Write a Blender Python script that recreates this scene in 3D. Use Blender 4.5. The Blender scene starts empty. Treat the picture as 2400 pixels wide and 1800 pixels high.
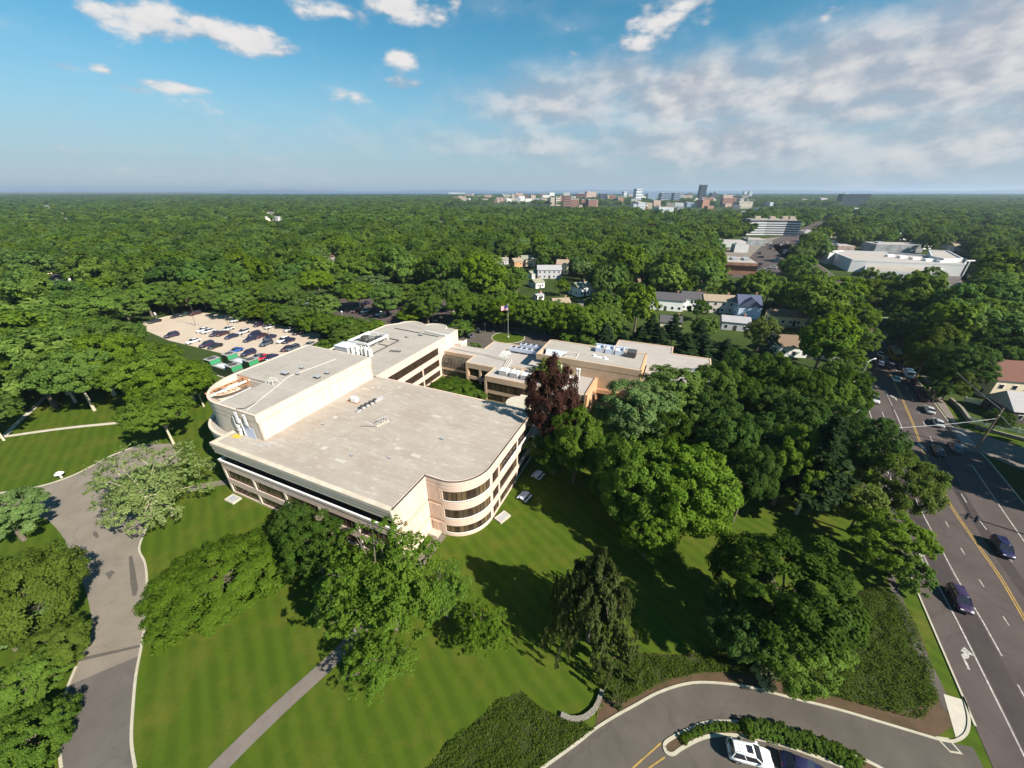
import bpy, bmesh, math, random
import numpy as np
from mathutils import Vector, Matrix, Euler

# ------------------------------------------------------------------ camera, sky, sun, exposure
SC = bpy.context.scene
COL = SC.collection
R = math.radians
CAM_H, FPX, HORIZON = 50.3, 890.0, 446.0            # camera height in metres, focal length in photo pixels, horizon row
PITCH = math.atan((900 - HORIZON) / FPX)
cd = bpy.data.cameras.new('camera'); cam = bpy.data.objects.new('camera', cd); COL.objects.link(cam)
cam.location = (0, 0, CAM_H); cam.rotation_euler = (math.pi / 2 - PITCH, 0, 0)
cd.sensor_width = 36; cd.lens = FPX / 2400 * 36; cd.clip_start = 0.5; cd.clip_end = 80000
SC.camera = cam
SC.view_settings.view_transform = 'Standard'; SC.view_settings.look = 'None'
SC.view_settings.gamma = 1; SC.view_settings.exposure = 0.95; SC.view_settings.use_curve_mapping = False
SUN_AZ, SUN_EL = R(-36), R(39)                        # towards the sun: azimuth from +x, elevation
SD = Vector((math.cos(SUN_AZ) * math.cos(SUN_EL), math.sin(SUN_AZ) * math.cos(SUN_EL), math.sin(SUN_EL)))
sl = bpy.data.lights.new('sun', 'SUN'); so = bpy.data.objects.new('sun', sl); COL.objects.link(so)
sl.energy = 5.0; sl.angle = R(0.53); sl.color = (1.0, 0.93, 0.82)
so.rotation_euler = (-SD).to_track_quat('-Z', 'Y').to_euler(); so.location = (60, -60, 120)

def pray(px, py):
    u = (px - 1200) / FPX; v = (py - 900) / FPX
    return Vector((u, math.cos(PITCH) - v * math.sin(PITCH), -(math.sin(PITCH) + v * math.cos(PITCH))))
def at(px, py, z=0.0):
    d = pray(px, py); k = (z - CAM_H) / d.z
    return Vector((d.x * k, d.y * k, z))
def project(p):
    d = Vector(p) - Vector((0, 0, CAM_H))
    f = d.y * math.cos(PITCH) - d.z * math.sin(PITCH); dn = -(d.y * math.sin(PITCH)) - d.z * math.cos(PITCH)
    if f < 0.1: return None
    return 1200 + FPX * d.x / f, 900 + FPX * dn / f, f

W = bpy.data.worlds.new('World'); SC.world = W; W.use_nodes = True
SKY = 0.060
def world_nodes():
    nt = W.node_tree; nt.nodes.clear(); N = nt.nodes.new; L = nt.links.new
    out = N('ShaderNodeOutputWorld'); bg = N('ShaderNodeBackground'); bc = N('ShaderNodeBackground'); mx = N('ShaderNodeMixShader')
    sky = N('ShaderNodeTexSky'); sky.sky_type = 'NISHITA'; sky.sun_disc = False
    sky.sun_elevation = SUN_EL; sky.sun_rotation = math.pi / 2 - SUN_AZ
    sky.altitude = 100; sky.air_density = 1.0; sky.dust_density = 0.0; sky.ozone_density = 4.0
    hs = N('ShaderNodeHueSaturation'); hs.inputs['Saturation'].default_value = 1.25; hs.inputs['Hue'].default_value = 0.474
    L(sky.outputs[0], hs.inputs['Color'])
    tc = N('ShaderNodeTexCoord')
    def vm(op, a, b=None):
        n = N('ShaderNodeVectorMath'); n.operation = op
        for i, s in enumerate((a, b)):
            if s is None: continue
            if hasattr(s, 'links'): L(s, n.inputs[i])
            else: n.inputs[i].default_value = s
        return n
    def mt(op, a, b=None, c=None):
        n = N('ShaderNodeMath'); n.operation = op
        for i, s in enumerate((a, b, c)):
            if s is None: continue
            if hasattr(s, 'links'): L(s, n.inputs[i])
            else: n.inputs[i].default_value = s
        return n.outputs[0]
    bg.inputs[1].default_value = SKY
    dirv = vm('NORMALIZE', tc.outputs['Generated']).outputs[0]
    sep = N('ShaderNodeSeparateXYZ'); L(dirv, sep.inputs[0]); hzf = N('ShaderNodeMapRange'); hzf.interpolation_type = 'SMOOTHERSTEP'; L(sep.outputs[2], hzf.inputs[0])
    for i_, q_ in enumerate((.30, -.03, 0, .88)): hzf.inputs[i_ + 1].default_value = q_
    hm = N('ShaderNodeMix'); hm.data_type = 'RGBA'; L(hzf.outputs[0], hm.inputs['Factor']); L(hs.outputs[0], hm.inputs['A']); hm.inputs['B'].default_value = (.18 / SKY, .25 / SKY, .305 / SKY, 1); L(hm.outputs['Result'], bg.inputs[0])
    def noise(vec, scale, detail=9, rough=.55):
        n = N('ShaderNodeTexNoise'); n.inputs['Scale'].default_value = scale; n.inputs['Detail'].default_value = detail
        n.inputs['Roughness'].default_value = rough; L(vec, n.inputs['Vector']); return n.outputs['Fac']
    st = vm('MULTIPLY', dirv, (1, 1, 2.1)).outputs[0]
    n1 = noise(st, 9.0); n2 = noise(vm('ADD', st, (.018, -.01, .034)).outputs[0], 9.0); nb = noise(st, 2.6, 4); nf = noise(st, 26.0, 8, .6)
    # cumulus and the cloud bank: (centre in the photo, half sizes, weight)
    cum = [(262, 36, 74, 34, 1), (360, 50, 110, 42, 1.1), (470, 72, 120, 40, 1.1), (575, 92, 95, 40, 1.1), (640, 118, 80, 22, .8), (935, 18, 90, 34, 1), (1000, 30, 60, 30, .9), (1068, 14, 26, 32, .7),
           (790, 24, 90, 26, .62), (865, 60, 50, 18, .55), (932, 132, 48, 24, .95), (948, 201, 54, 18, .9), (410, 202, 80, 15, .8), (1540, 48, 74, 28, .78), (1500, 100, 90, 22, .65),
           (1680, 40, 60, 28, .75), (1600, 6, 130, 18, .8), (1810, 24, 40, 60, .6), (1140, 82, 46, 20, .6), (845, 228, 70, 20, .55), (300, 205, 50, 14, .55), (130, 350, 80, 16, .5), (235, 162, 24, 12, .6), (120, 150, 60, 16, .5), (1950, 30, 50, 30, .6), (1360, 130, 60, 18, .5)]
    bank = [(1980, 170, 330, 130, .95), (2300, 120, 330, 170, 1.0), (1650, 215, 300, 90, .88), (1300, 245, 260, 70, .74), (1250, 330, 330, 50, .5), (1750, 330, 560, 70, .66), (2250, 320, 330, 110, .72), (2020, 265, 160, 40, .9), (1450, 190, 170, 60, .7), (2330, 30, 160, 60, .8), (2700, 150, 420, 180, .95), (3100, 250, 400, 160, .85), (-300, 120, 150, 50, .9), (-500, 260, 160, 30, .8)]
    def blobs(lst):
        acc = None
        for px, py, rx, ry, w in lst:
            d = pray(px, py); ln = d.length; d.normalize()
            q = vm('MULTIPLY', vm('SUBTRACT', dirv, tuple(d)).outputs[0], (FPX * ln / rx * 1.0, FPX * ln / rx * 1.0, FPX * ln / ry * 1.05))
            l = vm('LENGTH', q.outputs[0]).outputs['Value']
            mr = N('ShaderNodeMapRange'); mr.interpolation_type = 'SMOOTHSTEP'
            L(l, mr.inputs['Value']); mr.inputs['From Min'].default_value = 1.45; mr.inputs['From Max'].default_value = .1
            mr.inputs['To Min'].default_value = 0; mr.inputs['To Max'].default_value = w
            acc = mr.outputs[0] if acc is None else mt('MAXIMUM', acc, mr.outputs[0])
        return acc
    mc, mb = blobs(cum), blobs(bank)
    def smooth(v, a, b, c=0., d=1.):
        mr = N('ShaderNodeMapRange'); mr.interpolation_type = 'SMOOTHSTEP'; L(v, mr.inputs['Value'])
        for k, x in zip(('From Min', 'From Max', 'To Min', 'To Max'), (a, b, c, d)): mr.inputs[k].default_value = x
        return mr.outputs[0]
    dc = mt('ADD', mc, mt('ADD', mt('MULTIPLY', mt('SUBTRACT', n1, .5), 3.2), mt('MULTIPLY', mt('SUBTRACT', nf, .5), 1.2))); fc = smooth(dc, .34, 1.15)
    dbk = mt('ADD', mb, mt('ADD', mt('MULTIPLY', mt('SUBTRACT', n1, .5), .85), mt('MULTIPLY', mt('SUBTRACT', nb, .5), .8)))
    fb = smooth(dbk, -.05, .95, 0, .92)
    fac = mt('MAXIMUM', fc, fb)
    lit = smooth(mt('ADD', mt('SUBTRACT', n1, n2), mt('MULTIPLY', mt('SUBTRACT', n1, .5), .35)), -.17, .20)
    cr = N('ShaderNodeMix'); cr.data_type = 'RGBA'; L(lit, cr.inputs['Factor'])
    cr.inputs['A'].default_value = (.45, .49, .57, 1); cr.inputs['B'].default_value = (.84, .81, .80, 1)
    cw = N('ShaderNodeMix'); cw.data_type = 'RGBA'; L(smooth(mt('SUBTRACT', fc, mt('MULTIPLY', fb, .8)), .35, 1.0, 0, .7), cw.inputs['Factor'])
    L(cr.outputs['Result'], cw.inputs['A']); cw.inputs['B'].default_value = (.95, .93, .92, 1)
    L(cw.outputs['Result'], bc.inputs[0]); bc.inputs[1].default_value = 0.475
    L(fac, mx.inputs[0]); L(bg.outputs[0], mx.inputs[1]); L(bc.outputs[0], mx.inputs[2]); L(mx.outputs[0], out.inputs[0])
world_nodes()
cy = SC.cycles; cy.max_bounces = 6; cy.diffuse_bounces = 4; cy.glossy_bounces = 2; cy.transmission_bounces = 2; cy.volume_bounces = 0; cy.transparent_max_bounces = 4
cy.use_denoising = True; cy.sample_clamp_indirect = 4

# ------------------------------------------------------------------ materials
MATS = {}
def mat(name, col, col2=None, scale=1.0, rough=.8, spec=.3, metal=0, bump=0, bscale=20, stretch=None, detail=6, contrast=(.35, .65), emit=0, coat=0, crack=0):
    if name in MATS: return MATS[name]
    m = bpy.data.materials.new(name); m.use_nodes = True; MATS[name] = m
    nt = m.node_tree; b = nt.nodes['Principled BSDF']; N = nt.nodes.new; L = nt.links.new
    b.inputs['Base Color'].default_value = (*col, 1); b.inputs['Roughness'].default_value = rough
    b.inputs['Specular IOR Level'].default_value = spec; b.inputs['Metallic'].default_value = metal
    if coat: b.inputs['Coat Weight'].default_value = coat; b.inputs['Coat Roughness'].default_value = .05
    if emit: b.inputs['Emission Color'].default_value = (*col, 1); b.inputs['Emission Strength'].default_value = emit
    if col2 or bump:
        tc = N('ShaderNodeTexCoord'); mp = N('ShaderNodeMapping'); L(tc.outputs['Object'], mp.inputs['Vector'])
        if stretch: mp.inputs['Scale'].default_value = stretch
        if col2:
            no = N('ShaderNodeTexNoise'); no.inputs['Scale'].default_value = scale; no.inputs['Detail'].default_value = detail; no.inputs['Roughness'].default_value = .65
            L(mp.outputs[0], no.inputs['Vector'])
            mr = N('ShaderNodeMapRange'); L(no.outputs['Fac'], mr.inputs['Value']); mr.inputs['From Min'].default_value = contrast[0]; mr.inputs['From Max'].default_value = contrast[1]
            mx = N('ShaderNodeMix'); mx.data_type = 'RGBA'; L(mr.outputs[0], mx.inputs['Factor'])
            mx.inputs['A'].default_value = (*col, 1); mx.inputs['B'].default_value = (*col2, 1); o = mx.outputs['Result']
            if crack:
                wz = N('ShaderNodeTexNoise'); wz.inputs['Scale'].default_value = .5; wz.inputs['Detail'].default_value = 6; L(mp.outputs[0], wz.inputs['Vector'])
                wa = N('ShaderNodeVectorMath'); wa.operation = 'MULTIPLY_ADD'; L(wz.outputs['Color'], wa.inputs[0]); wa.inputs[1].default_value = (3, 3, 0); L(mp.outputs[0], wa.inputs[2])
                vo = N('ShaderNodeTexVoronoi'); vo.feature = 'DISTANCE_TO_EDGE'; vo.inputs['Scale'].default_value = crack; L(wa.outputs[0], vo.inputs['Vector'])
                cr_ = N('ShaderNodeMapRange'); L(vo.outputs['Distance'], cr_.inputs[0])
                for i_, q_ in enumerate((0, .014, .28, 0)): cr_.inputs[i_ + 1].default_value = q_
                st = N('ShaderNodeTexNoise'); st.inputs['Scale'].default_value = .07; st.inputs['Detail'].default_value = 8; st.inputs['Roughness'].default_value = .7; L(mp.outputs[0], st.inputs['Vector'])
                sr_ = N('ShaderNodeMapRange'); L(st.outputs['Fac'], sr_.inputs[0])
                for i_, q_ in enumerate((.5, .75, 0, .4)): sr_.inputs[i_ + 1].default_value = q_
                ad = N('ShaderNodeMath'); ad.operation = 'MAXIMUM'; L(cr_.outputs[0], ad.inputs[0]); L(sr_.outputs[0], ad.inputs[1])
                m2 = N('ShaderNodeMix'); m2.data_type = 'RGBA'; L(ad.outputs[0], m2.inputs['Factor']); L(o, m2.inputs['A']); m2.inputs['B'].default_value = (col[0] * .5, col[1] * .5, col[2] * .5, 1); o = m2.outputs['Result']
            L(o, b.inputs['Base Color'])
        if bump:
            n2 = N('ShaderNodeTexNoise'); n2.inputs['Scale'].default_value = bscale; n2.inputs['Detail'].default_value = 4; L(mp.outputs[0], n2.inputs['Vector'])
            bp = N('ShaderNodeBump'); bp.inputs['Strength'].default_value = bump; bp.inputs['Distance'].default_value = .1
            L(n2.outputs['Fac'], bp.inputs['Height']); L(bp.outputs[0], b.inputs['Normal'])
    return m
def leaf_mat(name, a, b, trans=.48, rnd=.24, rough=.55):
    """leaf: colour runs a..b by a per-leaf value and per-tree random, part of the light passes through"""
    m = bpy.data.materials.new(name); m.use_nodes = True; MATS[name] = m
    nt = m.node_tree; nt.nodes.clear(); N = nt.nodes.new; L = nt.links.new
    out = N('ShaderNodeOutputMaterial'); d = N('ShaderNodeBsdfPrincipled'); t = N('ShaderNodeBsdfTranslucent'); ms = N('ShaderNodeMixShader')
    at_ = N('ShaderNodeAttribute'); at_.attribute_name = 'v'; oi = N('ShaderNodeObjectInfo')
    mx = N('ShaderNodeMix'); mx.data_type = 'RGBA'; L(at_.outputs['Fac'], mx.inputs['Factor'])
    mx.inputs['A'].default_value = (*a, 1); mx.inputs['B'].default_value = (*b, 1)
    hs = N('ShaderNodeHueSaturation'); L(mx.outputs['Result'], hs.inputs['Color'])
    def rng(mul, add, src):
        n = N('ShaderNodeMath'); n.operation = 'MULTIPLY_ADD'; L(src, n.inputs[0]); n.inputs[1].default_value = mul; n.inputs[2].default_value = add; return n.outputs[0]
    fr = N('ShaderNodeMath'); fr.operation = 'FRACT'; L(rng(7.31, 0, oi.outputs['Random']), fr.inputs[0])
    L(rng(rnd * .085, .5 - rnd * .045, fr.outputs[0]), hs.inputs['Hue'])
    wn = N('ShaderNodeTexNoise'); wn.inputs['Scale'].default_value = .011; wn.inputs['Detail'].default_value = 3; L(oi.outputs['Location'], wn.inputs['Vector'])
    va = N('ShaderNodeMath'); va.operation = 'ADD'; L(rng(rnd * 1.5, 1 - rnd * .75, oi.outputs['Random']), va.inputs[0]); L(rng(rnd * 2.6, -rnd * 1.3, wn.outputs['Fac']), va.inputs[1]); L(va.outputs[0], hs.inputs['Value'])
    L(rng(rnd * -.7, 1 + rnd * .2, fr.outputs[0]), hs.inputs['Saturation'])
    L(hs.outputs[0], d.inputs['Base Color']); d.inputs['Roughness'].default_value = rough; d.inputs['Specular IOR Level'].default_value = .06
    L(hs.outputs[0], t.inputs['Color']); ms.inputs[0].default_value = trans
    L(d.outputs[0], ms.inputs[1]); L(t.outputs[0], ms.inputs[2]); L(ms.outputs[0], out.inputs[0])
    return m
def M(k): return MATS[k]
mat('cream', (.57, .43, .35), (.67, .525, .435), .9, .85, .2, bump=.05, bscale=6, stretch=(1, 1, .16))
mat('cream_band', (.52, .37, .28), (.58, .42, .32), .5, .85, .2)
mat('cream_shade', (.55, .47, .38), (.62, .54, .44), .35, .85, .2)
mat('brick_tan', (.46, .33, .22), (.54, .40, .28), .5, .9, .2, bump=.1, bscale=8)
mat('brick_orange', (.52, .30, .16), (.60, .37, .21), .6, .9, .2, bump=.1, bscale=8)
mat('fascia', (.46, .40, .31), (.56, .50, .41), .6, .85, .2, stretch=(1, 1, 4))
mat('glass', (.03, .018, .013), (.045, .03, .022), .6, .12, .5)
mat('blind', (.10, .068, .035), (.15, .105, .055), 1.5, .3, .5, stretch=(6, 6, .3))
mat('blind_dark', (.06, .042, .026), (.085, .06, .036), 1.5, .3, .5, stretch=(6, 6, .3))
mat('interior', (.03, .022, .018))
mat('white_metal', (.78, .77, .74), rough=.45)
mat('grey_metal', (.42, .43, .45), (.5, .5, .52), 2, .45, .4, .3)
mat('dark_metal', (.07, .065, .06), rough=.5)
mat('dark_frame', (.06, .04, .03), rough=.6)
mat('rust', (.38, .15, .07), (.48, .22, .11), 3, .8)
mat('pipe', (.58, .53, .47), rough=.6)
mat('tarp', (.55, .60, .72), rough=.5)
mat('green_metal', (.03, .055, .03), (.045, .075, .04), 2, .5)
mat('green_louver', (.03, .22, .09), (.04, .27, .12), 3, .6)
mat('container_roof', (.34, .33, .31), (.22, .22, .23), 1.2, .7)
mat('concrete', (.42, .38, .31), (.49, .45, .37), .8, .9, bump=.05)
mat('kerb', (.36, .33, .25), (.43, .40, .31), 1.2, .9)
mat('lot', (.43, .35, .275), (.49, .405, .32), .12, .95, .1, stretch=(1, 1, 1), contrast=(.3, .7))
mat('drive', (.18, .155, .125), (.22, .19, .155), .25, .95, .15, bump=.1, bscale=9, crack=.13)
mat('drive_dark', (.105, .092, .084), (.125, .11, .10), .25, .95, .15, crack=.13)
mat('drive_right', (.085, .074, .063), (.108, .094, .08), .3, .95, .15, bump=.08, bscale=9, crack=.13)
mat('road', (.074, .058, .054), (.096, .077, .071), .18, .95, .15, stretch=(1, 1, 1), crack=.08)
mat('road_dark', (.048, .038, .037), (.062, .05, .047), .2, .95, .15)
mat('patch', (.08, .07, .06), (.1, .09, .075), 2, .95)
mat('paint_white', (.50, .47, .44), (.22, .20, .19), 3, .8)
mat('paint_yellow', (.42, .26, .05), (.24, .16, .06), 2, .8)
mat('walk', (.145, .122, .105), (.175, .15, .128), .6, .95)
mat('stone_wall', (.16, .145, .12), (.26, .24, .20), 2.2, .95)
mat('soil', (.03, .04, .012), (.05, .055, .02), .7, 1.0, .1)
mat('mulch', (.062, .046, .022), (.10, .06, .036), .6, 1)
mat('bark', (.10, .08, .06), (.17, .14, .11), 3, .95, bump=.4, bscale=12, stretch=(1, 1, .2))
mat('bark_pale', (.42, .37, .26), (.55, .49, .36), 3, .95, stretch=(1, 1, .2))
mat('tyre', (.02, .02, .02), rough=.9); mat('rim', (.45, .45, .47), rough=.35, metal=.7)
mat('car_glass', (.02, .022, .03), rough=.08, spec=.6); mat('lamp_clear', (.8, .8, .8), rough=.1); mat('lamp_red', (.35, .02, .02), rough=.2)
mat('wood', (.16, .12, .08), (.22, .17, .12), 2, .9, stretch=(1, 1, .2))
mat('signal', (.55, .14, .03), rough=.5)
LG = [leaf_mat('leaf_a', (.080, .150, .013), (.165, .268, .024)), leaf_mat('leaf_b', (.074, .140, .015), (.152, .250, .030)), leaf_mat('leaf_c', (.092, .156, .015), (.182, .276, .030)),
      leaf_mat('leaf_d', (.055, .122, .012), (.118, .220, .024))]
leaf_mat('leaf_bright', (.076, .15, .011), (.155, .262, .024), rnd=.15); leaf_mat('leaf_silver', (.11, .19, .05), (.22, .325, .10), rnd=.1)
leaf_mat('leaf_pale', (.14, .205, .055), (.27, .335, .11), rnd=.1); leaf_mat('leaf_olive', (.072, .115, .012), (.14, .20, .022), rnd=.12)
leaf_mat('leaf_dark', (.040, .090, .010), (.088, .165, .018), rnd=.2); leaf_mat('leaf_copper', (.060, .026, .019), (.105, .046, .032), rnd=.15)
leaf_mat('leaf_yellow', (.10, .15, .022), (.19, .24, .045), rnd=.15); leaf_mat('needle', (.022, .055, .018), (.05, .095, .03), rnd=.25); leaf_mat('needle_blue', (.05, .085, .075), (.09, .13, .11), rnd=.1)
leaf_mat('leaf_hedge', (.065, .13, .012), (.13, .22, .022), rnd=.15); leaf_mat('ivy', (.052, .088, .010), (.105, .155, .018), rnd=.0); leaf_mat('weeping', (.072, .094, .028), (.145, .17, .05), rnd=.0)

def lawn_material():
    m = bpy.data.materials.new('lawn'); m.use_nodes = True; MATS['lawn'] = m
    nt = m.node_tree; b = nt.nodes['Principled BSDF']; N = nt.nodes.new; L = nt.links.new
    b.inputs['Roughness'].default_value = .9; b.inputs['Specular IOR Level'].default_value = .1
    tc = N('ShaderNodeTexCoord'); mp = N('ShaderNodeMapping'); mp.inputs['Rotation'].default_value = (0, 0, R(-128)); L(tc.outputs['Object'], mp.inputs[0])
    nz = N('ShaderNodeTexNoise'); nz.inputs['Scale'].default_value = .12; nz.inputs['Detail'].default_value = 3; L(mp.outputs[0], nz.inputs['Vector'])
    ad = N('ShaderNodeVectorMath'); ad.operation = 'MULTIPLY_ADD'; L(nz.outputs['Color'], ad.inputs[0]); ad.inputs[1].default_value = (1.2, 1.2, 0); L(mp.outputs[0], ad.inputs[2])
    wv = N('ShaderNodeTexWave'); wv.bands_direction = 'Y'; wv.wave_profile = 'SIN'; wv.inputs['Scale'].default_value = .165; wv.inputs['Distortion'].default_value = 1.6
    wv.inputs['Detail'].default_value = 3; wv.inputs['Detail Scale'].default_value = 1.5; L(ad.outputs[0], wv.inputs['Vector'])
    n2 = N('ShaderNodeTexNoise'); n2.inputs['Scale'].default_value = .22; n2.inputs['Detail'].default_value = 8; n2.inputs['Roughness'].default_value = .7; L(tc.outputs['Object'], n2.inputs['Vector'])
    n3 = N('ShaderNodeTexNoise'); n3.inputs['Scale'].default_value = 5; n3.inputs['Detail'].default_value = 6; n3.inputs['Roughness'].default_value = .8
    m3 = N('ShaderNodeMapping'); m3.inputs['Rotation'].default_value = (0, 0, R(-128)); m3.inputs['Scale'].default_value = (.35, 1.6, 1); L(tc.outputs['Object'], m3.inputs[0]); L(m3.outputs[0], n3.inputs['Vector'])
    def mix(f, a, bb, link=True):
        x = N('ShaderNodeMix'); x.data_type = 'RGBA'
        if hasattr(f, 'links'): L(f, x.inputs['Factor'])
        else: x.inputs['Factor'].default_value = f
        for k, s in (('A', a), ('B', bb)):
            if hasattr(s, 'links'): L(s, x.inputs[k])
            else: x.inputs[k].default_value = (*s, 1)
        return x.outputs['Result']
    def mr(v, a, b_, c, d):
        x = N('ShaderNodeMapRange'); L(v, x.inputs[0])
        for i, q in enumerate((a, b_, c, d)): x.inputs[i + 1].default_value = q
        return x.outputs[0]
    base = mix(mr(wv.outputs['Fac'], .15, .85, 0.2, .8), (.040, .074, .005), (.066, .108, .008))
    base = mix(mr(n2.outputs['Fac'], .46, .72, 0, .85), base, (.12, .115, .018))
    base = mix(mr(n3.outputs['Fac'], .3, .75, 0, .55), base, (.042, .068, .005))
    L(base, b.inputs['Base Color'])
    bp = N('ShaderNodeBump'); bp.inputs['Strength'].default_value = .5; bp.inputs['Distance'].default_value = .12; L(n3.outputs['Fac'], bp.inputs['Height']); L(bp.outputs[0], b.inputs['Normal'])
lawn_material()
def roof_material(name, a, b_, c, st=(1, 1, 1), rot=-23.8):
    m = bpy.data.materials.new(name); m.use_nodes = True; MATS[name] = m
    nt = m.node_tree; b = nt.nodes['Principled BSDF']; N = nt.nodes.new; L = nt.links.new
    b.inputs['Roughness'].default_value = .95; b.inputs['Specular IOR Level'].default_value = .1
    tc = N('ShaderNodeTexCoord')
    def nz(scale, stretch, det=8):
        mp = N('ShaderNodeMapping'); mp.inputs['Scale'].default_value = stretch; L(tc.outputs['Object'], mp.inputs[0])
        n = N('ShaderNodeTexNoise'); n.inputs['Scale'].default_value = scale; n.inputs['Detail'].default_value = det; n.inputs['Roughness'].default_value = .68; L(mp.outputs[0], n.inputs['Vector']); return n.outputs['Fac']
    def mr(v, x0, x1, c_=0, d=1):
        x = N('ShaderNodeMapRange'); L(v, x.inputs[0])
        for i, q in enumerate((x0, x1, c_, d)): x.inputs[i + 1].default_value = q
        return x.outputs[0]
    def mix(f, A, B):
        x = N('ShaderNodeMix'); x.data_type = 'RGBA'; L(f, x.inputs['Factor'])
        for k, s in (('A', A), ('B', B)):
            if hasattr(s, 'links'): L(s, x.inputs[k])
            else: x.inputs[k].default_value = (*s, 1)
        return x.outputs['Result']
    o = mix(mr(nz(.16, (1, 1, 1), 5), .35, .65), a, b_)
    o = mix(mr(nz(1.1, (.45, 1.9, 1)), .53, .70, 0, .7), o, c)
    o = mix(mr(nz(.5, (.25, 1.2, 1)), .58, .8, 0, .6), o, tuple(x * .72 for x in a))
    o = mix(mr(nz(.35, (.6, .6, 1), 10), .62, .72, 0, .5), o, (a[0] * .8, a[1] * .72, a[2] * .62))
    bk = N('ShaderNodeTexBrick'); bk.inputs['Scale'].default_value = 1; bk.inputs['Brick Width'].default_value = 14; bk.inputs['Row Height'].default_value = 1.15; bk.inputs['Mortar Size'].default_value = .03; bk.inputs['Mortar Smooth'].default_value = .6
    bk.inputs['Color1'].default_value = (1, 1, 1, 1); bk.inputs['Color2'].default_value = (.93, .93, .92, 1); bk.inputs['Mortar'].default_value = (.74, .72, .70, 1); L(tc.outputs['Object'], bk.inputs['Vector'])
    mu = N('ShaderNodeMix'); mu.data_type = 'RGBA'; mu.blend_type = 'MULTIPLY'; mu.inputs['Factor'].default_value = .8; L(o, mu.inputs['A']); L(bk.outputs['Color'], mu.inputs['B']); o = mu.outputs['Result']
    L(o, b.inputs['Base Color'])
    bp = N('ShaderNodeBump'); bp.inputs['Strength'].default_value = .25; bp.inputs['Distance'].default_value = .05; L(nz(6, (1, 1, 1), 4), bp.inputs['Height']); L(bp.outputs[0], b.inputs['Normal'])
roof_material('roof', (.33, .28, .235), (.385, .345, .295), (.51, .475, .42)); roof_material('roof_b', (.335, .30, .26), (.38, .35, .31), (.46, .44, .40)); roof_material('roof_c', (.36, .32, .29), (.40, .36, .33), (.46, .43, .40))

# ------------------------------------------------------------------ mesh helpers
def prop(o, label=None, cat=None, group=None, kind=None):
    if label: o['label'] = label
    if cat: o['category'] = cat
    if group: o['group'] = group
    if kind: o['kind'] = kind
    return o
def thing(name, label, cat, loc=(0, 0, 0), rz=0, group=None):
    o = bpy.data.objects.new(name, None); COL.objects.link(o); o.empty_display_size = .2
    o.location = loc; o.rotation_euler = (0, 0, rz); return prop(o, label, cat, group)
def addobj(name, me, parent=None, loc=None, rz=0):
    o = bpy.data.objects.new(name, me); COL.objects.link(o); o.parent = parent
    if loc is not None: o.location = loc
    if rz: o.rotation_euler = (0, 0, rz)
    return o
def copy_tree(o, parent=None):
    c = o.copy(); COL.objects.link(c); c.parent = parent
    for ch in o.children: copy_tree(ch, c)
    return c
def np_mesh(name, v, q, m, face_v=None, smooth=False):
    me = bpy.data.meshes.new(name); k = q.shape[1]
    me.vertices.add(len(v)); me.vertices.foreach_set('co', np.asarray(v, np.float32).ravel())
    me.loops.add(q.size); me.loops.foreach_set('vertex_index', q.astype(np.int32).ravel())
    me.polygons.add(len(q)); me.polygons.foreach_set('loop_start', np.arange(0, q.size, k, dtype=np.int32)); me.polygons.foreach_set('loop_total', np.full(len(q), k, np.int32))
    if face_v is not None:
        a = me.attributes.new('v', 'FLOAT', 'FACE'); a.data.foreach_set('value', np.asarray(face_v, np.float32))
    me.update(calc_edges=True); me.materials.append(m)
    return me
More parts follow.
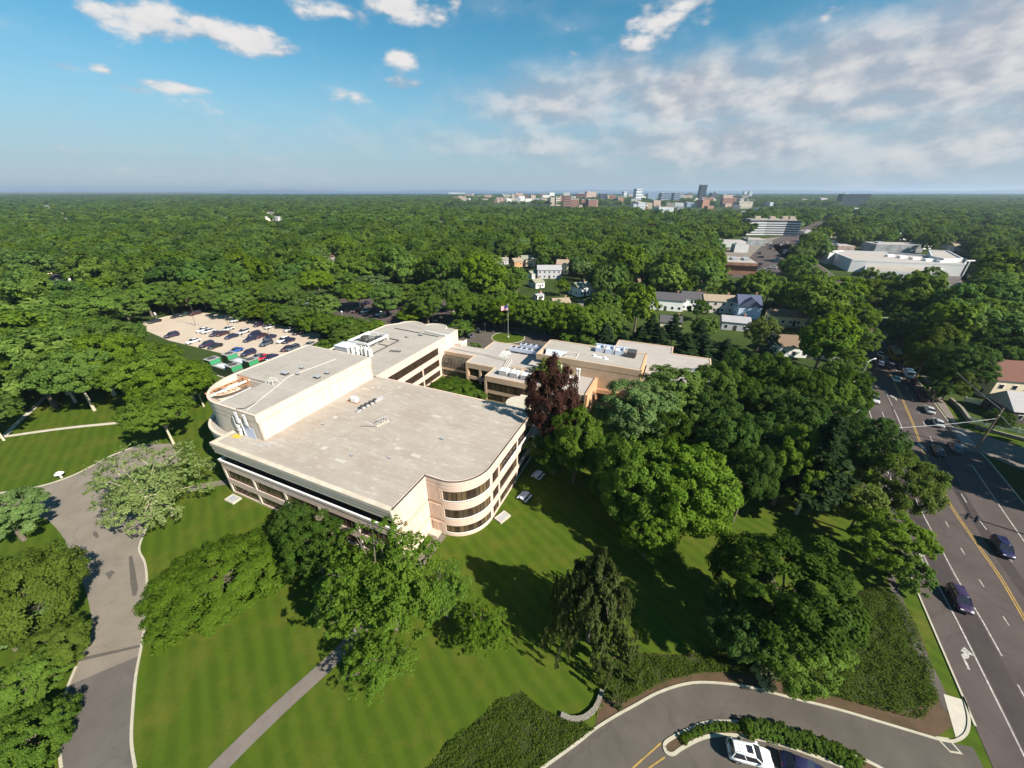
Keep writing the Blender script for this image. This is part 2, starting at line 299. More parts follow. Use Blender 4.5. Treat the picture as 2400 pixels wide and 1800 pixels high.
class MB:
    def __init__(s): s.v = []; s.f = []; s.T = None
    def add(s, vs, fs):
        n = len(s.v); s.v += [tuple(s.T @ Vector(p)) for p in vs] if s.T else [tuple(p) for p in vs]
        s.f += [tuple(i + n for i in f) for f in fs]; return s
    def box(s, x0, x1, y0, y1, z0, z1):
        return s.add([(x0, y0, z0), (x1, y0, z0), (x1, y1, z0), (x0, y1, z0), (x0, y0, z1), (x1, y0, z1), (x1, y1, z1), (x0, y1, z1)],
                     [(3, 2, 1, 0), (4, 5, 6, 7), (0, 1, 5, 4), (1, 2, 6, 5), (2, 3, 7, 6), (3, 0, 4, 7)])
    def cbox(s, c, d): return s.box(c[0] - d[0] / 2, c[0] + d[0] / 2, c[1] - d[1] / 2, c[1] + d[1] / 2, c[2] - d[2] / 2, c[2] + d[2] / 2)
    def prism(s, poly, z0, z1):
        n = len(poly); vs = [(p[0], p[1], z0) for p in poly] + [(p[0], p[1], z1) for p in poly]
        return s.add(vs, [tuple(range(n - 1, -1, -1)), tuple(range(n, 2 * n))] + [(i, (i + 1) % n, n + (i + 1) % n, n + i) for i in range(n)])
    def sheet(s, poly, z): return s.add([(p[0], p[1], z) for p in poly], [tuple(range(len(poly)))])
    def tube(s, p0, p1, r0, r1=None, n=8):
        p0, p1 = Vector(p0), Vector(p1); r1 = r0 if r1 is None else r1; d = (p1 - p0).normalized()
        a = d.orthogonal().normalized(); b = d.cross(a); vs = []
        for p, r in ((p0, r0), (p1, r1)):
            vs += [p + (a * math.cos(2 * math.pi * i / n) + b * math.sin(2 * math.pi * i / n)) * r for i in range(n)]
        return s.add(vs, [(i, (i + 1) % n, n + (i + 1) % n, n + i) for i in range(n)] + [tuple(range(n - 1, -1, -1)), tuple(range(n, 2 * n))])
    def path(s, pts, r, n=6):
        for a, b in zip(pts, pts[1:]): s.tube(a, b, r, r, n)
        return s
    def cyl(s, c, r, z0, z1, n=16, r1=None): return s.tube((c[0], c[1], z0), (c[0], c[1], z1), r, r1, n)
    def strip(s, path, z0, z1, out=0., inn=.3, closed=False):
        """a wall along a plan polyline; outer side is to the right of travel"""
        o, i = offset(path, out, closed), offset(path, -inn, closed); n = len(path)
        vs = [(p[0], p[1], z) for z in (z0, z1) for p in o] + [(p[0], p[1], z) for z in (z0, z1) for p in i]
        fs = []
        for k in range(n if closed else n - 1):
            j = (k + 1) % n
            fs += [(k, j, n + j, n + k), (2 * n + j, 2 * n + k, 3 * n + k, 3 * n + j), (n + k, n + j, 3 * n + j, 3 * n + k), (j, k, 2 * n + k, 2 * n + j)]
        if not closed: fs += [(0, n, 3 * n, 2 * n), (n - 1, 3 * n - 1, 4 * n - 1, 2 * n - 1)]
        return s.add(vs, fs)
    def mesh(s, name, m, smooth=False):
        me = bpy.data.meshes.new(name); me.from_pydata(s.v, [], s.f); me.validate(); me.materials.append(m)
        if smooth: me.polygons.foreach_set('use_smooth', [True] * len(me.polygons))
        return me
    def build(s, name, m, parent=None, loc=None, rz=0, smooth=False):
        return addobj(name, s.mesh(name, M(m) if isinstance(m, str) else m, smooth), parent, loc, rz)
def offset(path, d, closed=False):
    n = len(path); out = []
    for i in range(n):
        p = Vector(path[i][:2]); a = Vector(path[(i - 1) % n][:2]) if (i > 0 or closed) else None; b = Vector(path[(i + 1) % n][:2]) if (i < n - 1 or closed) else None
        ns = []
        if a is not None and (p - a).length > 1e-6: t = (p - a).normalized(); ns.append(Vector((t.y, -t.x)))
        if b is not None and (b - p).length > 1e-6: t = (b - p).normalized(); ns.append(Vector((t.y, -t.x)))
        m = sum(ns, Vector((0, 0))); m.normalize(); k = d / max(.3, m.dot(ns[0])); out.append(p + m * k)
    return out
def sub(path, s0, s1):
    """the piece of a polyline between two lengths"""
    pts = [Vector(p[:2]) for p in path]; out = []; L = 0
    for a, b in zip(pts, pts[1:]):
        l = (b - a).length
        if L + l > s0 and L < s1:
            ta, tb = max(0, (s0 - L) / l), min(1, (s1 - L) / l)
            if not out: out.append(a.lerp(b, ta))
            out.append(a.lerp(b, tb))
        L += l
    return out
def plen(path): return sum((Vector(a[:2]) - Vector(b[:2])).length for a, b in zip(path, path[1:]))
def arc(cx, cy, rx, ry, a0, a1, n): return [(cx + rx * math.cos(R(a0 + (a1 - a0) * i / n)), cy + ry * math.sin(R(a0 + (a1 - a0) * i / n))) for i in range(n + 1)]
def smooth_path(pts, n=6, closed=False):
    pts = [Vector(p[:2]) for p in pts]; out = []; N = len(pts)
    for i in range(N if closed else N - 1):
        g = (lambda j: pts[j % N]) if closed else (lambda j: pts[min(max(j, 0), N - 1)])
        p0, p1, p2, p3 = g(i - 1), g(i), g(i + 1), g(i + 2)
        for k in range(n):
            t = k / n
            out.append(.5 * ((2 * p1) + (p2 - p0) * t + (2 * p0 - 5 * p1 + 4 * p2 - p3) * t * t + (3 * p1 - p0 - 3 * p2 + p3) * t ** 3))
    if not closed: out.append(pts[-1])
    return out
def struct(name, poly, z, m, label=None):
    o = MB().sheet(poly, z).build(name, m); o['kind'] = 'structure'
    if label: o['label'] = label
    return o

# ------------------------------------------------------------------ the setting: ground, water, roads, paths, lots
def pts(lst, z=0): return [at(x, y, z) for x, y in lst]
mat('forest_floor', (.028, .045, .012), (.055, .08, .02), .02, 1.0, .05, detail=10)
struct('ground', [(-30000, -400), (30000, -400), (30000, 30000), (-30000, 30000)], 0, 'forest_floor')
m = mat('sea', (.045, .11, .20), (.06, .13, .23), .0006, .9, .1, stretch=(.3, 1, 1))
struct('sea', [(-3600, 5900), (-1300, 4900), (300, 4150), (2400, 3900), (4200, 3850), (6500, 4100), (12000, 4700), (30000, 8000), (30000, 29500), (-16000, 29500), (-9000, 12000)], .6, 'sea')
def far_shore():
    rs = random.Random(4); b = MB(); n = 90
    for k in range(n):
        a0, a1 = R(124 - k * 1.0), R(124 - (k + 1) * 1.0)
        h = 42 + 26 * math.sin(k * .31) + 12 * math.sin(k * 1.3)
        h2 = 42 + 26 * math.sin((k + 1) * .31) + 12 * math.sin((k + 1) * 1.3)
        p = lambda a, r: (r * math.cos(a), r * math.sin(a))
        b.add([(*p(a0, 17000), .7), (*p(a1, 17000), .7), (*p(a1, 18500), h2), (*p(a0, 18500), h), (*p(a0, 22000), .7), (*p(a1, 22000), .7)], [(1, 0, 3, 2), (2, 3, 4, 5)])
    mat('shore', (.03, .05, .03), (.05, .07, .04), .002, 1); prop(b.build('far_shore_hills', 'shore'), kind='structure')
far_shore()
struct('lawn', [(-150, 8), (42, 8), (62, 38), (90, 82), (104, 103), (60, 125), (-30, 128), (-75, 112), (-150, 95)], .02, 'lawn')

# left drive with its kerbs
drv = [(-60, 1160), (0, 1156), (90, 1141), (163, 1118), (217, 1092), (262, 1068), (330, 1042), (400, 1040), (425, 1075), (392, 1150), (350, 1225), (327, 1283), (340, 1319), (345, 1363), (342, 1446), (333, 1511), (320, 1580), (313, 1652), (309, 1735), (318, 1800), (340, 1880),
       (150, 1880), (145, 1800), (137, 1706), (154, 1627), (188, 1543), (215, 1480), (205, 1400), (180, 1330), (155, 1275), (145, 1255), (122, 1228), (98, 1212), (60, 1198), (0, 1195), (-60, 1196)]
P = pts(drv)
edge1 = smooth_path(P[1:7], 5); edge2 = smooth_path(P[10:20], 5); edge3 = smooth_path(P[22:35], 4)
struct('drive', [P[0]] + edge1 + P[7:10] + edge2 + [P[20], P[21]] + edge3 + [P[35]], .04, 'drive')
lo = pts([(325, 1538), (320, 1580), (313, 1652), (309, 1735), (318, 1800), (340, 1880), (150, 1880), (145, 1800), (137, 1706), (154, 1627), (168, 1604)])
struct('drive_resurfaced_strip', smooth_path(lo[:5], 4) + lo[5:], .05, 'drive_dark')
for nm, pl in (('asphalt_patch', [(302, 1305), (310, 1302), (318, 1340), (324, 1380), (320, 1396), (311, 1398), (306, 1370), (304, 1335)]), ('asphalt_patch', [(247, 1345), (262, 1337), (270, 1342), (262, 1350), (259, 1359), (254, 1356)]),
               ('asphalt_patch', [(186, 1543), (332, 1511), (331, 1517), (186, 1551)]), ('asphalt_patch', [(288, 1790), (300, 1758), (308, 1760), (309, 1782), (300, 1795)]), ('asphalt_patch', [(220, 1245), (228, 1247), (232, 1258), (226, 1262), (218, 1254)])):
    struct(nm, pts(pl), .058, 'patch')
def kerb(name, path, w=.22, h=.13, m='kerb', label=None):
    o = MB().strip(path, .0, h, w / 2, w / 2).build(name, m); o['kind'] = 'structure'; return o
kerb('kerb', edge1, .28); kerb('kerb', edge2, .26); kerb('kerb', edge3[:12], .26)
# footpaths
def ribbon(name, path, w, z, m):
    a, b = offset(path, w / 2), offset(path, -w / 2); return struct(name, a + b[::-1], z, m)
ribbon('footpath', smooth_path(pts([(440, 1880), (512, 1800), (650, 1665), (778, 1548), (860, 1460), (940, 1370), (992, 1310), (1036, 1252)]), 4), 1.75, .045, 'walk')
ribbon('footpath', smooth_path(pts([(-20, 1030), (22, 1022), (160, 1003), (300, 989), (420, 975)]), 4), 1.1, .045, 'concrete')
ribbon('footpath', smooth_path(pts([(7, 1026), (40, 992), (78, 958), (120, 915)]), 4), 1.1, .049, 'concrete')
ribbon('footpath', pts([(440, 1150), (485, 1137), (545, 1128)]), 1.6, .049, 'walk')
# right drive, island, apron
outer = smooth_path(pts([(1190, 1860), (1277, 1797), (1357, 1739), (1393, 1710), (1440, 1680), (1487, 1654), (1540, 1625), (1600, 1605), (1654, 1600), (1745, 1609), (1853, 1636), (1962, 1663), (2070, 1695), (2193, 1732)]), 4)
struct('drive', outer + pts([(2280, 1752), (2330, 1850), (1700, 1990), (1150, 1950)]), .04, 'drive_right')
kerb('kerb', outer, .24)
cor = smooth_path(pts([(2193, 1732), (2232, 1738), (2262, 1722), (2270, 1690), (2262, 1650), (2256, 1634)]), 5); kerb('kerb', cor, .24)
struct('pavement_apron', pts([(2211, 1627), (2255, 1640), (2266, 1681), (2268, 1715), (2252, 1726), (2240, 1730)]), .05, 'concrete')
isl_o = smooth_path(pts([(1556, 1750), (1563, 1738), (1600, 1717), (1654, 1695), (1708, 1692), (1759, 1696), (1853, 1712), (1962, 1753), (2056, 1797), (2130, 1840)]), 4)
isl_i = smooth_path(pts([(2060, 1850), (1976, 1800), (1925, 1779), (1817, 1742), (1719, 1724), (1654, 1728), (1600, 1753), (1578, 1768), (1562, 1764), (1556, 1750)]), 4)
struct('planting_island', isl_o + isl_i, .07, 'mulch'); kerb('kerb', isl_o, .3); kerb('kerb', isl_i, .3)
for a, b in (((1549, 1742), (1470, 1812)), ((1558, 1775), (1500, 1815))):
    ribbon('painted_line', pts([a, b]), .14, .052, 'paint_yellow')
b = MB(); g = pts([(2203, 1732), (2220, 1733), (2252, 1768), (2228, 1764)]); kerb('storm_drain_frame', pts([(2194, 1728), (2222, 1732), (2252, 1766), (2226, 1762), (2194, 1728)]), .16, .06)
struct('storm_drain', pts([(2200, 1736), (2220, 1739), (2240, 1757), (2224, 1754)]), .056, 'dark_metal')
# planting beds
ivy1 = pts([(960, 1850), (1006, 1800), (1053, 1746), (1125, 1685), (1180, 1638), (1223, 1620), (1270, 1662), (1317, 1682), (1364, 1693), (1393, 1710), (1357, 1736), (1277, 1794), (1190, 1858)])
ivy2 = pts([(1393, 1706), (1411, 1624), (1397, 1547), (1480, 1530), (1600, 1536), (1780, 1500), (1900, 1470), (2000, 1400), (2050, 1368), (2110, 1400), (2150, 1470), (2185, 1560), (2205, 1630), (2235, 1700), (2193, 1729), (2070, 1692), (1962, 1660), (1853, 1632), (1745, 1605), (1654, 1596), (1600, 1601), (1540, 1621), (1487, 1651), (1440, 1676)])
struct('planting_bed', ivy1, .03, 'soil'); struct('planting_bed', ivy2, .03, 'mulch'); struct('planting_bed', pts([(1411, 1640), (1400, 1552), (1480, 1535), (1600, 1541), (1780, 1505), (1900, 1475), (2000, 1405), (2050, 1373), (2105, 1405), (2145, 1475), (2178, 1560), (2195, 1640), (2120, 1670), (1990, 1640), (1850, 1600), (1745, 1575), (1654, 1572), (1560, 1590), (1470, 1640)]), .035, 'soil')

# main road on the right: y -> left kerb, yellow line, right white line, right kerb (metres)
RD = [(2, 39.3, 49.5, 56.5, 63), (5, 41, 51.5, 58.5, 65), (21.7, 50.1, 61.8, 69, 75), (36.4, 58.1, 71, 78.2, 83.5), (50, 66.4, 77.9, 86.8, 91.5), (63.4, 75.5, 86.5, 95.4, 99.5), (77.7, 86, 97, 103, 106), (90.2, 94.2, 105.8, 111.3, 113.7), (102.7, 102.7, 114.2, 119.5, 121.6),
      (125, 117.5, 128.5, 134, 136), (146, 132, 142.5, 148, 150), (180, 151, 161, 168, 170), (230, 178, 188, 198, 200), (300, 212, 222, 232, 234), (420, 270, 280, 290, 292)]
def rx(y, c):
    return float(np.interp(y, [r[0] for r in RD], [r[c] for r in RD]))
ys = [2 + 418 * (i / 110) ** 1.6 for i in range(111)]
Lk, Rk = [Vector((rx(y, 1), y)) for y in ys], [Vector((rx(y, 4), y)) for y in ys]
struct('road', Rk + Lk[::-1], .05, 'road')
gap = lambda y: 77.5 < y < 88.5
kerb('kerb', [p for p in Lk if 19 < p.y < 77.5], .2); kerb('kerb', [p for p in Lk if p.y > 88.5][:40], .2); kerb('kerb', [p for p in Rk if p.y > 78][::-1], .2); kerb('kerb', [p for p in Rk if p.y < 66][::-1], .2)
def line(off0, y0, y1, w, m, c=1, dash=None, z=.062):
    """road marking that follows column c of the table at an offset"""
    y = y0
    while y < y1:
        e = min(y1, y + (dash[0] if dash else 1e9)); n = max(2, int((e - y) / 3) + 2)
        path = [Vector((rx(y + (e - y) * i / (n - 1), c) + off0(y + (e - y) * i / (n - 1)), y + (e - y) * i / (n - 1))) for i in range(n)]
        ribbon('road_marking', path, w, z, m); y = e + (dash[1] if dash else 1)
lane = lambda a, b: (lambda y: float(np.interp(y, [30, 75], [a, b])))
line(lane(3.6, 1.6), 10, 145, .16, 'paint_white'); line(lane(6.9, 4.8), 8, 50, .15, 'paint_white', dash=(6, 3)); line(lane(6.9, 4.8), 50, 145, .15, 'paint_white', dash=(3, 4.5))
line(lane(10.0, 8.1), 8, 60, .14, 'paint_white', dash=(1.2, 4.2)); line(lane(10.0, 8.1), 64, 96, .15, 'paint_white', dash=(9, 2))
line(lambda y: 0, 6, 140, .16, 'paint_yellow', 2); line(lambda y: .34, 6, 140, .14, 'paint_yellow', 2)
line(lane(3.7, 2.9), 8, 140, .14, 'paint_white', 2, dash=(2.2, 4)); line(lambda y: 0, 6, 62, .16, 'paint_white', 3)
def band(o0, o1, y0, y1, z, m):
    n = 24; yy = [y0 + (y1 - y0) * i / n for i in range(n + 1)]
    struct('road_lane_strip', [(rx(y, 1) + o1(y), y) for y in yy] + [(rx(y, 1) + o0(y), y) for y in yy[::-1]], z, m)
band(lane(3.9, 2.2), lane(6.6, 4.5), 4, 60, .056, 'road_dark'); band(lane(14.6, 12.6), lane(16.4, 14.6), 4, 70, .056, 'road_dark')
def arrow(px, py, flip=1, s=1.0):
    p = at(px, py); d = Vector((rx(p.y + 3, 1) - rx(p.y - 3, 1), 6)).normalized(); q = Vector((d.y, -d.x)) * flip
    f = lambda a, b_: Vector((p.x, p.y)) + d * a * s + q * b_ * s
    struct('road_arrow', [f(-1.4, -.12), f(.4, -.12), f(.9, .35), f(.9, .0), f(1.8, .62), f(.9, 1.2), f(.9, .8), f(.3, .55), f(-.1, .12), f(-1.4, .12)][::1 if flip > 0 else -1], .066, 'paint_white')
for a in ((2258, 1543, 1), (2157, 1303, 1), (2166, 1051, -1), (2191, 1106, -1), (2099, 934, -1)): arrow(*a)
# stop line and far crosswalk
ribbon('road_marking', [Vector((rx(141, 1) + 1, 141)), Vector((rx(141, 4) - 1, 139.5))], 1.3, .064, 'paint_white')
# side drive on the left of the road, pavement and verge
sdv = pts([(1944, 942), (1995, 938), (2012, 930)]); struct('drive', [(rx(78, 1) + .3, 78), (rx(88, 1) + .3, 88.4), (90.0, 87.5), (86, 88), (78, 90), (70, 92), (68, 88), (76, 84), (82, 80)], .045, 'road'); kerb('kerb', smooth_path([(94.0, 89.6), (91, 88), (86, 88.3), (78, 90.2)], 4), .2)
pv = [Vector((rx(y, 1) - float(np.interp(y, [18, 30, 76], [1.8, 3.0, 3.2])), y)) for y in (20.5, 24, 28, 34, 42, 52, 64, 76)]; ribbon('pavement', pv, 1.0, .045, 'drive_right')
# right-hand corner: crossing, pavement, grass
for i in range(13):
    t0, t1 = i / 13, (i + .5) / 13
    A, B_, C_, D = at(2231, 1000), at(2262, 1012), at(2286, 1046), at(2253, 1036)
    struct('crosswalk_stripe', [A.lerp(D, t0), B_.lerp(C_, t0), B_.lerp(C_, t1), A.lerp(D, t1)], .07, 'paint_white')
struct('side_street', pts([(2222, 997), (2268, 1008), (2420, 1058), (2420, 1112), (2300, 1062), (2262, 1056)]), .052, 'walk')
struct('grass_verge', pts([(2180, 930), (2230, 985), (2262, 1004), (2420, 1050), (2420, 1018), (2280, 985), (2212, 935)]), .03, 'lawn')
struct('pavement', pts([(2160, 880), (2184, 930), (2224, 985), (2236, 998), (2248, 998), (2212, 940), (2170, 880)]), .05, 'walk')
# concrete car park, back car park, entrance loop
lot = pts([(333, 757), (400, 741), (468, 732), (560, 742), (655, 762), (752, 783), (745, 800), (705, 832), (640, 850), (519, 828), (396, 798), (345, 776)])
struct('car_park', lot, .045, 'lot'); kerb('kerb', [lot[2], lot[1], lot[0]], .9, .25, 'concrete'); kerb('kerb', [lot[8], lot[9], lot[10], lot[11]][::-1], .3)
mat('lot_stripe', (.47, .39, .31)); mat('lot_dark', (.36, .31, .27), (.42, .36, .31), .8)
LB = Vector((-16.416, 38.327)); LA = R(-23.8); EX = Vector((math.cos(LA), math.sin(LA))); EY = Vector((-EX.y, EX.x))
def loc(x, y, z=0): p = LB + EX * x + EY * y; return Vector((p.x, p.y, z))
for yy in (50.2, 56.8, 63.4):
    ribbon('car_park_joint', [loc(-168, yy), loc(-97, yy)], .22, .055, 'lot_stripe')
ribbon('car_park_repair', [loc(-166, 58.5), loc(-100, 56.0)], 1.3, .051, 'lot_dark')
struct('car_park', pts([(600, 716), (640, 700), (720, 706), (800, 695), (900, 688), (1000, 696), (1090, 715), (1125, 740), (1080, 765), (1000, 768), (950, 765), (870, 765), (800, 750), (700, 738)]), .04, 'road')
struct('entrance_drive', pts([(1000, 758), (1080, 748), (1130, 758), (1200, 765), (1280, 782), (1330, 800), (1290, 840), (1095, 840), (1080, 805), (1010, 805)]), .05, 'drive_right')
ic = at(1191, 791.5); isl = [(ic.x + 6.3 * math.cos(R(a)), ic.y + 6.3 * math.sin(R(a))) for a in range(0, 360, 10)]
struct('round_island', isl, .09, 'lawn'); MB().strip(isl, 0, .15, .15, .15, True).build('kerb', 'kerb')['kind'] = 'structure'
struct('commercial_road', pts([(1712, 650), (1740, 625), (1760, 600), (1790, 572), (1830, 555), (1880, 535), (1905, 520), (1930, 520), (1905, 545), (1880, 580), (1850, 600), (1830, 640), (1800, 655)]), .05, 'road')
struct('shop_forecourt', pts([(1690, 610), (1700, 585), (1780, 560), (1860, 552), (1870, 560), (1800, 590), (1760, 612)]), .045, 'drive')
struct('mall_car_park', pts([(1980, 668), (2050, 645), (2300, 640), (2400, 650), (2400, 700), (2240, 690), (2150, 682)]), .045, 'drive_dark')

# ------------------------------------------------------------------ the office building (local frame: x along the near facade, y away from it)
rs = random.Random(11)
OB = thing('office_building', 'large cream office building with flat grey roofs and a curved window bay', 'building', (LB.x, LB.y, 0), LA)
Z = 11.3
FL = [(.45, 2.3), (3.6, 5.75), (7.2, 9.45)]                            # window bands of the three floors
def wall(name, path, z0, z1, m, out=0., inn=.35, parent=OB, closed=False): return MB().strip(path, z0, z1, out, inn, closed).build(name, m, parent)
def band_windows(path, cells, z0, z1, n, inset=.22, blinds=.3, parent=OB, rail=False, mull=True):
    """windows in a wall band: cells are (s0, s1) lengths along the path, each split into n panes"""
    for s0, s1 in cells:
        fr = MB()
        sp = sub(path, s0, s1); fr.strip(sp, z0, z0 + .07, -inset + .08, inset + .06); fr.strip(sp, z1 - .07, z1, -inset + .08, inset + .06)
        w = (s1 - s0) / n
        for k in range(n + 1):
            c = s0 + w * k; a, b_ = max(s0, c - .035), min(s1, c + .035)
            if b_ - a > .01: fr.strip(sub(path, a, b_), z0 + .07, z1 - .07, -inset + .07, inset + .05)
        wd = fr.build('window', 'dark_frame', parent)
        for k in range(n):
            MB().strip(sub(path, s0 + w * k + .04, s0 + w * (k + 1) - .04), z0 + .07, z1 - .07, -inset, inset + .03).build('pane', rs.choice(('blind', 'blind_dark', 'blind_dark')) if rs.random() < blinds * 1.5 else 'glass', wd)
        if rail:
            MB().strip(sub(path, s0, s1), z0 + .10, z0 + .24, .12, -.02).build('sill_rail', 'white_metal', wd)
bay = [(2.6, 7.7)] + arc(2.6, 13.7, 5.6, 6.0, -90, 0, 18)[1:]
right = [(8.2, 13.7), (8.2, 32.3)]
# core volumes behind the glass
foot = [(-38.6, .45), (-.4, .45), (-.4, 8.1), (2.6, 8.1)] + [(x, y) for x, y in arc(2.6, 13.7, 5.2, 5.6, -90, 0, 14)][1:] + [(7.8, 31.9), (-31, 31.9), (-38.6, 20)]
MB().prism(foot, .02, 6.9).build('interior_core', 'interior', OB)
foot2 = [(-37.2, 1.9), (-.4, 1.9)] + foot[2:]
MB().prism(foot2[:-2] + [(-31, 31.9), (-37.2, 20)], 6.905, 10.9).build('interior_core', 'interior', OB)
# near-left facade, two glazed floors, balcony and deep fascia
F1 = [(-39, 0), (0, 0)]
wall('wall', F1, 0, .45, 'cream'); wall('wall', F1, 2.3, 3.6, 'cream'); wall('wall', F1, 5.75, 7.25, 'cream')
posts = [0.0, 7.8, 15.6, 23.4, 31.2, 38.55]
for s in posts:
    MB().strip(sub(F1, s, s + .45), .45, 2.3, .03, .3).build('pier', 'cream_shade', OB); MB().strip(sub(F1, s, s + .45), 3.6, 5.75, .03, .3).build('pier', 'cream_shade', OB)
cells = [(a + .45, b) for a, b in zip(posts, posts[1:])]
for z0, z1 in FL[:2]: band_windows(F1, cells, z0, z1, 6)
MB().strip([(-39.05, 3.6), (-39.05, 0), (-.35, 0)], 7.25, 7.33, .12, .22).build('balcony_coping', 'cream', OB)
rl = MB().strip([(-39.0, 2.0), (-39.0, .0), (.05, .0), (.05, .9)], 7.62, 7.76, .16, .1)
for k in range(27): rl.box(-38.9 + k * 1.48, -38.84 + k * 1.48, -.1, -.02, 7.33, 7.62)
rl.build('balcony_rail', 'white_metal', OB)
mat('tile_brown', (.10, .05, .04), (.13, .07, .055), 3, .7); MB().box(-38.6, -.4, .36, 1.88, 6.91, 6.96).build('balcony_floor', 'tile_brown', OB)
band_windows([(-37.0, 1.85), (-.5, 1.85)], [(i * 4.05 + .1, i * 4.05 + 4.0) for i in range(9)], 7.3, 9.3, 3, .05, .15)
fx = [(-39.0, 4.0), (-39.0, -.0), (.0, -.0)]
wall('roof_fascia', fx, 9.3, 10.05, 'fascia', .10, 1.6); wall('roof_fascia', fx, 10.05, 10.75, 'fascia', .18, 1.5); wall('roof_fascia', fx, 10.75, Z + .12, 'fascia', .26, .5)
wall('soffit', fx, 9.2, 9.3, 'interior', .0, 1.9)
# windowless end wall, fluted return wall and the curved bay
def panel_wall(path, ribs):
    for z0, z1, m, o in ((0, 2.55, 'cream', 0), (2.55, 3.15, 'cream_band', -.05), (3.15, 6.2, 'cream', 0), (6.2, 6.85, 'cream_band', -.05), (6.85, 9.9, 'cream', 0), (9.9, 10.0, 'cream_band', -.03), (10.0, 10.6, 'cream', .04), (10.6, 10.7, 'cream_band', 0), (10.7, Z + .12, 'cream', .08)):
        w = wall('wall', path, z0, z1, m, o, .4)
        if ribs and m == 'cream' and z0 < 9:
            l = plen(path); n = int(l / .22); r_ = MB()
            for k in range(n): r_.strip(sub(path, k * l / n + .02, k * l / n + .12), z0, z1, .05, .01)
            r_.build('fluting', 'cream', w)
panel_wall([(.02, .4), (.02, 7.7)], False)
MB().box(-.42, .02, -.02, .4, 0, 9.3).build('corner_pier', 'cream', OB)
panel_wall([(.02, 7.7), (2.6, 7.7)], True)
b = MB().box(.05, 1.9, 6.4, 7.68, 0, .5); b.build('door_step', 'concrete', OB)
MB().box(.55, 1.5, 7.58, 7.64, .5, 2.45).build('door', 'cream_band', OB)
zb = [(0, .45), (2.3, 3.6), (5.75, 7.2)]
for z0, z1 in zb: wall('wall', bay, z0, z1, 'cream')
for z0, z1, o in ((9.45, 9.9, 0), (9.98, 10.6, .04), (10.66, Z + .12, .08)): wall('wall', bay, z0, z1, 'cream', o)
for z0, z1 in ((9.9, 9.98), (10.6, 10.66)): wall('wall', bay, z0, z1, 'cream_band', -.03)
bl = plen(bay)
for z0, z1 in FL:
    band_windows(bay, [(.25, bl - .35)], z0, z1, 11, .2, .5, rail=False)
    for zz in (z0 + .26,):
        MB().strip(sub(bay, .25, bl - .35), zz, zz + .16, .06, -.0).build('sill_rail', 'white_metal', OB)
    for s0, s1 in ((0, .25), (bl - .35, bl)): MB().strip(sub(bay, s0, s1), z0, z1, .02, .35).build('pier', 'cream', OB)
# right-hand facade
for z0, z1 in zb: wall('wall', right, z0, z1, 'cream')
for z0, z1, o in ((9.45, 10.6, 0), (10.66, Z + .12, .08)): wall('wall', right, z0, z1, 'cream', o)
wall('wall', right, 10.6, 10.66, 'cream_band', -.03)
rp = [0, 2.7, 10.6, 18.1]
for s in rp:
    for z0, z1 in FL: MB().strip(sub(right, s, s + .5), z0, z1, .02, .35).build('pier', 'cream', OB)
for z0, z1 in FL: band_windows(right, [(.5, 2.7), (3.2, 10.6), (11.1, 18.1)], z0, z1, 5, .2, .15)
MB().strip(sub(right, 3.2, 18.1), 7.5, 7.72, .22, -.06).build('balcony_rail', 'white_metal', OB)
wall('wall', [(8.2, 32.3), (-31, 32.3)], 0, Z + .12, 'cream', 0, .3)
# roof slabs
mroof = [(-38.75, .25), (-.1, .25), (-.1, 7.9), (2.6, 7.9)] + arc(2.6, 13.7, 5.4, 5.8, -90, 0, 18)[1:] + [(8.0, 32.1), (-31.2, 32.1), (-31.2, 4.0), (-38.75, 4.0)]
MB().prism(mroof, 10.92, Z + .02).build('roof', 'roof', OB)
cop = MB().strip([(.02, .0), (.02, 7.7), (2.6, 7.7)] + bay[1:] + [(8.2, 32.2)], Z + .12, Z + .18, .10, .14); cop.build('roof_coping', 'dark_metal', OB)
mat('roof_patch_a', (.33, .285, .24), (.40, .36, .31), .8, .95); mat('roof_patch_b', (.42, .385, .335), (.47, .435, .38), .8, .95)
for k in range(26):
    x, y = rs.uniform(-36, 4), rs.uniform(4 if k % 2 else 9, 30)
    if x < -31.5 and y > 3: y = rs.uniform(.8, 3)
    if y < 8.5 and x > -1.5: continue
    w_, d_ = rs.uniform(.5, 2.2), rs.uniform(.3, .9); MB().box(x, x + w_, y, y + d_, Z + .021, Z + .026 + .0004 * k).build('roof_patch', ('roof_patch_a', 'roof_patch_b')[k % 2], OB)
# left part and its raised plant tower with a rounded corner and an open well
def rounded(o): return [(-38.9, 4.0 - o), (-41.5, 4.0 - o)] + arc(-41.5, 13.5, 9.4 + o, 9.5 + o, 270, 180, 16)[1:] + [(-51.1 - o, 31.5), (-31.2, 31.5)]
low = rounded(1.55)[:-1]
wall('wall', low[::-1], 0, 2.4, 'cream_shade', -1.0, 1.4); wall('wall', low[::-1], 3.4, 8.6, 'cream_shade', -1.0, 1.4)
wall('window_band', low[::-1], 2.4, 3.4, 'glass', -.8, 1.2)
for z0, z1, o in ((8.6, 9.3, -.12), (9.3, 10.0, -.06), (10.0, 10.7, 0)): wall('ledge_fascia', low[::-1], z0, z1, 'fascia', -(-o) if False else o, .5)
MB().prism([(p[0] + .0, p[1]) for p in rounded(1.45)][::-1], 8.7, 10.3).build('terrace', 'roof_b', OB)
tw = rounded(0.)
tp = tw[1:-1]
well = [(-41.5, 4.15)] + arc(-41.5, 13.5, 9.1, 9.2, 270, 180, 16)[1:] + [(-41.5, 13.5)]
ZT = 16.4
for z0, z1, o in ((10.3, 14.2, 0), (14.35, 15.2, .03), (15.3, ZT, .06)):
    wall('wall', (tw[:-1])[::-1], z0, z1, 'cream_shade', o, .3)
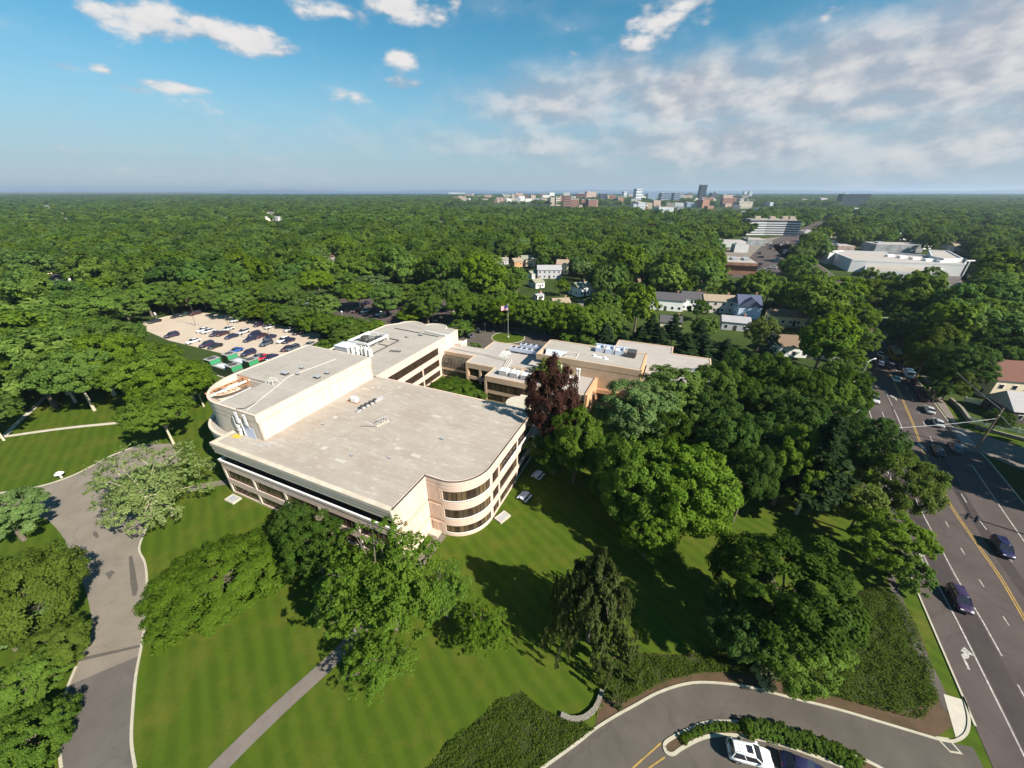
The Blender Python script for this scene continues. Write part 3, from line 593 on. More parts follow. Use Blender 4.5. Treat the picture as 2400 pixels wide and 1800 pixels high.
wall('wall', (tw[:-1])[::-1], 14.2, 14.35, 'cream_band', -.03, .3); wall('wall', (tw[:-1])[::-1], 15.2, 15.3, 'cream_band', -.03, .3)
side = [(-31.2, 4.0), (-31.2, 31.5)]
for z0, z1, m, o in ((10.95, 14.9, 'cream', 0), (14.9, 15.15, 'cream_band', -.03), (15.15, ZT + .05, 'cream', .05)): wall('wall', side, z0, z1, m, o, .35)
wall('wall', [(-38.9, 4.0), (-31.2, 4.0)], 10.95, 15.0, 'cream_shade', 0, .3); wall('wall', [(-38.9, 4.0), (-31.2, 4.0)], 15.0, ZT, 'cream_shade', .06, .3)
wall('wall', [(-31.2, 31.5), (-51.1, 31.5)], 10.3, ZT, 'cream_shade', 0, .3)
troof = [(-31.45, 4.25), (-31.45, 31.3), (-50.9, 31.3), (-50.9, 13.5), (-41.5, 13.5), (-41.5, 4.25)]
MB().prism(troof[::-1], ZT - .5, ZT - .06).build('roof', 'roof_b', OB)
wall('wall', [(-41.5, 4.3), (-41.5, 13.5), (-50.8, 13.5)], 10.4, ZT - .5, 'cream_shade', .12, .12)
MB().prism([(-41.7, 4.4)] + arc(-41.7, 13.3, 8.8, 8.9, 270, 180, 12)[1:] + [(-41.7, 13.3)], 12.0, 12.3).build('well_floor', 'roof_c', OB)
MB().strip([(-31.2, 31.5), (-31.2, 4.0), (-38.9, 4.0)][::-1], ZT, ZT + .06, .1, .16).build('roof_coping', 'cream', OB)
MB().strip((tw[:-1])[::-1], ZT, ZT + .06, .1, .3).build('roof_coping', 'cream', OB)
# back wing
wx0, wx1, wy1 = -55, -31.0, 68.7
wr = [(wx1, 32.2), (wx1, wy1)]
for z0, z1 in zb: wall('wall', wr, z0, z1, 'cream')
wall('wall', wr, 9.45, 10.5, 'cream'); wall('wall', wr, 10.5, 10.62, 'cream_band', -.03); wall('wall', wr, 10.62, Z + .1, 'cream', .05)
MB().prism([(wx0 + .5, 32), (wx1 - .5, 32), (wx1 - .5, wy1 - .5), (wx0 + .5, wy1 - .5)], .02, 10.8).build('interior_core', 'interior', OB)
for z0, z1 in FL: MB().strip(sub(wr, 25.3, plen(wr)), z0, z1, 0, .35).build('pier', 'cream', OB)
for i, (z0, z1) in enumerate(FL):
    cs = [(1.0, 25.3)] if i == 2 else [(1.0, 8.8), (9.3, 17), (17.5, 25.3)]
    MB().strip(sub(wr, 0, 1.0), z0, z1, 0, .35).build('pier', 'cream', OB)
    if i < 2:
        for s in (8.8, 17.0): MB().strip(sub(wr, s, s + .5), z0, z1, 0, .35).build('pier', 'cream', OB)
    band_windows(wr, cs, z0, z1, 12 if i == 2 else 4, .22, .05)
backp = [(wx1, wy1), (-35.3, wy1 + .6)] + arc(-39.2, wy1 + .4, 3.9, 2.4, 0, 180, 10) + arc(-47.6, wy1 - 2.0, 4.6, 3.8, 40, 180, 10) + [(wx0, 63.5), (wx0, 32.2)]
wall('wall', backp, 0, Z + .1, 'cream_shade', 0, .35)
MB().prism([(wx1 - .3, 32.2)] + [(p[0], p[1]) for p in offset(backp, -.28)] + [(wx0 + .3, 32.2)], 10.85, Z - .05).build('roof', 'roof_b', OB)
MB().strip([(wx1, 32.4), (wx1, wy1)], Z + .1, Z + .16, .08, .14).build('roof_coping', 'cream', OB)
MB().box(wx1, wx1 + 2.6, 66.2, 69.6, 0, 7.6).build('stair_annex', 'cream', OB); MB().strip([(wx1 + .1, 66.2), (wx1 + 2.6, 66.2), (wx1 + 2.6, 69.6)], 7.6, 8.3, .02, .12).build('balcony_rail', 'white_metal', OB)
for dx in (0, .5): MB().path([(wx1 + .12, 61.9 + dx, 3.0), (wx1 + .12, 61.9 + dx, Z + .5), (wx1 - 1.2, 61.9 + dx, Z + .5), (wx1 - 8, 63.0 + dx, Z + .4)], .11).build('downpipe', 'white_metal', OB)
# glazed link with a barrel front
ZL = 7.2
MB().box(-31, -20.8, 60.6, 67.0, ZL - .6, ZL).build('roof', 'roof_c', OB); MB().box(-30.98, -20.85, 61.0, 66.8, 0, ZL - .6).build('interior_core', 'interior', OB)
MB().box(-31, -20.85, 60.4, 60.8, ZL - .9, ZL + .15).build('wall', 'brick_tan', OB); MB().box(-31, -20.85, 58.35, 60.6, 2.3, 3.0).build('wall', 'brick_tan', OB); MB().box(-31, -20.85, 58.2, 60.6, 0, .35).build('wall', 'brick_tan', OB)
prof = [(58.4 + 2.2 * (1 - math.cos(R(a))), 3.0 + 3.3 * math.sin(R(a))) for a in range(0, 91, 15)]
mat('link_glass', (.07, .06, .045), (.10, .085, .06), .5, .12, .5)
for i in range(9):
    x0, x1 = -30.95 + i * 1.12, -30.95 + (i + 1) * 1.12
    for (y0, z0), (y1, z1) in zip(prof[::2], prof[2::2]):
        MB().add([(x0 + .04, y0, z0), (x1 - .04, y0, z0), (x1 - .04, y1, z1), (x0 + .04, y1, z1), (x0 + .04, y0 + .08, z0), (x1 - .04, y0 + .08, z0), (x1 - .04, y1 + .08, z1), (x0 + .04, y1 + .08, z1)], [(0, 1, 2, 3), (4, 7, 6, 5), (0, 4, 5, 1), (2, 6, 7, 3), (0, 3, 7, 4), (1, 5, 6, 2)]).build('pane', 'link_glass', OB)
    MB().box(x0 + .04, x1 - .04, 58.5, 58.58, .35, 2.3).build('pane', 'link_glass', OB)
fr = MB()
for i in range(10): fr.path([(-30.95 + i * 1.12, y - .03, z) for y, z in prof], .05, 4); fr.box(-30.98 + i * 1.12, -30.92 + i * 1.12, 58.42, 58.5, .35, 2.3)
fr.build('glazing_bars', 'dark_frame', OB)
# low wing
lw = [(-21, 55.7), (-12, 55.7), (-12, 50.2), (15.0, 50.8), (15.2, 61.0), (15.2, 74), (-21, 74)]
front = [(-20.9, 55.7), (-12, 55.7), (-12, 50.2), (14.4, 50.2)]
MB().prism([(-20.6, 56.3), (-11.5, 56.3), (-11.5, 50.7), (14.3, 50.9), (14.4, 73.5), (-20.6, 73.5)], .02, ZL - .25).build('interior_core', 'interior', OB)
wall('wall', front, 5.75, ZL + .1, 'brick_tan', 0, .4); wall('wall', front, 2.35, 3.3, 'brick_tan', -.1, .3); wall('wall', front, 0, .3, 'brick_tan', -.1, .3)
for x, y in ((-20.6, 55.9), (-16.4, 55.9), (-11.8, 50.4), (-11.75, 55.7)): MB().box(x - .3, x + .3, y - .25, y + .35, 0, 5.75).build('pier', 'brick_tan', OB)
MB().cyl((-20.5, 56.6), .8, 0, 5.75, 14).build('pier', 'brick_orange', OB)
lf = [(-12, 50.2), (14.4, 50.2)]
for z0, z1 in ((.3, 2.35), (3.3, 5.75)): band_windows(lf, [(.6 + i * 4.3, .6 + i * 4.3 + 4.2) for i in range(6)], z0, z1, 3, .2, .08)
band_windows([(-20.2, 55.9), (-12.1, 55.9)], [(.2, 3.6), (4.1, 7.9)], .3, 2.35, 3, .2, 0); band_windows([(-20.2, 55.9), (-12.1, 55.9)], [(.2, 3.6), (4.1, 7.9)], 3.3, 5.75, 3, .2, 0)
band_windows([(-12.02, 55.4), (-12.02, 50.7)], [(.1, 4.5)], 3.3, 5.75, 3, .2, 0)
wall('wall', [(15.0, 50.0), (15.2, 61.2)], 0, ZL + .35, 'brick_orange', .2, .5)
wall('wall', [(15.0, 74), (-21, 74), (-21, 67)], 0, ZL + .1, 'brick_tan', 0, .4); wall('wall', [(-21, 61), (-21, 55.8)], 5.75, ZL + .1, 'brick_tan', 0, .4)
MB().prism([(-20.7, 56.0), (-11.7, 56.0), (-11.7, 50.5), (14.6, 50.6), (14.9, 73.7), (-20.7, 73.7)], ZL - .28, ZL).build('roof', 'roof_c', OB)
# raised block behind it, with an open recess at its near left corner
px0, px1, py0, py1, ZP = -1.5, 25.6, 60.2, 72.0, 11.5
nf = [(px0, py0), (px1, py0)]
wall('wall', [(px0, py1), (px0, py0), (5.4, py0)], 9.9, ZP, 'brick_tan', .05, .4); wall('wall', [(5.4, py0), (px1, py0)], 9.9, ZP, 'brick_tan', .05, .4)
MB().box(5.4, 15.2, py0, py0 + .4, ZL - .1, 9.9).build('wall', 'brick_tan', OB); MB().box(15.2, px1, py0, py0 + .4, 4.6, 9.9).build('wall', 'brick_tan', OB)
MB().box(15.2, px1, py0 - .25, py0 + .4, 3.4, 4.6).build('wall', 'brick_orange', OB); MB().box(15.2, px1, py0 - .1, py0 + .4, 0, .8).build('wall', 'brick_orange', OB)
band_windows([(15.2, py0), (px1, py0)], [(.6, 3.8), (4.3, 7.5), (8.0, 10.2)], .8, 3.4, 3, .2, .1)
for x in (15.2, 19.1, 22.8, 25.3): MB().box(x, x + .5, py0 - .02, py0 + .4, .8, 3.4).build('pier', 'brick_orange', OB)
MB().box(5.4, 15.0, py0 + .5, py1 - .4, ZL, 10.9).build('interior_core', 'interior', OB); MB().box(15.3, px1 - .4, py0 + .6, py1 - .4, .02, 10.9).build('interior_core', 'interior', OB)
wall('wall', [(px1, py0), (px1, py1)], 0, ZP, 'brick_orange', .05, .4); wall('wall', [(px1, py1), (px0, py1)], 5, ZP, 'brick_tan', .05, .4)
MB().box(px0 + .4, 5.3, py0 + 5.2, py1 - .4, ZL, 10.9).build('interior_core', 'interior', OB)
MB().prism([(5.6, py0 + .4), (px1 - .4, py0 + .4), (px1 - .4, py1 - .4), (px0 + .4, py1 - .4), (px0 + .4, py0 + 4.6), (5.6, py0 + 4.6)], 10.95, ZP - .12).build('roof', 'roof_b', OB)
MB().box(4.6, 5.3, py0 + .05, py0 + .35, ZL, 9.9).build('pier', 'white_metal', OB)
fb = [(15.6, 66.5), (15.6, 72)]; ZF = 8.0
far_poly = [(25.7, 62.0), (42.0, 66.0), (42.0, 84.2), (31.9, 84.0), (31.9, 89.7), (15.6, 89.2), (15.6, 72.1), (25.7, 72.1)]
wall('wall', far_poly[:6], 0, ZF + .15, 'brick_tan', 0, .4); wall('wall', far_poly[5:7], 0, ZF + .15, 'brick_tan', 0, .4)
MB().prism(offset(far_poly, -.3, True), ZF - .4, ZF).build('roof', 'roof_c', OB)
# round entrance canopy between the blocks
cp = [(-.2 + 3.5 * math.cos(R(a)), 45.9 + 3.3 * math.sin(R(a))) for a in range(0, 360, 12)]
MB().prism(cp, 3.7, 4.15).build('entrance_canopy', 'concrete', OB); MB().box(-1.6, 1.2, 48.6, 50.1, 3.72, 4.1).build('entrance_canopy', 'concrete', OB)
for a in (60, 180, 300): MB().cyl((-.2 + 2.6 * math.cos(R(a)), 45.9 + 2.5 * math.sin(R(a))), .2, 0, 3.7, 10).build('canopy_column', 'concrete', OB)
struct('courtyard_paving', [loc(-6, 33), loc(8, 33), loc(9, 50), loc(-5, 50)], .05, 'walk')

# ------------------------------------------------------------------ equipment on the roofs: things of their own
def on(name, label, cat, x, y, z, rz=0, group=None):
    p = loc(x, y, z); return thing(name, label, cat, p, LA + rz, group)
t = on('air_conditioner', 'small white air conditioning unit on rust stained skids on the main roof', 'air conditioner', -26.6, 20.8, Z + .02)
MB().box(-.7, .7, -.45, .45, .25, 1.15).build('casing', 'white_metal', t); MB().box(-1.0, -.7, -.4, .4, .2, .9).build('duct', 'dark_metal', t)
for y in (-.35, .35): MB().box(-1.6, 1.0, y - .06, y + .06, 0, .25).build('skid', 'rust', t)
t = on('fan_bank', 'row of dark round extract fans on a rail in the middle of the main roof', 'roof fans', -22.9, 21.2, Z + .02, R(82))
MB().box(-3.2, 3.2, -.1, .1, .0, .3).build('rail', 'grey_metal', t)
for k in range(4): f_ = MB().cyl((-2.0 + k * 1.05, 0), .42, .3, .85, 12).build('fan', 'dark_metal', t); MB().box(-2.3 + k * 1.05, -1.8 + k * 1.05, -.55, -.3, .25, .7).build('motor', 'grey_metal', f_)
MB().path([(1.6, 0, .4), (3.4, .2, .5), (3.6, -.3, .9)], .12).build('pipe', 'grey_metal', t); MB().box(-3.4, -2.7, -.3, .3, 0, .3).build('footing', 'grey_metal', t)
t = on('antenna_masts', 'splayed cluster of thin antenna masts on feet near the middle of the main roof', 'antennas', -16.2, 15.6, Z + .02, R(75))
MB().path([(-.2, 0, .2), (-1.9, .3, 1.9)], .07).build('mast', 'grey_metal', t)
for k in range(5): MB().path([(k * .55, (k % 2) * .3, .05), (k * .55 + .1, .1, .9 + .3 * (k % 3))], .07).build('mast', 'grey_metal', t); MB().box(k * .55 - .22, k * .55 + .22, -.2, .4, 0, .2).build('footing', 'fascia', t)
MB().path([(.2, .2, 1.1), (2.6, .3, 1.0)], .06).build('crossbar', 'grey_metal', t)
struct_mat = mat('orange_mat', (.72, .40, .05), rough=.8)
t = on('roof_mat', 'small orange mat lying on the terrace below the panel antennas', 'mat', -36.9, 3.0, Z + .03, R(8)); MB().box(-.8, .8, -.5, .5, 0, .04).build('mat_sheet', 'orange_mat', t)
t = on('roof_patch_sheet', 'pale sheet at the foot of the tower wall corner', 'roof sheet', -30.0, 3.2, Z + .03, R(20)); MB().box(-1.2, 1.2, -.55, .55, 0, .03).build('sheet', 'paint_white', t)
for i, (x, lab) in enumerate(((-35.7, 'left pair of white panel antennas on the tower wall'), (-33.5, 'right pair of white panel antennas on the tower wall'))):
    t = on('panel_antenna', lab, 'antenna', x, 3.9, 14.3)
    for k in range(2): MB().box(-.32 + k * .36, -.06 + k * .36, -.5, -.34, -.1, 2.0).build('panel', 'white_metal', t); MB().box(-.30 + k * .36, -.08 + k * .36, -.34, -.24, 0, 1.9).build('backplate', 'dark_metal', t)
    MB().tube((-.05, -.2, -1.2), (-.05, -.2, 2.1), .07).build('mast', 'grey_metal', t)
t = on('equipment_rack', 'white radio boxes and conduit fixed to the tower wall below the antennas', 'radio boxes', -36.5, 3.8, 11.4)
for k in range(3): MB().box(-.2 + .2 * (k % 2), .2 + .2 * (k % 2), -.4, -.05, k * .8, k * .8 + .55).build('radio_box', 'white_metal', t)
MB().box(1.3, 3.9, -.06, -.02, -.05, 2.2).build('wall_sheet', 'tarp', t)
for k in range(2): MB().tube((-.7 + k * 1.9, -.12, 0), (-.7 + k * 1.9, -.12, 3.6), .08).build('conduit', 'white_metal', t)
MB().path([(0, 0, 4.0), (.5, .3, 5.2), (1.3, 1.2, 5.05), (1.0, 4.0, 5.0)], .07).build('cable', 'dark_metal', t)
t = on('cable_run', 'pale cable run along the tower roof from the antennas to the back', 'cable', -36.0, 5.0, ZT - .05)
MB().path([(1.8, -.4, .08), (-1.8, 8.4, .08), (-3.4, 12, .08), (-1.6, 22.6, .08)], .06).build('cable_line', 'pipe', t)
t = on('steel_truss', 'rusty red steel truss spanning the open plant well in the rounded corner', 'truss', -46.6, 9.6, 15.4, R(90))
MB().box(-4.0, 3.9, -.16, .16, .3, .65).build('beam', 'pipe', t); MB().box(-3.6, 3.6, 1.6, 1.9, .3, .6).build('beam', 'rust', t)
for k in range(6): MB().path([(-3.6 + k * 1.2, 1.75, .45), (-3.0 + k * 1.2, 0, 1.0 + .3 * (k % 2)), (-2.4 + k * 1.2, 1.75, .45)], .08).build('strut', 'rust', t)
for k in range(6): MB().path([(3.3, -.6 + .45 * k, -.5), (3.3, -.6 + .45 * k, 1.5)], .06).build('post', 'rust', t)
MB().path([(-3.6, 1.75, .45), (-2, -1.6, .5), (2.0, -1.8, .6), (3.6, 0, .5)], .09).build('tie', 'rust', t)
t = on('plant_pipework', 'tangle of silver ducts and chillers inside the open plant well', 'pipework', -44.6, 9.3, 12.3, R(90))
for k in range(7): MB().tube((-3.4 + k * 1.0, -1.0 + .7 * (k % 3), 0), (-3.4 + k * 1.0, -1.0 + .7 * (k % 3), 1.6 + .5 * (k % 2)), .38, n=10).build('duct', 'grey_metal', t)
for k in range(5): MB().path([(-3.4, -1.6 + k * .6, 1.2 + .25 * k), (3.4, -1.4 + k * .6, 1.5 + .2 * k)], .16).build('pipe', 'white_metal' if k % 2 else 'grey_metal', t)
for k in range(3): MB().box(-3.6 + k * 2.3, -2.2 + k * 2.3, .3, 1.9, 0, 1.9).build('chiller', 'grey_metal', t)
t = on('dish_frame', 'white tubular dish frame standing on the tower roof', 'antenna frame', -39.3, 13.6, ZT - .05)
for a, b_ in (((-.9, -.9, 0), (-.5, -.5, 1.7)), ((.9, -.9, 0), (.5, -.5, 1.7)), ((.9, .9, 0), (.5, .5, 1.7)), ((-.9, .9, 0), (-.5, .5, 1.7)), ((-.7, -.7, .9), (.7, .7, .9)), ((.7, -.7, .9), (-.7, .7, .9)), ((-.5, -.5, 1.7), (.5, -.5, 1.7)), ((.5, -.5, 1.7), (.5, .5, 1.7)), ((-.5, .5, 1.7), (.5, .5, 1.7)), ((-.5, .5, 1.7), (-.5, -.5, 1.7))): MB().tube(tuple(x * .75 for x in a), tuple(x * .75 for x in b_), .045, n=6).build('frame_tube', 'pipe', t)
vl = [('dark square vent beside the dish frame on the tower roof', -41.0, 17.5, .6), ('short vent stack on the left of the tower roof', -40.5, 21.0, .35), ('low vent hood in the middle of the tower roof', -38.7, 18.5, .35), ('low roof hatch near the right edge of the tower roof', -33.6, 19.0, .5), ('second low roof hatch further back on the tower roof', -33.4, 21.3, .4), ('small pipe vent on the near left of the main roof', -26, 12, .2), ('small pipe vent left of the bay on the main roof', -8, 9, .2), ('small dark vent right of centre on the main roof', -3, 17, .25), ('small dark vent near the near edge of the main roof', -14, 7, .2), ('vent hood at the back of the far wing roof', -38.6, 60.0, .5), ('small vent in the middle of the far wing roof', -41.5, 57.0, .4)]
for lab, x, y, s in vl:
    zz = (ZT - .06) if (x < -33 and y < 31) else (Z - .05 if y > 32 else Z + .02); t = on('roof_vent', lab, 'vent', x, y, zz)
    MB().box(-s, s, -s * .8, s * .8, 0, s * .8).build('hood', 'dark_metal', t); MB().box(-s * 1.1, s * 1.1, -s * .9, s * .9, s * .8, s).build('cap', 'grey_metal', t)
# far wing plant
t = on('plant_enclosure', 'white framed enclosure with two round fans on the far wing roof', 'plant enclosure', -48.9, 49.3, Z - .05)
for x0, x1, y0, y1 in ((-3.6, 3.6, -4.2, -4.0), (-3.6, 3.6, 4.0, 4.2), (-3.6, -3.4, -4, 4), (3.4, 3.6, -4, 4)): MB().box(x0, x1, y0, y1, .9, 1.5).build('screen_panel', 'white_metal', t)
for x, y in ((-3.5, -3.9), (3.5, -3.9), (3.5, 3.9), (-3.5, 3.9), (0, -3.9), (0, 3.9)): MB().box(x - .1, x + .1, y - .1, y + .1, 0, 1.1).build('post', 'white_metal', t)
for x, y in ((2.2, -1.5), (2.4, 1.6), (-1.6, .3)): MB().cyl((x, y), 1.1, .2, 1.5, 16).build('fan', 'dark_metal', t)
for y in (-2.8, -.2, 2.8): MB().box(-3.3, 3.3, y - .2, y + .2, .5, .9).build('beam', 'grey_metal', t)
t = on('plant_box', 'grey box unit near the tower on the far wing roof', 'air handler', -49.2, 41.0, Z - .05); MB().box(-2.2, 2.2, -1.6, 1.6, .1, 2.0).build('casing', 'grey_metal', t); MB().box(-2.3, 2.3, -1.7, 1.7, 2.0, 2.15).build('lid', 'tarp', t)
for k, (x, y) in enumerate(((-46.2, 40.6), (-44.8, 40.9), (-43.4, 41.0), (-42.0, 41.0), (-40.7, 41.0))):
    t = on('plant_tank', ['white upright tank nearest the grey box unit on the far wing roof', 'second white upright tank from the grey box unit', 'third white upright tank from the grey box unit', 'fourth white upright tank from the grey box unit', 'white upright tank nearest the tower corner on the far wing roof'][k], 'tank', x, y, Z - .05)
    MB().cyl((0, 0), .55 if k != 2 else .4, .2, 2.1 + .3 * (k % 2), 14).build('drum', 'white_metal', t); MB().cyl((0, 0), .3, 0, .2).build('base', 'dark_metal', t); MB().tube((0, 0, 2.1), (0, 0, 2.8), .1).build('pipe', 'white_metal', t)
t = on('pipe_rack', 'dark pipe loop running across the far wing roof', 'pipes', -40, 50, Z - .05)
MB().path([(-1.4, -8, .2), (-1.6, 3.6, .2), (-5, 3.8, .2)], .14).build('pipe', 'dark_metal', t); MB().path([(-5.2, -1, .2), (-1.5, -1.2, .2)], .1).build('pipe', 'dark_metal', t)
for k in range(4): MB().box(1.3 + k * .8, 1.7 + k * .8, -4.2 + .2 * k, -3.2 + .2 * k, 0, .2).build('skid', 'dark_metal', t)
MB().path([(-10, 12, .15), (7, 11, .15)], .12).build('pipe', 'dark_metal', t)
# low wing condensers, units, pipes
def condenser(x, y, lab):
    t = on('condenser', lab, 'condenser', x, y, ZL, group='long fan condensers on the low wing')
    MB().box(-4.2, 4.2, -.75, .75, .6, 1.7).build('casing', 'tarp', t)
    for k in range(5): MB().cyl((-3.3 + k * 1.65, 0), .62, 1.7, 1.82, 14).build('fan', 'dark_metal', t)
    for k in range(4): MB().box(-4.0 + k * 2.6, -3.8 + k * 2.6, -.6, .6, 0, .6).build('leg', 'grey_metal', t)
condenser(-8.2, 68.3, 'nearer long grey condenser with five fans on the low wing roof'); condenser(-6.6, 71.8, 'farther long grey condenser with five fans on the low wing roof')
for k, lab in enumerate(('leftmost of the three white six-fan cooling units at the low wing edge', 'middle of the three white six-fan cooling units at the low wing edge', 'rightmost of the three white six-fan cooling units at the low wing edge')):
    t = on('cooling_unit', lab, 'cooling unit', -7.7 + k * 3.1, 53.2 - .15 * k, ZL, group='white cooling units at the low wing edge'); MB().box(-1.15, 1.15, -1.0, 1.0, .25, 1.45).build('casing', 'white_metal', t)
    for i in range(3):
        for j in range(2): MB().cyl((-.72 + i * .72, -.45 + j * .9), .3, 1.45, 1.55, 10).build('fan', 'white_metal' if (i + j) % 2 else 'grey_metal', t)
    MB().box(-1.3, 1.3, -.9, .9, 0, .25).build('skid', 'grey_metal', t); MB().box(-1.0, 1.0, -1.04, -1.0, .4, 1.3).build('grille', 'grey_metal', t)
t = on('pipe_bundle', 'bundle of pale pipes crossing the low wing roof', 'pipes', -10, 60, ZL)
for k in range(3): MB().path([(-20.5, 3.2 + k * .5, .3), (-8.5 + k * .6, 2.6 + k * .5, .3), (-.5 + k * .5, 1.2 + k * .4, .3), (.6 + k * .5, -4.5, .3), (7 + k * .2, -5.4 + k * .5, .3), (19 + k * .2, -4.9 + k * .4, .3)], .13).build('pipe', 'pipe', t)
for k in range(4): MB().path([(-4 + k * .7, 3, .25), (-4.6 + k * .7, 7.0 - .6 * k, .25), (-2.6 + k * .4, 7.6 - .6 * k, .5)], .12).build('pipe', 'white_metal', t)
for k in range(7): MB().box(3.4 + k * 2.3, 3.7 + k * 2.3, -5.8, -2.6, .1, .5).build('sleeper', 'brick_tan', t)
for k in range(2): MB().box(2.6, 18.6, -5.8 + k * 3.1, -5.5 + k * 3.1, .5, .7).build('rail', 'brick_tan', t)
for k in range(4):
    x = 5.8 + .5 * k if k < 2 else 10.6 + .6 * (k - 2)
    t = on('vent_stack', ['left stack of the near pair of white vent pipes', 'right stack of the near pair of white vent pipes', 'left stack of the far pair of white vent pipes', 'right stack of the far pair of white vent pipes'][k], 'vent pipe', x, 57.6 if k < 2 else 57.2, ZL)
    MB().path([(0, -2.2, .3), (0, 0, .3), (0, 0, 3.1)], .17, 8).build('pipe', 'white_metal', t)
    MB().cyl((0, 0), .28, 3.1, 3.4, 10).build('cowl', 'white_metal', t)
t = on('water_tank', 'rounded white tank by the vent pipes on the low wing', 'tank', 8.3, 53.8, ZL); MB().tube((-1.1, 0, .9), (1.1, 0, .9), .85, n=18).build('drum', 'white_metal', t)
for x in (-.7, .7): MB().box(x - .12, x + .12, -.5, .5, 0, .4).build('saddle', 'grey_metal', t)
MB().path([(.9, 0, 1.6), (1.0, .2, 2.2), (1.6, .6, 2.0), (1.7, 2.2, .4)], .14).build('pipe', 'white_metal', t)
t = on('roof_ductwork', 'violet grey curved ducts and air handlers on the raised block roof', 'ductwork', 16.5, 69.0, ZP - .12)
for k in range(3):
    x = -3.0 + k * 2.6; MB().box(x - .9, x + .9, -1.1, 1.1, 0, 1.3).build('air_handler', 'tarp', t)
    MB().path([(x + 1.1, -.8, .2), (x + 1.1, -.8, 1.5), (x + 1.1, .2, 1.9), (x + 1.1, 1.0, 1.5)], .28, 10).build('duct', 'grey_metal', t)
MB().box(-4.4, 4.8, 1.3, 1.7, 1.0, 1.5).build('duct', 'tarp', t); MB().box(4.3, 6.6, -1.6, 1.2, .2, 1.5).build('air_handler', 'dark_metal', t)
for k in range(3):
    t = on('roof_vent', ['left white round cowl in front of the ductwork', 'middle flat white hatch in front of the ductwork', 'right white round cowl in front of the ductwork'][k], 'vent', 13.0 + k * 1.5, 64.8 - .3 * k, ZP - .12); MB().cyl((0, 0), .35, 0, .5 if k != 1 else .2).build('cowl', 'white_metal', t); MB().box(-.8, .8, -.4, .4, -.0, .08).build('flashing', 'white_metal', t)
t = on('louvre_screen', 'pale blue panel and pipe frame over the recess of the raised block', 'screen panel', 2.4, 63.2, ZP - .6)
MB().add([(-2.6, 1.6, .5), (3.0, 1.6, .5), (3.0, 1.7, .5), (-2.6, 1.7, .5), (-2.6, .3, -1.0), (3.0, .3, -1.0), (3.0, .4, -1.0), (-2.6, .4, -1.0)], [(0, 1, 5, 4), (3, 7, 6, 2), (0, 3, 2, 1), (4, 5, 6, 7), (0, 4, 7, 3), (1, 2, 6, 5)]).build('panel', 'tarp', t)
MB().path([(3.2, 1.5, .5), (6.4, 1.6, .6), (6.6, -1.6, .6), (2.4, -2.4, .6), (3.2, 1.5, .5)], .13).build('pipe_frame', 'pipe', t)
# green plant containers behind the building
def container(p, lab, rz=0):
    t = thing('plant_container', lab, 'container', p, LA + rz, 'green plant containers beside the car park')
    MB().box(-7.0, 7.0, -1.5, 1.5, .25, 3.0).build('casing', 'green_metal', t); MB().box(-7.3, 7.3, -1.8, 1.8, 0, .25).build('plinth', 'concrete', t); MB().box(-6.9, 6.9, -1.4, 1.4, 3.0, 3.05).build('roof', 'container_roof', t)
    for s in (-1, 1):
        c = 5.3 * s - .1; h = MB().box(c - 1.5, c + 1.5, -1.55, 1.55, 3.05, 4.5).build('intake_hood', 'green_metal', t); MB().box(c - 1.6, c + 1.6, -1.65, 1.65, 4.5, 4.62).build('hood_top', 'container_roof', h); MB().box(c + 1.5, c + 1.56, -1.45, 1.45, 3.2, 4.4).build('louvre', 'green_louver', h)
        MB().box(c - 1.2, c + 1.2, -1.56, -1.5, .9, 2.8).build('side_door', 'green_metal', t); MB().cyl((c, 0), 1.1, 4.62, 4.75, 16).build('fan', 'dark_metal', h)
    MB().box(7.0, 7.06, -1.4, 1.4, .6, 2.8).build('louvre', 'green_louver', t); MB().box(-2.5, 2.0, -.9, .9, 3.05, 3.1).build('hatch', 'tarp', t)
container(loc(-91.2, 32.1), 'nearer green metal plant container with two raised louvred ends', R(-2)); container(loc(-90.4, 36.8), 'farther green metal plant container with two raised louvred ends', R(-2))

# ------------------------------------------------------------------ vehicles
PAINT = {'white': (.80, .80, .78), 'silver': (.48, .48, .47), 'grey': (.22, .22, .22), 'black': (.012, .012, .014), 'navy': (.016, .014, .05), 'purple': (.035, .016, .05), 'maroon': (.06, .014, .02), 'blue': (.02, .08, .32), 'red': (.62, .015, .03), 'bluegrey': (.12, .16, .24), 'slate': (.06, .075, .10), 'green': (.02, .05, .04), 'lightblue': (.25, .42, .58)}
for k, c in PAINT.items(): mat('paint_' + k + '_car', c, rough=.28, spec=.5, coat=.6)
def loft(stations, zb0):
    b = MB(); rings = []
    for x, zt, w, zb in stations:
        h = zt - zb; half = [(w * .86, zb), (w * .98, zb + h * .22), (w, zb + h * .55), (w * .97, zt - h * .12), (w * .86, zt), (w * .45, zt + .03)]
        rings.append([(x, y, z) for y, z in half] + [(x, -y, z) for y, z in half[::-1]])
    n = len(rings[0]); vs = [p for r_ in rings for p in r_]; fs = [tuple(range(n)), tuple(range(len(vs) - 1, len(vs) - n - 1, -1))]
    for i in range(len(rings) - 1):
        for k in range(n): fs.append((i * n + k, i * n + (k + 1) % n, (i + 1) * n + (k + 1) % n, (i + 1) * n + k)[::-1])
    return b.add(vs, fs)
CARM = {}
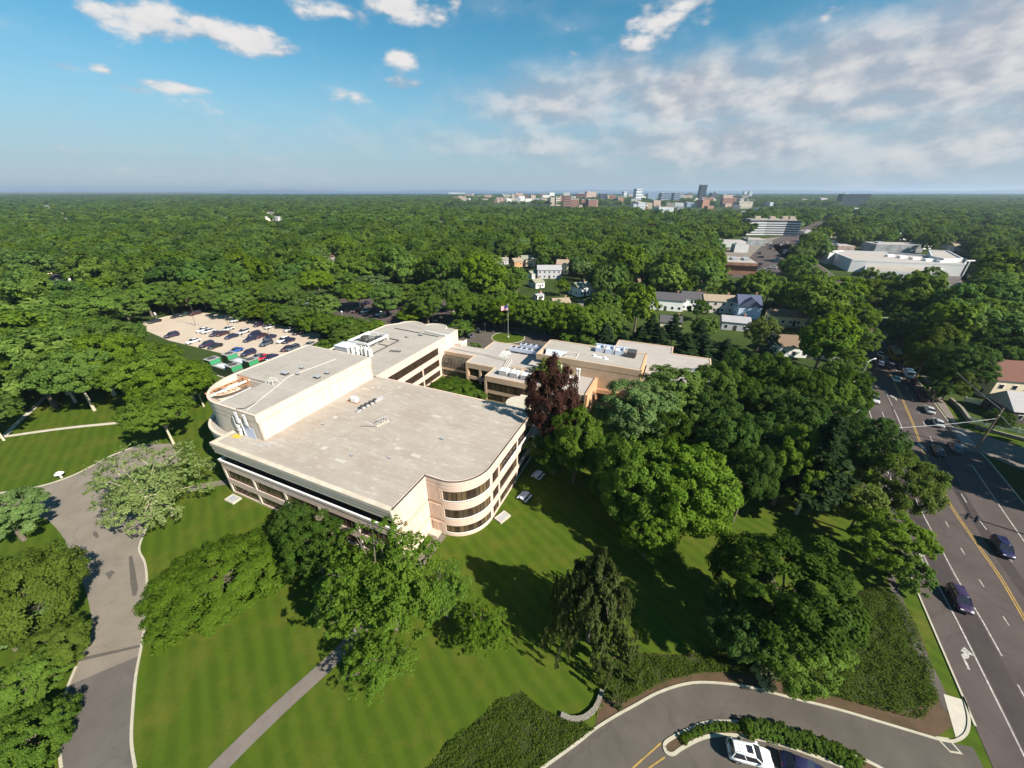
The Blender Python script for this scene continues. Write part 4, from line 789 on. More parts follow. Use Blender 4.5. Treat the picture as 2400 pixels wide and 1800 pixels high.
def car_meshes(kind):
    if kind in CARM: return CARM[kind]
    if kind == 'sedan':
        st = [(-2.3, .72, .66, .42), (-2.22, .9, .8, .32), (-1.6, 1.0, .88, .25), (-.4, .97, .9, .24), (.9, .95, .9, .24), (1.6, .85, .87, .25), (2.1, .74, .79, .3), (2.28, .6, .64, .4)]
        g = (-1.9, 1.05, .80, .96, -1.15, .15, .60, 1.42)
    else:
        st = [(-2.25, .85, .74, .45), (-2.18, 1.06, .86, .34), (-1.5, 1.1, .92, .3), (0, 1.08, .93, .28), (1.0, 1.06, .93, .28), (1.7, .98, .9, .3), (2.15, .88, .83, .34), (2.3, .68, .68, .45)]
        g = (-2.12, 1.15, .85, 1.07, -1.9, .3, .68, 1.68)
    x0, x1, w, z0, X0, X1, w1, z1 = g; d = {}
    d['body'] = loft(st, 0).mesh('body', M('paint_white_car'), True)
    d['roof'] = MB().add([(X0 + .0, -w1, z1), (X1, -w1, z1), (X1, w1, z1), (X0, w1, z1), (X0 + .12, -w1 * .8, z1 + .07), (X1 - .12, -w1 * .8, z1 + .07), (X1 - .12, w1 * .8, z1 + .07), (X0 + .12, w1 * .8, z1 + .07)], [(3, 2, 1, 0), (4, 5, 6, 7), (0, 1, 5, 4), (1, 2, 6, 5), (2, 3, 7, 6), (3, 0, 4, 7)]).mesh('roof', M('paint_white_car'), True)
    pl = []
    for a, b_ in (((x0, w, z0), (X0, w1, z1)), ((x1, w, z0), (X1, w1, z1)), (((x0 + x1) / 2 - .1, w, z0), ((X0 + X1) / 2 - .1, w1, z1))):
        for s in (-1, 1): pl.append(MB().tube((a[0], a[1] * s, a[2]), (b_[0], b_[1] * s, b_[2]), .055, n=4).mesh('pillar', M('paint_white_car')))
    d['pillars'] = pl
    gv = [(x0, -w, z0), (x1, -w, z0), (x1, w, z0), (x0, w, z0), (X0, -w1, z1), (X1, -w1, z1), (X1, w1, z1), (X0, w1, z1)]
    c = Vector(((x0 + x1) / 2, 0, z0))
    for nm, f in (('windscreen', (1, 2, 6, 5)), ('rear_window', (3, 0, 4, 7)), ('side_window_r', (0, 1, 5, 4)), ('side_window_l', (2, 3, 7, 6))):
        q = [Vector(gv[i]) for i in f]; nn = (q[1] - q[0]).cross(q[3] - q[0]).normalized(); d[nm] = MB().add(q + [p - nn * .06 for p in q], [(0, 1, 2, 3), (7, 6, 5, 4), (0, 4, 5, 1), (1, 5, 6, 2), (2, 6, 7, 3), (3, 7, 4, 0)]).mesh('window', M('car_glass'))
    wh = MB().tube((0, -.1, 0), (0, .1, 0), .33 if kind == 'sedan' else .37, n=14); d['wheel'] = wh.mesh('tyre', M('tyre')); d['rim'] = MB().tube((0, -.115, 0), (0, .115, 0), .2, n=10).mesh('rim', M('rim'))
    d['head'] = MB().box(-.06, .04, -.17, .17, -.07, .07).mesh('headlight', M('lamp_clear')); d['tail'] = MB().box(-.04, .05, -.15, .15, -.09, .09).mesh('taillight', M('lamp_red'))
    d['grille'] = MB().box(-.02, .04, -.35, .35, -.1, .1).mesh('grille', M('dark_metal'))
    CARM[kind] = d; return d
CARP = {}
def paint_mesh(me, colour):
    k = (me.name, colour)
    if k not in CARP:
        c = me.copy(); c.materials[0] = M('paint_' + colour + '_car'); CARP[k] = c
    return CARP[k]
def car(kind, colour, label, p, heading, s=1.0, group=None, full=True, cat='car'):
    d = car_meshes(kind); t = thing('car', label, cat, (p[0], p[1], .07 if len(p) < 3 else p[2]), heading, group); t.scale = (s, s, s)
    body = addobj('body', paint_mesh(d['body'], colour), t); addobj('roof', paint_mesh(d['roof'], colour), t); [addobj('pillar', paint_mesh(q_, colour), t) for q_ in (d['pillars'] if full else [])]
    for k, nm in (('windscreen', 'windscreen'), ('rear_window', 'rear_window'), ('side_window_r', 'side_window'), ('side_window_l', 'side_window')): addobj(nm, d[k], t)
    r_ = .33 if kind == 'sedan' else .37; wy = .8 if kind == 'sedan' else .83
    for x in (-1.38, 1.42):
        for y in (-wy, wy):
            w = addobj('wheel', d['wheel'], t, (x, y, r_))
            if full: addobj('rim', d['rim'], w)
    zf, zr = (.66, .8) if kind == 'sedan' else (.82, .92)
    for y in (-.52, .52):
        addobj('headlight', d['head'], t, (2.2, y, zf)); addobj('taillight', d['tail'], t, (-2.22, y, zr))
    if full: addobj('grille', d['grille'], t, (2.25, 0, zf - .12))
    return t
HD = LA - math.pi / 2
f7 = lambda x, y: (320 + x / 5.027, 700 + y / 5.027)
lotcars = [(415, 430, 'suv', 'purple', 'dark purple car alone at the left end of the concrete car park'), (665, 500, 'sedan', 'white', 'white saloon alone near the grass edge of the car park'), (830, 540, 'suv', 'purple', 'dark purple car left of the black one at the grass edge'), (925, 558, 'sedan', 'black', 'black saloon right of the purple car at the grass edge'),
           (780, 368, 'sedan', 'white', 'white saloon left of a second pale car by the lamp post'), (840, 382, 'sedan', 'silver', 'pale silver saloon right of the white one by the lamp post'), (938, 414, 'sedan', 'purple', 'purple saloon half hidden by the maroon one'), (1012, 410, 'sedan', 'maroon', 'maroon saloon in front of the purple one, left of the second lamp'), (1075, 355, 'sedan', 'silver', 'silver saloon behind the second lamp post'),
           (1118, 443, 'sedan', 'navy', 'navy saloon at the foot of the second lamp post'), (1258, 392, 'suv', 'silver', 'silver estate alone in the middle of the car park'), (1168, 254, 'sedan', 'silver', 'pale saloon parked against the hedge, nearest the far left corner'), (1390, 420, 'suv', 'navy', 'navy car behind two others in the middle cluster'), (1335, 478, 'sedan', 'navy', 'front left navy saloon of the middle cluster'),
           (1468, 435, 'sedan', 'maroon', 'maroon saloon right of the navy middle cluster'), (1568, 453, 'sedan', 'navy', 'navy saloon under the third lamp post'), (1530, 527, 'suv', 'slate', 'slate blue car in front of the third lamp post'), (1445, 302, 'sedan', 'purple', 'dark saloon against the hedge'), (1575, 328, 'sedan', 'silver', 'silver saloon against the hedge behind the third lamp'), (1803, 362, 'sedan', 'silver', 'silver saloon against the hedge at its right end'),
           (1975, 385, 'suv', 'black', 'rightmost of the two black cars under the hedge'), (1908, 396, 'sedan', 'black', 'left one of the two black cars under the hedge'), (1728, 490, 'suv', 'white', 'white car beside a navy one right of the third lamp'), (1792, 492, 'sedan', 'navy', 'navy saloon beside the white car right of the third lamp'), (1165, 610, 'sedan', 'blue', 'bright blue saloon behind the green containers'),
           (1320, 640, 'suv', 'navy', 'navy car right of the bright blue one'), (1425, 684, 'sedan', 'grey', 'grey car half hidden left of the red one'), (1500, 692, 'sedan', 'red', 'bright red car by the tower roof edge'), (1582, 690, 'sedan', 'navy', 'navy saloon right of the red car'), (1775, 585, 'sedan', 'maroon', 'dark maroon saloon left of the slate one near the roof edge'), (1845, 583, 'suv', 'slate', 'slate car right of the maroon one near the roof edge'),
           (2035, 540, 'sedan', 'grey', 'grey car partly behind the tower roof corner'), (210, 264, 'sedan', 'black', 'black car by the white sign at the far kerb'), (475, 203, 'sedan', 'black', 'black car under the trees at the middle of the far kerb'), (565, 186, 'sedan', 'green', 'dark car right of the black one at the far kerb'), (690, 172, 'suv', 'maroon', 'dark red car at the far corner of the car park')]
rs = random.Random(3)
for x, y, k, c, lab in lotcars:
    car(k, c, lab, at(*f7(x, y), .7).xy, HD + rs.uniform(-.06, .06), 1.06, 'cars in the concrete car park', full=False)
f77 = lambda x, y: (560 + x / 3.16, 660 + y / 3.16)
for x, y, k, c, lab in [(195, 152, 'sedan', 'black', 'black car at the left end of the back car park'), (380, 148, 'sedan', 'black', 'black car left of the white one under the trees of the back car park'), (415, 162, 'suv', 'white', 'white car under the trees at the left of the back car park'), (475, 165, 'sedan', 'bluegrey', 'blue grey car right of the white one in the back car park'), (590, 226, 'sedan', 'green', 'dark car on the lane through the back car park'),
                        (872, 216, 'suv', 'maroon', 'dark red car beside the white one in the back car park'), (937, 218, 'suv', 'white', 'large white car beside the dark red one in the back car park'), (1045, 238, 'sedan', 'white', 'white saloon left of a black car behind the far wing'), (1102, 246, 'sedan', 'black', 'black saloon right of the white one behind the far wing'), (1335, 235, 'sedan', 'white', 'white car under the tree behind the far wing'),
                        (1480, 196, 'sedan', 'white', 'white car in the tree shade at the right of the back car park'), (940, 160, 'sedan', 'purple', 'purple car at the back of the back car park'), (1380, 158, 'sedan', 'bluegrey', 'blue grey car in deep shade at the back'), (1695, 398, 'sedan', 'navy', 'navy saloon by the round lawn, left one of two'), (1765, 362, 'suv', 'black', 'black car by the round lawn, right one of two')]:
    car(k, c, lab, at(*f77(x, y), .7).xy, HD + rs.uniform(-.1, .1) + (0 if y < 300 else 1.2), 1.05, 'cars behind the building', full=False)
def road_dir(y): return math.atan2(4, rx(y + 2, 1) - rx(y - 2, 1))
f1 = lambda x, y: (1900 + x / 4.424, 700 + y / 4.424)
for x, y, k, c, up, lab in [(665, 1042, 'suv', 'silver', 0, 'silver car driving towards the junction below the street lamp'), (885, 825, 'sedan', 'white', 1, 'white saloon waiting by the yellow line'), (1038, 858, 'suv', 'maroon', 1, 'dark pickup-like car behind the blue van'), (1112, 945, 'suv', 'purple', 1, 'dark purple car, second behind the blue van'), (1165, 1025, 'suv', 'maroon', 1, 'maroon car, third behind the blue van'),
                        (1228, 1146, 'sedan', 'silver', 1, 'silver car in the queue beside the grass verge'), (1322, 1282, 'sedan', 'silver', 1, 'silver saloon last in the sunlit queue by the striped crossing'), (1322, 1572, 'sedan', 'black', 1, 'black saloon in the tree shadow on the road'), (1497, 1545, 'suv', 'slate', 1, 'slate car in the tree shadow nearest the crossing'), (715, 668, 'suv', 'bluegrey', 1, 'blue grey car in shade left of the queue'),
                        (825, 692, 'suv', 'slate', 1, 'dark car in shade right of the blue grey one'), (957, 704, 'sedan', 'bluegrey', 1, 'blue grey car in shade just ahead of the blue van'), (777, 625, 'sedan', 'grey', 1, 'grey car in shade beside the bus'), (725, 572, 'sedan', 'silver', 1, 'silver car in shade left of the bus'), (690, 503, 'sedan', 'black', 1, 'black car in shade ahead of the bus'), (650, 460, 'sedan', 'bluegrey', 1, 'blue grey car near the far stop line'), (722, 462, 'sedan', 'black', 1, 'black car near the far stop line'), (572, 477, 'suv', 'black', 0, 'black car leaving the far junction'), (526, 427, 'sedan', 'maroon', 0, 'dark red car leaving the far junction')]:
    p = at(*f1(x, y), .7); car(k, c, lab, p.xy, road_dir(p.y) + (0 if up else math.pi), .95, 'cars on the main road', full=False)
p = at(*f1(445, 1168), .7); car('sedan', 'white', 'white saloon waiting at the mouth of the side drive', p.xy, R(-8), .95)
p = at(2250, 1404, .7); car('suv', 'purple', 'dark purple car driving down the near part of the main road', p.xy, road_dir(p.y) + math.pi, .92)
p = at(2350, 1283, .7); car('suv', 'navy', 'dark car with bright lamps in tree shade by the photograph right edge', p.xy, road_dir(p.y) + math.pi, .92)
p = at(1757, 1766, .8); t = car('suv', 'white', 'white estate car with roof rails and sunroof beside the planted island', p.xy, R(-12), .88)
for y in (-.5, .5): MB().path([(-1.7, y, 1.74), (-1.6, y, 1.81), (.0, y, 1.81), (.12, y, 1.75)], .035).build('roof_rail', 'grey_metal', t)
MB().box(-.55, .1, -.36, .36, 1.745, 1.765).build('sunroof', 'car_glass', t)
for x in (-1.3, -1.0, -.7): MB().box(x - .02, x + .02, -.5, .5, 1.75, 1.775).build('roof_rib', 'grey_metal', t)
for y in (-1.02, 1.02): MB().box(.75, 1.0, y - .1, y + .1, 1.1, 1.28).build('wing_mirror', 'paint_white_car', t)
p = at(1885, 1800, .7); car('sedan', 'navy', 'dark blue saloon behind the white estate, cut off by the frame', p.xy, R(-20), .88)
# van and school bus
p = at(*f1(1012, 770), 1.0); t = thing('van', 'light blue van with a white nose in the queue on the main road', 'van', (p.x, p.y, .07), road_dir(p.y)); t.scale = (.95,) * 3
MB().box(-2.5, 1.2, -.95, .95, .45, 2.25).build('cargo_body', 'paint_lightblue_car', t); MB().prism([(1.2, -.93), (2.6, -.85), (2.6, .85), (1.2, .93)], .45, 1.25).build('bonnet', 'paint_white_car', t); MB().add([(1.2, -.9, 1.25), (2.0, -.88, 1.25), (2.0, .88, 1.25), (1.2, .9, 1.25), (1.2, -.85, 2.15), (1.4, -.8, 2.15), (1.4, .8, 2.15), (1.2, .85, 2.15)], [(3, 2, 1, 0), (4, 5, 6, 7), (0, 1, 5, 4), (1, 2, 6, 5), (2, 3, 7, 6), (3, 0, 4, 7)]).build('windscreen', 'car_glass', t); MB().box(-2.54, -2.5, -.75, .75, 1.25, 2.0).build('rear_window', 'car_glass', t)
for x in (-1.6, 1.7):
    for y in (-.85, .85): MB().tube((x, y - .12, .4), (x, y + .12, .4), .4, n=12).build('wheel', 'tyre', t)
p = at(*f1(868, 565), 1.5); mat('bus_yellow', (.36, .17, .02), (.42, .21, .03), 1, .4); t = thing('school_bus', 'ochre school bus with a pale roof in the shade of the road', 'bus', (p.x, p.y, .07), road_dir(p.y))
MB().box(-4.8, 3.6, -1.15, 1.15, .6, 2.9).build('body', 'bus_yellow', t); MB().box(3.6, 5.0, -1.0, 1.0, .6, 1.7).build('bonnet', 'bus_yellow', t); MB().box(-4.7, 3.5, -1.0, 1.0, 2.9, 3.05).build('roof', 'fascia', t); MB().box(-4.83, 3.62, -1.17, 1.17, 1.2, 1.3).build('side_stripe', 'dark_metal', t)
for k in range(9):
    for y in (-1, 1): MB().box(-4.5 + k * .88, -3.8 + k * .88, min(y * 1.15, y * 1.18), max(y * 1.15, y * 1.18), 1.75, 2.45).build('window', 'car_glass', t)
MB().box(-4.83, -4.8, -.8, .8, 1.7, 2.5).build('rear_window', 'car_glass', t)
for x in (-3.0, 3.9):
    for y in (-1.0, 1.0): MB().tube((x, y - .15, .5), (x, y + .15, .5), .5, n=14).build('wheel', 'tyre', t)

# ------------------------------------------------------------------ street furniture
for i, (x, y, h, lab) in enumerate([(705, 330, 6.2, 'leftmost double lamp post standing in the concrete car park'), (1118, 415, 6.2, 'middle lamp post standing in the concrete car park'), (1585, 495, 6.2, 'right lamp post standing in the concrete car park'), (540, 172, 5.2, 'lamp post at the far kerb of the concrete car park')]):
    p = at(*f7(x, y)); t = thing('lamp_post', lab, 'lamp post', p, 0, 'lamp posts of the car park'); MB().cyl((0, 0), .09, .3, h, 8, .06).build('pole', 'dark_metal', t); MB().cyl((0, 0), .25, 0, .6, 10).build('base', 'concrete', t)
    MB().box(-.9, .9, -.05, .05, h - .05, h + .03).build('arm', 'dark_metal', t)
    for s in (-1, 1): MB().box(s * .9 - .3, s * .9 + .3, -.16, .16, h - .1, h + .06).build('lamp_head', 'dark_metal', t)
p = at(*f7(250, 250)); t = thing('sign_post', 'small white sign on a post at the far left kerb of the car park', 'sign', p); MB().cyl((0, 0), .05, 0, 3.4, 6).build('pole', 'grey_metal', t); MB().box(-.4, .4, -.06, -.02, 2.2, 3.4).build('board', 'white_metal', t)
p = at(1191, 790.6); t = thing('flagpole', 'flagpole flying a striped flag on the round lawn', 'flagpole', (p.x, p.y, .09)); MB().cyl((0, 0), .1, 0, 12.6, 10, .05).build('pole', 'grey_metal', t); MB().cyl((0, 0), .45, 0, .25).build('base', 'concrete', t); MB().cyl((0, 0), .12, 12.6, 12.8, 8).build('finial', 'white_metal', t)
mat('flag_red', (.45, .06, .09)); mat('flag_white', (.7, .66, .66)); mat('flag_blue', (.04, .05, .22))
fl = addobj('flag', bpy.data.meshes.new('flag'), t)
def flag_strip(x0, x1, z0, z1, dy):
    n = 8; b_ = MB()
    for i in range(n):
        a, c = x0 + (x1 - x0) * i / n, x0 + (x1 - x0) * (i + 1) / n; w = lambda q: .25 * math.sin(q * 3.0) * min(1, -q) ; dz = lambda q: .25 * q * .5
        b_.add([(a, w(a) + dy, z0 + dz(a)), (c, w(c) + dy, z0 + dz(c)), (c, w(c) + dy, z1 + dz(c)), (a, w(a) + dy, z1 + dz(a)), (a, w(a) + dy + .02, z0 + dz(a)), (c, w(c) + dy + .02, z0 + dz(c)), (c, w(c) + dy + .02, z1 + dz(c)), (a, w(a) + dy + .02, z1 + dz(a))], [(0, 1, 2, 3), (7, 6, 5, 4), (3, 2, 6, 7), (1, 0, 4, 5)])
    return b_
for k in range(13): flag_strip(-2.6, -.1, 10.6 + k * .14, 10.6 + (k + 1) * .14, 0).build('flag_stripe', 'flag_white' if k % 2 else 'flag_red', t)
flag_strip(-1.15, -.1, 11.44, 12.43, -.03).build('flag_canton', 'flag_blue', t); bpy.data.objects.remove(fl)
def globe_light(px, py, lab, h=3.0):
    p = at(px, py); t = thing('globe_light', lab, 'lamp', p, 0, 'white globe lights'); MB().cyl((0, 0), .07, 0, h, 8).build('pole', 'grey_metal', t)
    bm = bmesh.new(); bmesh.ops.create_icosphere(bm, subdivisions=2, radius=.38); me = bpy.data.meshes.new('globe'); bm.to_mesh(me); bm.free(); me.materials.append(M('white_metal')); addobj('globe', me, t, (0, 0, h + .3))
for a in ((1137, 778, 'white globe light by the black car near the round lawn'), (1090, 773, 'white globe light under the bush at the entrance drive'), (1174, 768, 'white globe light under the trees behind the flagpole'), (804, 748, 'white globe light between hedge and back car park'), (1002, 746, 'white globe light behind the curved far wing'), (1014, 756, 'white globe light at the corner of the far wing')): globe_light(*a)
p = at(145, 1120); t = thing('lawn_lamp', 'white mushroom shaped lamp on the lawn beside the left drive', 'lamp', p); MB().cyl((0, 0), .16, 0, 1.1, 10).build('post', 'white_metal', t); MB().cyl((0, 0), .72, 1.05, 1.4, 18, .35).build('cap', 'white_metal', t)
def utility_pole(p, h, lab, rz, arms=2, lean=0):
    t = thing('utility_pole', lab, 'utility pole', p, rz, 'wooden poles along the road'); t.rotation_euler = (lean, 0, rz); MB().cyl((0, 0), .2, 0, h, 10, .13).build('pole', 'wood', t)
    for k in range(arms): MB().box(-1.2, 1.2, -.08, .08, h - .7 - k * .9, h - .55 - k * .9).build('crossarm', 'wood', t)
    for x in (-1.0, -.4, .4, 1.0): MB().cyl((x, 0), .06, h - .55, h - .35, 6).build('insulator', 'grey_metal', t)
    return t
up1 = Vector((*at(2286, 1054).xy, 0)); utility_pole(up1, 10.5, 'tall wooden utility pole at the striped crossing', R(35)); up2 = Vector((69.5, 106, 0)); up0 = Vector((66, 61, 0))
up3 = Vector((136, 124, 0)); utility_pole(up3, 10.5, 'wooden utility pole beside the shaded queue of cars', R(35))
up4 = Vector((78, 30, 0)); utility_pole(Vector((88.5, 41, 0)), 10.5, 'wooden utility pole at the photograph right edge in deep shade', R(35))
def wire(a, b_, sag, lab, r_=.035):
    t = thing('overhead_wire', lab, 'wire', ((a + b_) / 2)); c = (a + b_) / 2; n = 12
    MB().path([a.lerp(b_, i / n) - c - Vector((0, 0, sag * 4 * (i / n) * (1 - i / n))) for i in range(n + 1)], r_, 5).build('cable', 'grey_metal', t)
wire(up1 + Vector((0, 0, 8.0)), up0 + Vector((4, 2, 8.2)), .5, 'pale overhead wire crossing the road near the striped crossing', .04); wire(up1 + Vector((0, 0, 10)), up3 + Vector((0, 0, 10)), 1.2, 'upper overhead wire along the right side of the road'); wire(up1 + Vector((0, 0, 9)), Vector((88.5, 41, 9.4)), 1.0, 'overhead wire from the crossing pole towards the camera')
p = at(2005, 911); t = thing('street_lamp', 'tall grey street lamp with a curved arm over the road', 'street lamp', p, R(20)); MB().cyl((0, 0), .13, 0, 8.2, 10, .08).build('pole', 'grey_metal', t); MB().path([(0, 0, 8.1), (.8, 0, 8.7), (2.4, 0, 8.9)], .06, 6).build('arm', 'grey_metal', t); MB().box(2.2, 3.0, -.15, .15, 8.8, 8.98).build('lamp_head', 'white_metal', t)
sa, sb = Vector((124, 139, 0)), Vector((155, 138, 0))
for q, lab in ((sa, 'signal support pole left of the far junction'), (sb, 'signal support pole right of the far junction')): utility_pole(q, 8.6, lab, 0, 0)
wire(sa + Vector((0, 0, 8.3)), sb + Vector((0, 0, 8.3)), .7, 'span wire carrying the traffic signals at the far junction')
for k, (f, lab) in enumerate(((.38, 'left orange traffic signal hanging over the far junction'), (.66, 'right orange traffic signal hanging over the far junction'))):
    q = sa.lerp(sb, f) + Vector((0, 0, 6.3)); t = thing('traffic_signal', lab, 'traffic signal', q, 0, 'signals over the far junction'); MB().box(-.35, .35, -.25, .25, 0, 1.15).build('housing', 'signal', t); MB().tube((0, 0, 1.1), (0, 0, 1.45), .04).build('hanger', 'dark_metal', t)
    for j in range(3): MB().tube((0, -.26, .22 + .36 * j), (0, -.4, .22 + .36 * j), .13, n=10).build('lens', 'dark_metal', t)
# picnic tables and pale slabs by the building
def picnic(x, y, lab, rz=0):
    p = loc(x, y); t = thing('picnic_table', lab, 'picnic table', p, LA + rz, 'picnic tables on the lawn'); MB().box(-1.1, 1.1, -.45, .45, .72, .78).build('table_top', 'tarp', t)
    for s in (-1, 1): MB().box(-1.1, 1.1, s * .85 - .15, s * .85 + .15, .42, .47).build('bench', 'tarp', t); MB().box(s * .7 - .05, s * .7 + .05, -.95, .95, .36, .42).build('brace', 'grey_metal', t); MB().box(s * .7 - .05, s * .7 + .05, -.35, .35, 0, .72).build('leg', 'grey_metal', t)
picnic(11.4, 20.5, 'nearer picnic table in the shade beside the right facade', R(80)); picnic(11.6, 27.0, 'farther picnic table in the shade beside the right facade', R(80))
for x, y, lab, rz in ((9.7, 14.6, 'pale basement hatch with concrete rim at the end of the curved bay', R(70)), (-37.0, -1.3, 'pale basement hatch with concrete rim at the left end of the near facade', 0)):
    p = loc(x, y); t = thing('basement_hatch', lab, 'hatch', p, LA + rz, 'basement hatches'); MB().strip([(-1.1, -.7), (-1.1, .7), (1.1, .7), (1.1, -.7)][::-1], 0, .4, .1, .15, True).build('rim', 'concrete', t); MB().box(-.95, .95, -.55, .55, .2, .34).build('lid', 'grey_metal', t)
# curved dry stone wall on the lawn edge
rs = random.Random(8); sw = smooth_path(pts([(1312, 1676), (1338, 1687), (1364, 1686), (1386, 1672), (1400, 1652), (1411, 1618)]), 6); t = thing('stone_wall', 'short curved dry stone wall where the lawn meets the ivy slope', 'stone wall', (sw[12].x, sw[12].y, 0))
stone = []
for k in range(4):
    bm = bmesh.new(); bmesh.ops.create_cube(bm, size=1); bmesh.ops.subdivide_edges(bm, edges=bm.edges[:], cuts=1)
    for v in bm.verts: v.co *= .82 + .3 * rs.random(); v.co.z *= .8
    me = bpy.data.meshes.new('stone'); bm.to_mesh(me); bm.free(); me.materials.append(M('stone_wall')); stone.append(me)
Ls = plen(sw); n = 26
for row in range(2):
    for k in range(n):
        q = sub(sw, Ls * (k + .5 * row) / (n + 1), Ls * (k + 1 + .5 * row) / (n + 1))
        c = (q[0] + q[-1]) / 2; dd = q[-1] - q[0]
        for side in (-.11, .11):
            o = addobj('stone', rs.choice(stone), t, (c.x - sw[12].x - dd.y / dd.length * side, c.y - sw[12].y + dd.x / dd.length * side, .13 + row * .2)); o.scale = (dd.length * 1.0, .24, .26); o.rotation_euler = (rs.uniform(-.1, .1), rs.uniform(-.1, .1), math.atan2(dd.y, dd.x) + rs.uniform(-.15, .15))
# stone wall and white fence on the far side of the road
wp = [at(2225, 940), at(2250, 962), at(2271, 992)]; t = thing('stone_wall', 'violet grey stone garden wall running back from the road corner', 'stone wall', wp[1]); loc0 = wp[1]
for a, b_ in zip(wp, wp[1:]):
    for k in range(6):
        for r_ in range(2):
            c = a.lerp(b_, (k + .5) / 6) - loc0; o = addobj('stone', rs.choice(stone), t, (c.x, c.y, .3 + .5 * r_)); o.scale = ((b_ - a).length / 6 * 1.05, .6, .55); o.rotation_euler = (0, 0, math.atan2((b_ - a).y, (b_ - a).x))
def fence(a, b_, lab, h=1.3):
    t = thing('white_fence', lab, 'fence', a); d = b_ - a; n = max(2, int(d.length / 2.4)); an = math.atan2(d.y, d.x)
    for k in range(n + 1): c = d * k / n; o = MB().box(-.1, .1, -.1, .1, 0, h + .15).build('post', 'white_metal', t, (c.x, c.y, 0), an)
    for k in range(n):
        c = d * (k + .5) / n; l = d.length / n
        for z in (.25, h - .15): MB().box(-l / 2, l / 2, -.04, .04, z, z + .12).build('rail', 'white_metal', t, (c.x, c.y, 0), an)
        for j in range(9): MB().box(-.07, .07, -.02, .02, .1, h).build('picket', 'white_metal', t, (c.x + d.x / n * (j - 4) / 9.2, c.y + d.y / n * (j - 4) / 9.2, 0), an)
fence(at(2271, 990), at(2420, 1024), 'white picket fence in front of the dark house at the right edge'); fence(at(2258, 941), at(2325, 957), 'white picket fence before the house with the red roof')
wp = [at(2285, 1004), at(2420, 1040)]; t = thing('stone_wall', 'low stone retaining wall below the white fence at the right edge', 'stone wall', wp[0]); d = wp[1] - wp[0]
for k in range(16):
    for r_ in range(2): o = addobj('stone', rs.choice(stone), t, (d.x * (k + .5 * r_) / 16, d.y * (k + .5 * r_) / 16, .25 + .4 * r_)); o.scale = (d.length / 16, .5, .45); o.rotation_euler = (0, 0, math.atan2(d.y, d.x))

# ------------------------------------------------------------------ houses
for k, c in {'w_white': (.78, .77, .74), 'w_cream': (.70, .60, .42), 'w_beige': (.52, .46, .40), 'w_blue': (.55, .62, .75), 'w_yellow': (.72, .62, .36), 'w_orange': (.50, .26, .12), 'w_grey': (.45, .44, .46), 'w_tudor': (.09, .07, .07), 'r_dark': (.075, .07, .075), 'r_brown': (.17, .12, .08), 'r_tan': (.27, .21, .15), 'r_grey': (.30, .29, .30), 'r_red': (.13, .058, .042), 'r_blue': (.07, .085, .14), 'r_green': (.22, .22, .16), 'brickc': (.30, .16, .11)}.items(): mat(k, c, tuple(x * 1.2 for x in c), 1.5, .85)
def house(px, py, w, d, h, rz, wm, rm, lab, rh=2.2, wing=None, chimney=True, dormer=False, group='houses among the trees', name='house', detail=True):
    p = at(px, py); t = thing(name, lab, 'house', (p.x, p.y, 0), R(rz), group)
    def gable(w_, d_, z, rise, ox=0, oy=0, turn=False):
        x0, x1, y0, y1 = ox - w_ / 2 - .35, ox + w_ / 2 + .35, oy - d_ / 2 - .35, oy + d_ / 2 + .35
        if not turn: v = [(x0, y0, z), (x1, y0, z), (x1, y1, z), (x0, y1, z), (x0, oy, z + rise), (x1, oy, z + rise)]; fs = [(0, 1, 5, 4), (2, 3, 4, 5), (0, 4, 3), (1, 2, 5), (3, 2, 1, 0)]
        else: v = [(x0, y0, z), (x1, y0, z), (x1, y1, z), (x0, y1, z), (ox, y0, z + rise), (ox, y1, z + rise)]; fs = [(1, 2, 5, 4), (3, 0, 4, 5), (0, 1, 4), (2, 3, 5), (3, 2, 1, 0)]
        return MB().add(v, fs)
    MB().box(-w / 2, w / 2, -d / 2, d / 2, 0, h).build('wall', wm, t); rf = gable(w, d, h, rh).build('roof', rm, t)
    if chimney: MB().box(w * .28, w * .28 + .9, .3, 1.1, h + .5, h + rh + .9).build('chimney', 'brickc', rf)
    if wing: MB().box(wing[0], wing[0] + wing[2], wing[1], wing[1] + wing[3], 0, wing[4]).build('wall', wm, t); gable(wing[2], wing[3], wing[4], wing[5], wing[0] + wing[2] / 2, wing[1] + wing[3] / 2, True).build('roof', rm, t)
    if dormer: MB().box(-1.8, 1.8, -d * .36, -d * .05, h + .5, h + 1.8).build('dormer', wm, rf); MB().box(-2.0, 2.0, -d * .40, .0, h + 1.8, h + 1.95).build('dormer_roof', rm, rf); [MB().box(x - .5, x + .5, -d * .36 - .05, -d * .36, h + .7, h + 1.6).build('window', 'car_glass', rf) for x in (-.9, .9)]
    if detail:
        n = max(2, int(w / 2.8))
        for fl in range(max(1, int(h / 2.7))):
            for k in range(n):
                x = -w / 2 + w * (k + .5) / n; wd = MB().box(x - .55, x + .55, -d / 2 - .06, -d / 2, .9 + fl * 2.7, 2.2 + fl * 2.7).build('window', 'white_metal', t); MB().box(x - .45, x + .45, -d / 2 - .09, -d / 2 - .06, 1.0 + fl * 2.7, 2.1 + fl * 2.7).build('pane', 'car_glass', wd)
            for y in (-d / 4, d / 4): MB().box(-w / 2 - .06, -w / 2, y - .45, y + .45, .9 + fl * 2.7, 2.2 + fl * 2.7).build('window', 'car_glass', t)
        MB().box(-.5, .5, -d / 2 - .12, -d / 2 - .05, .1, 2.2).build('door', 'dark_frame', t)
    return t
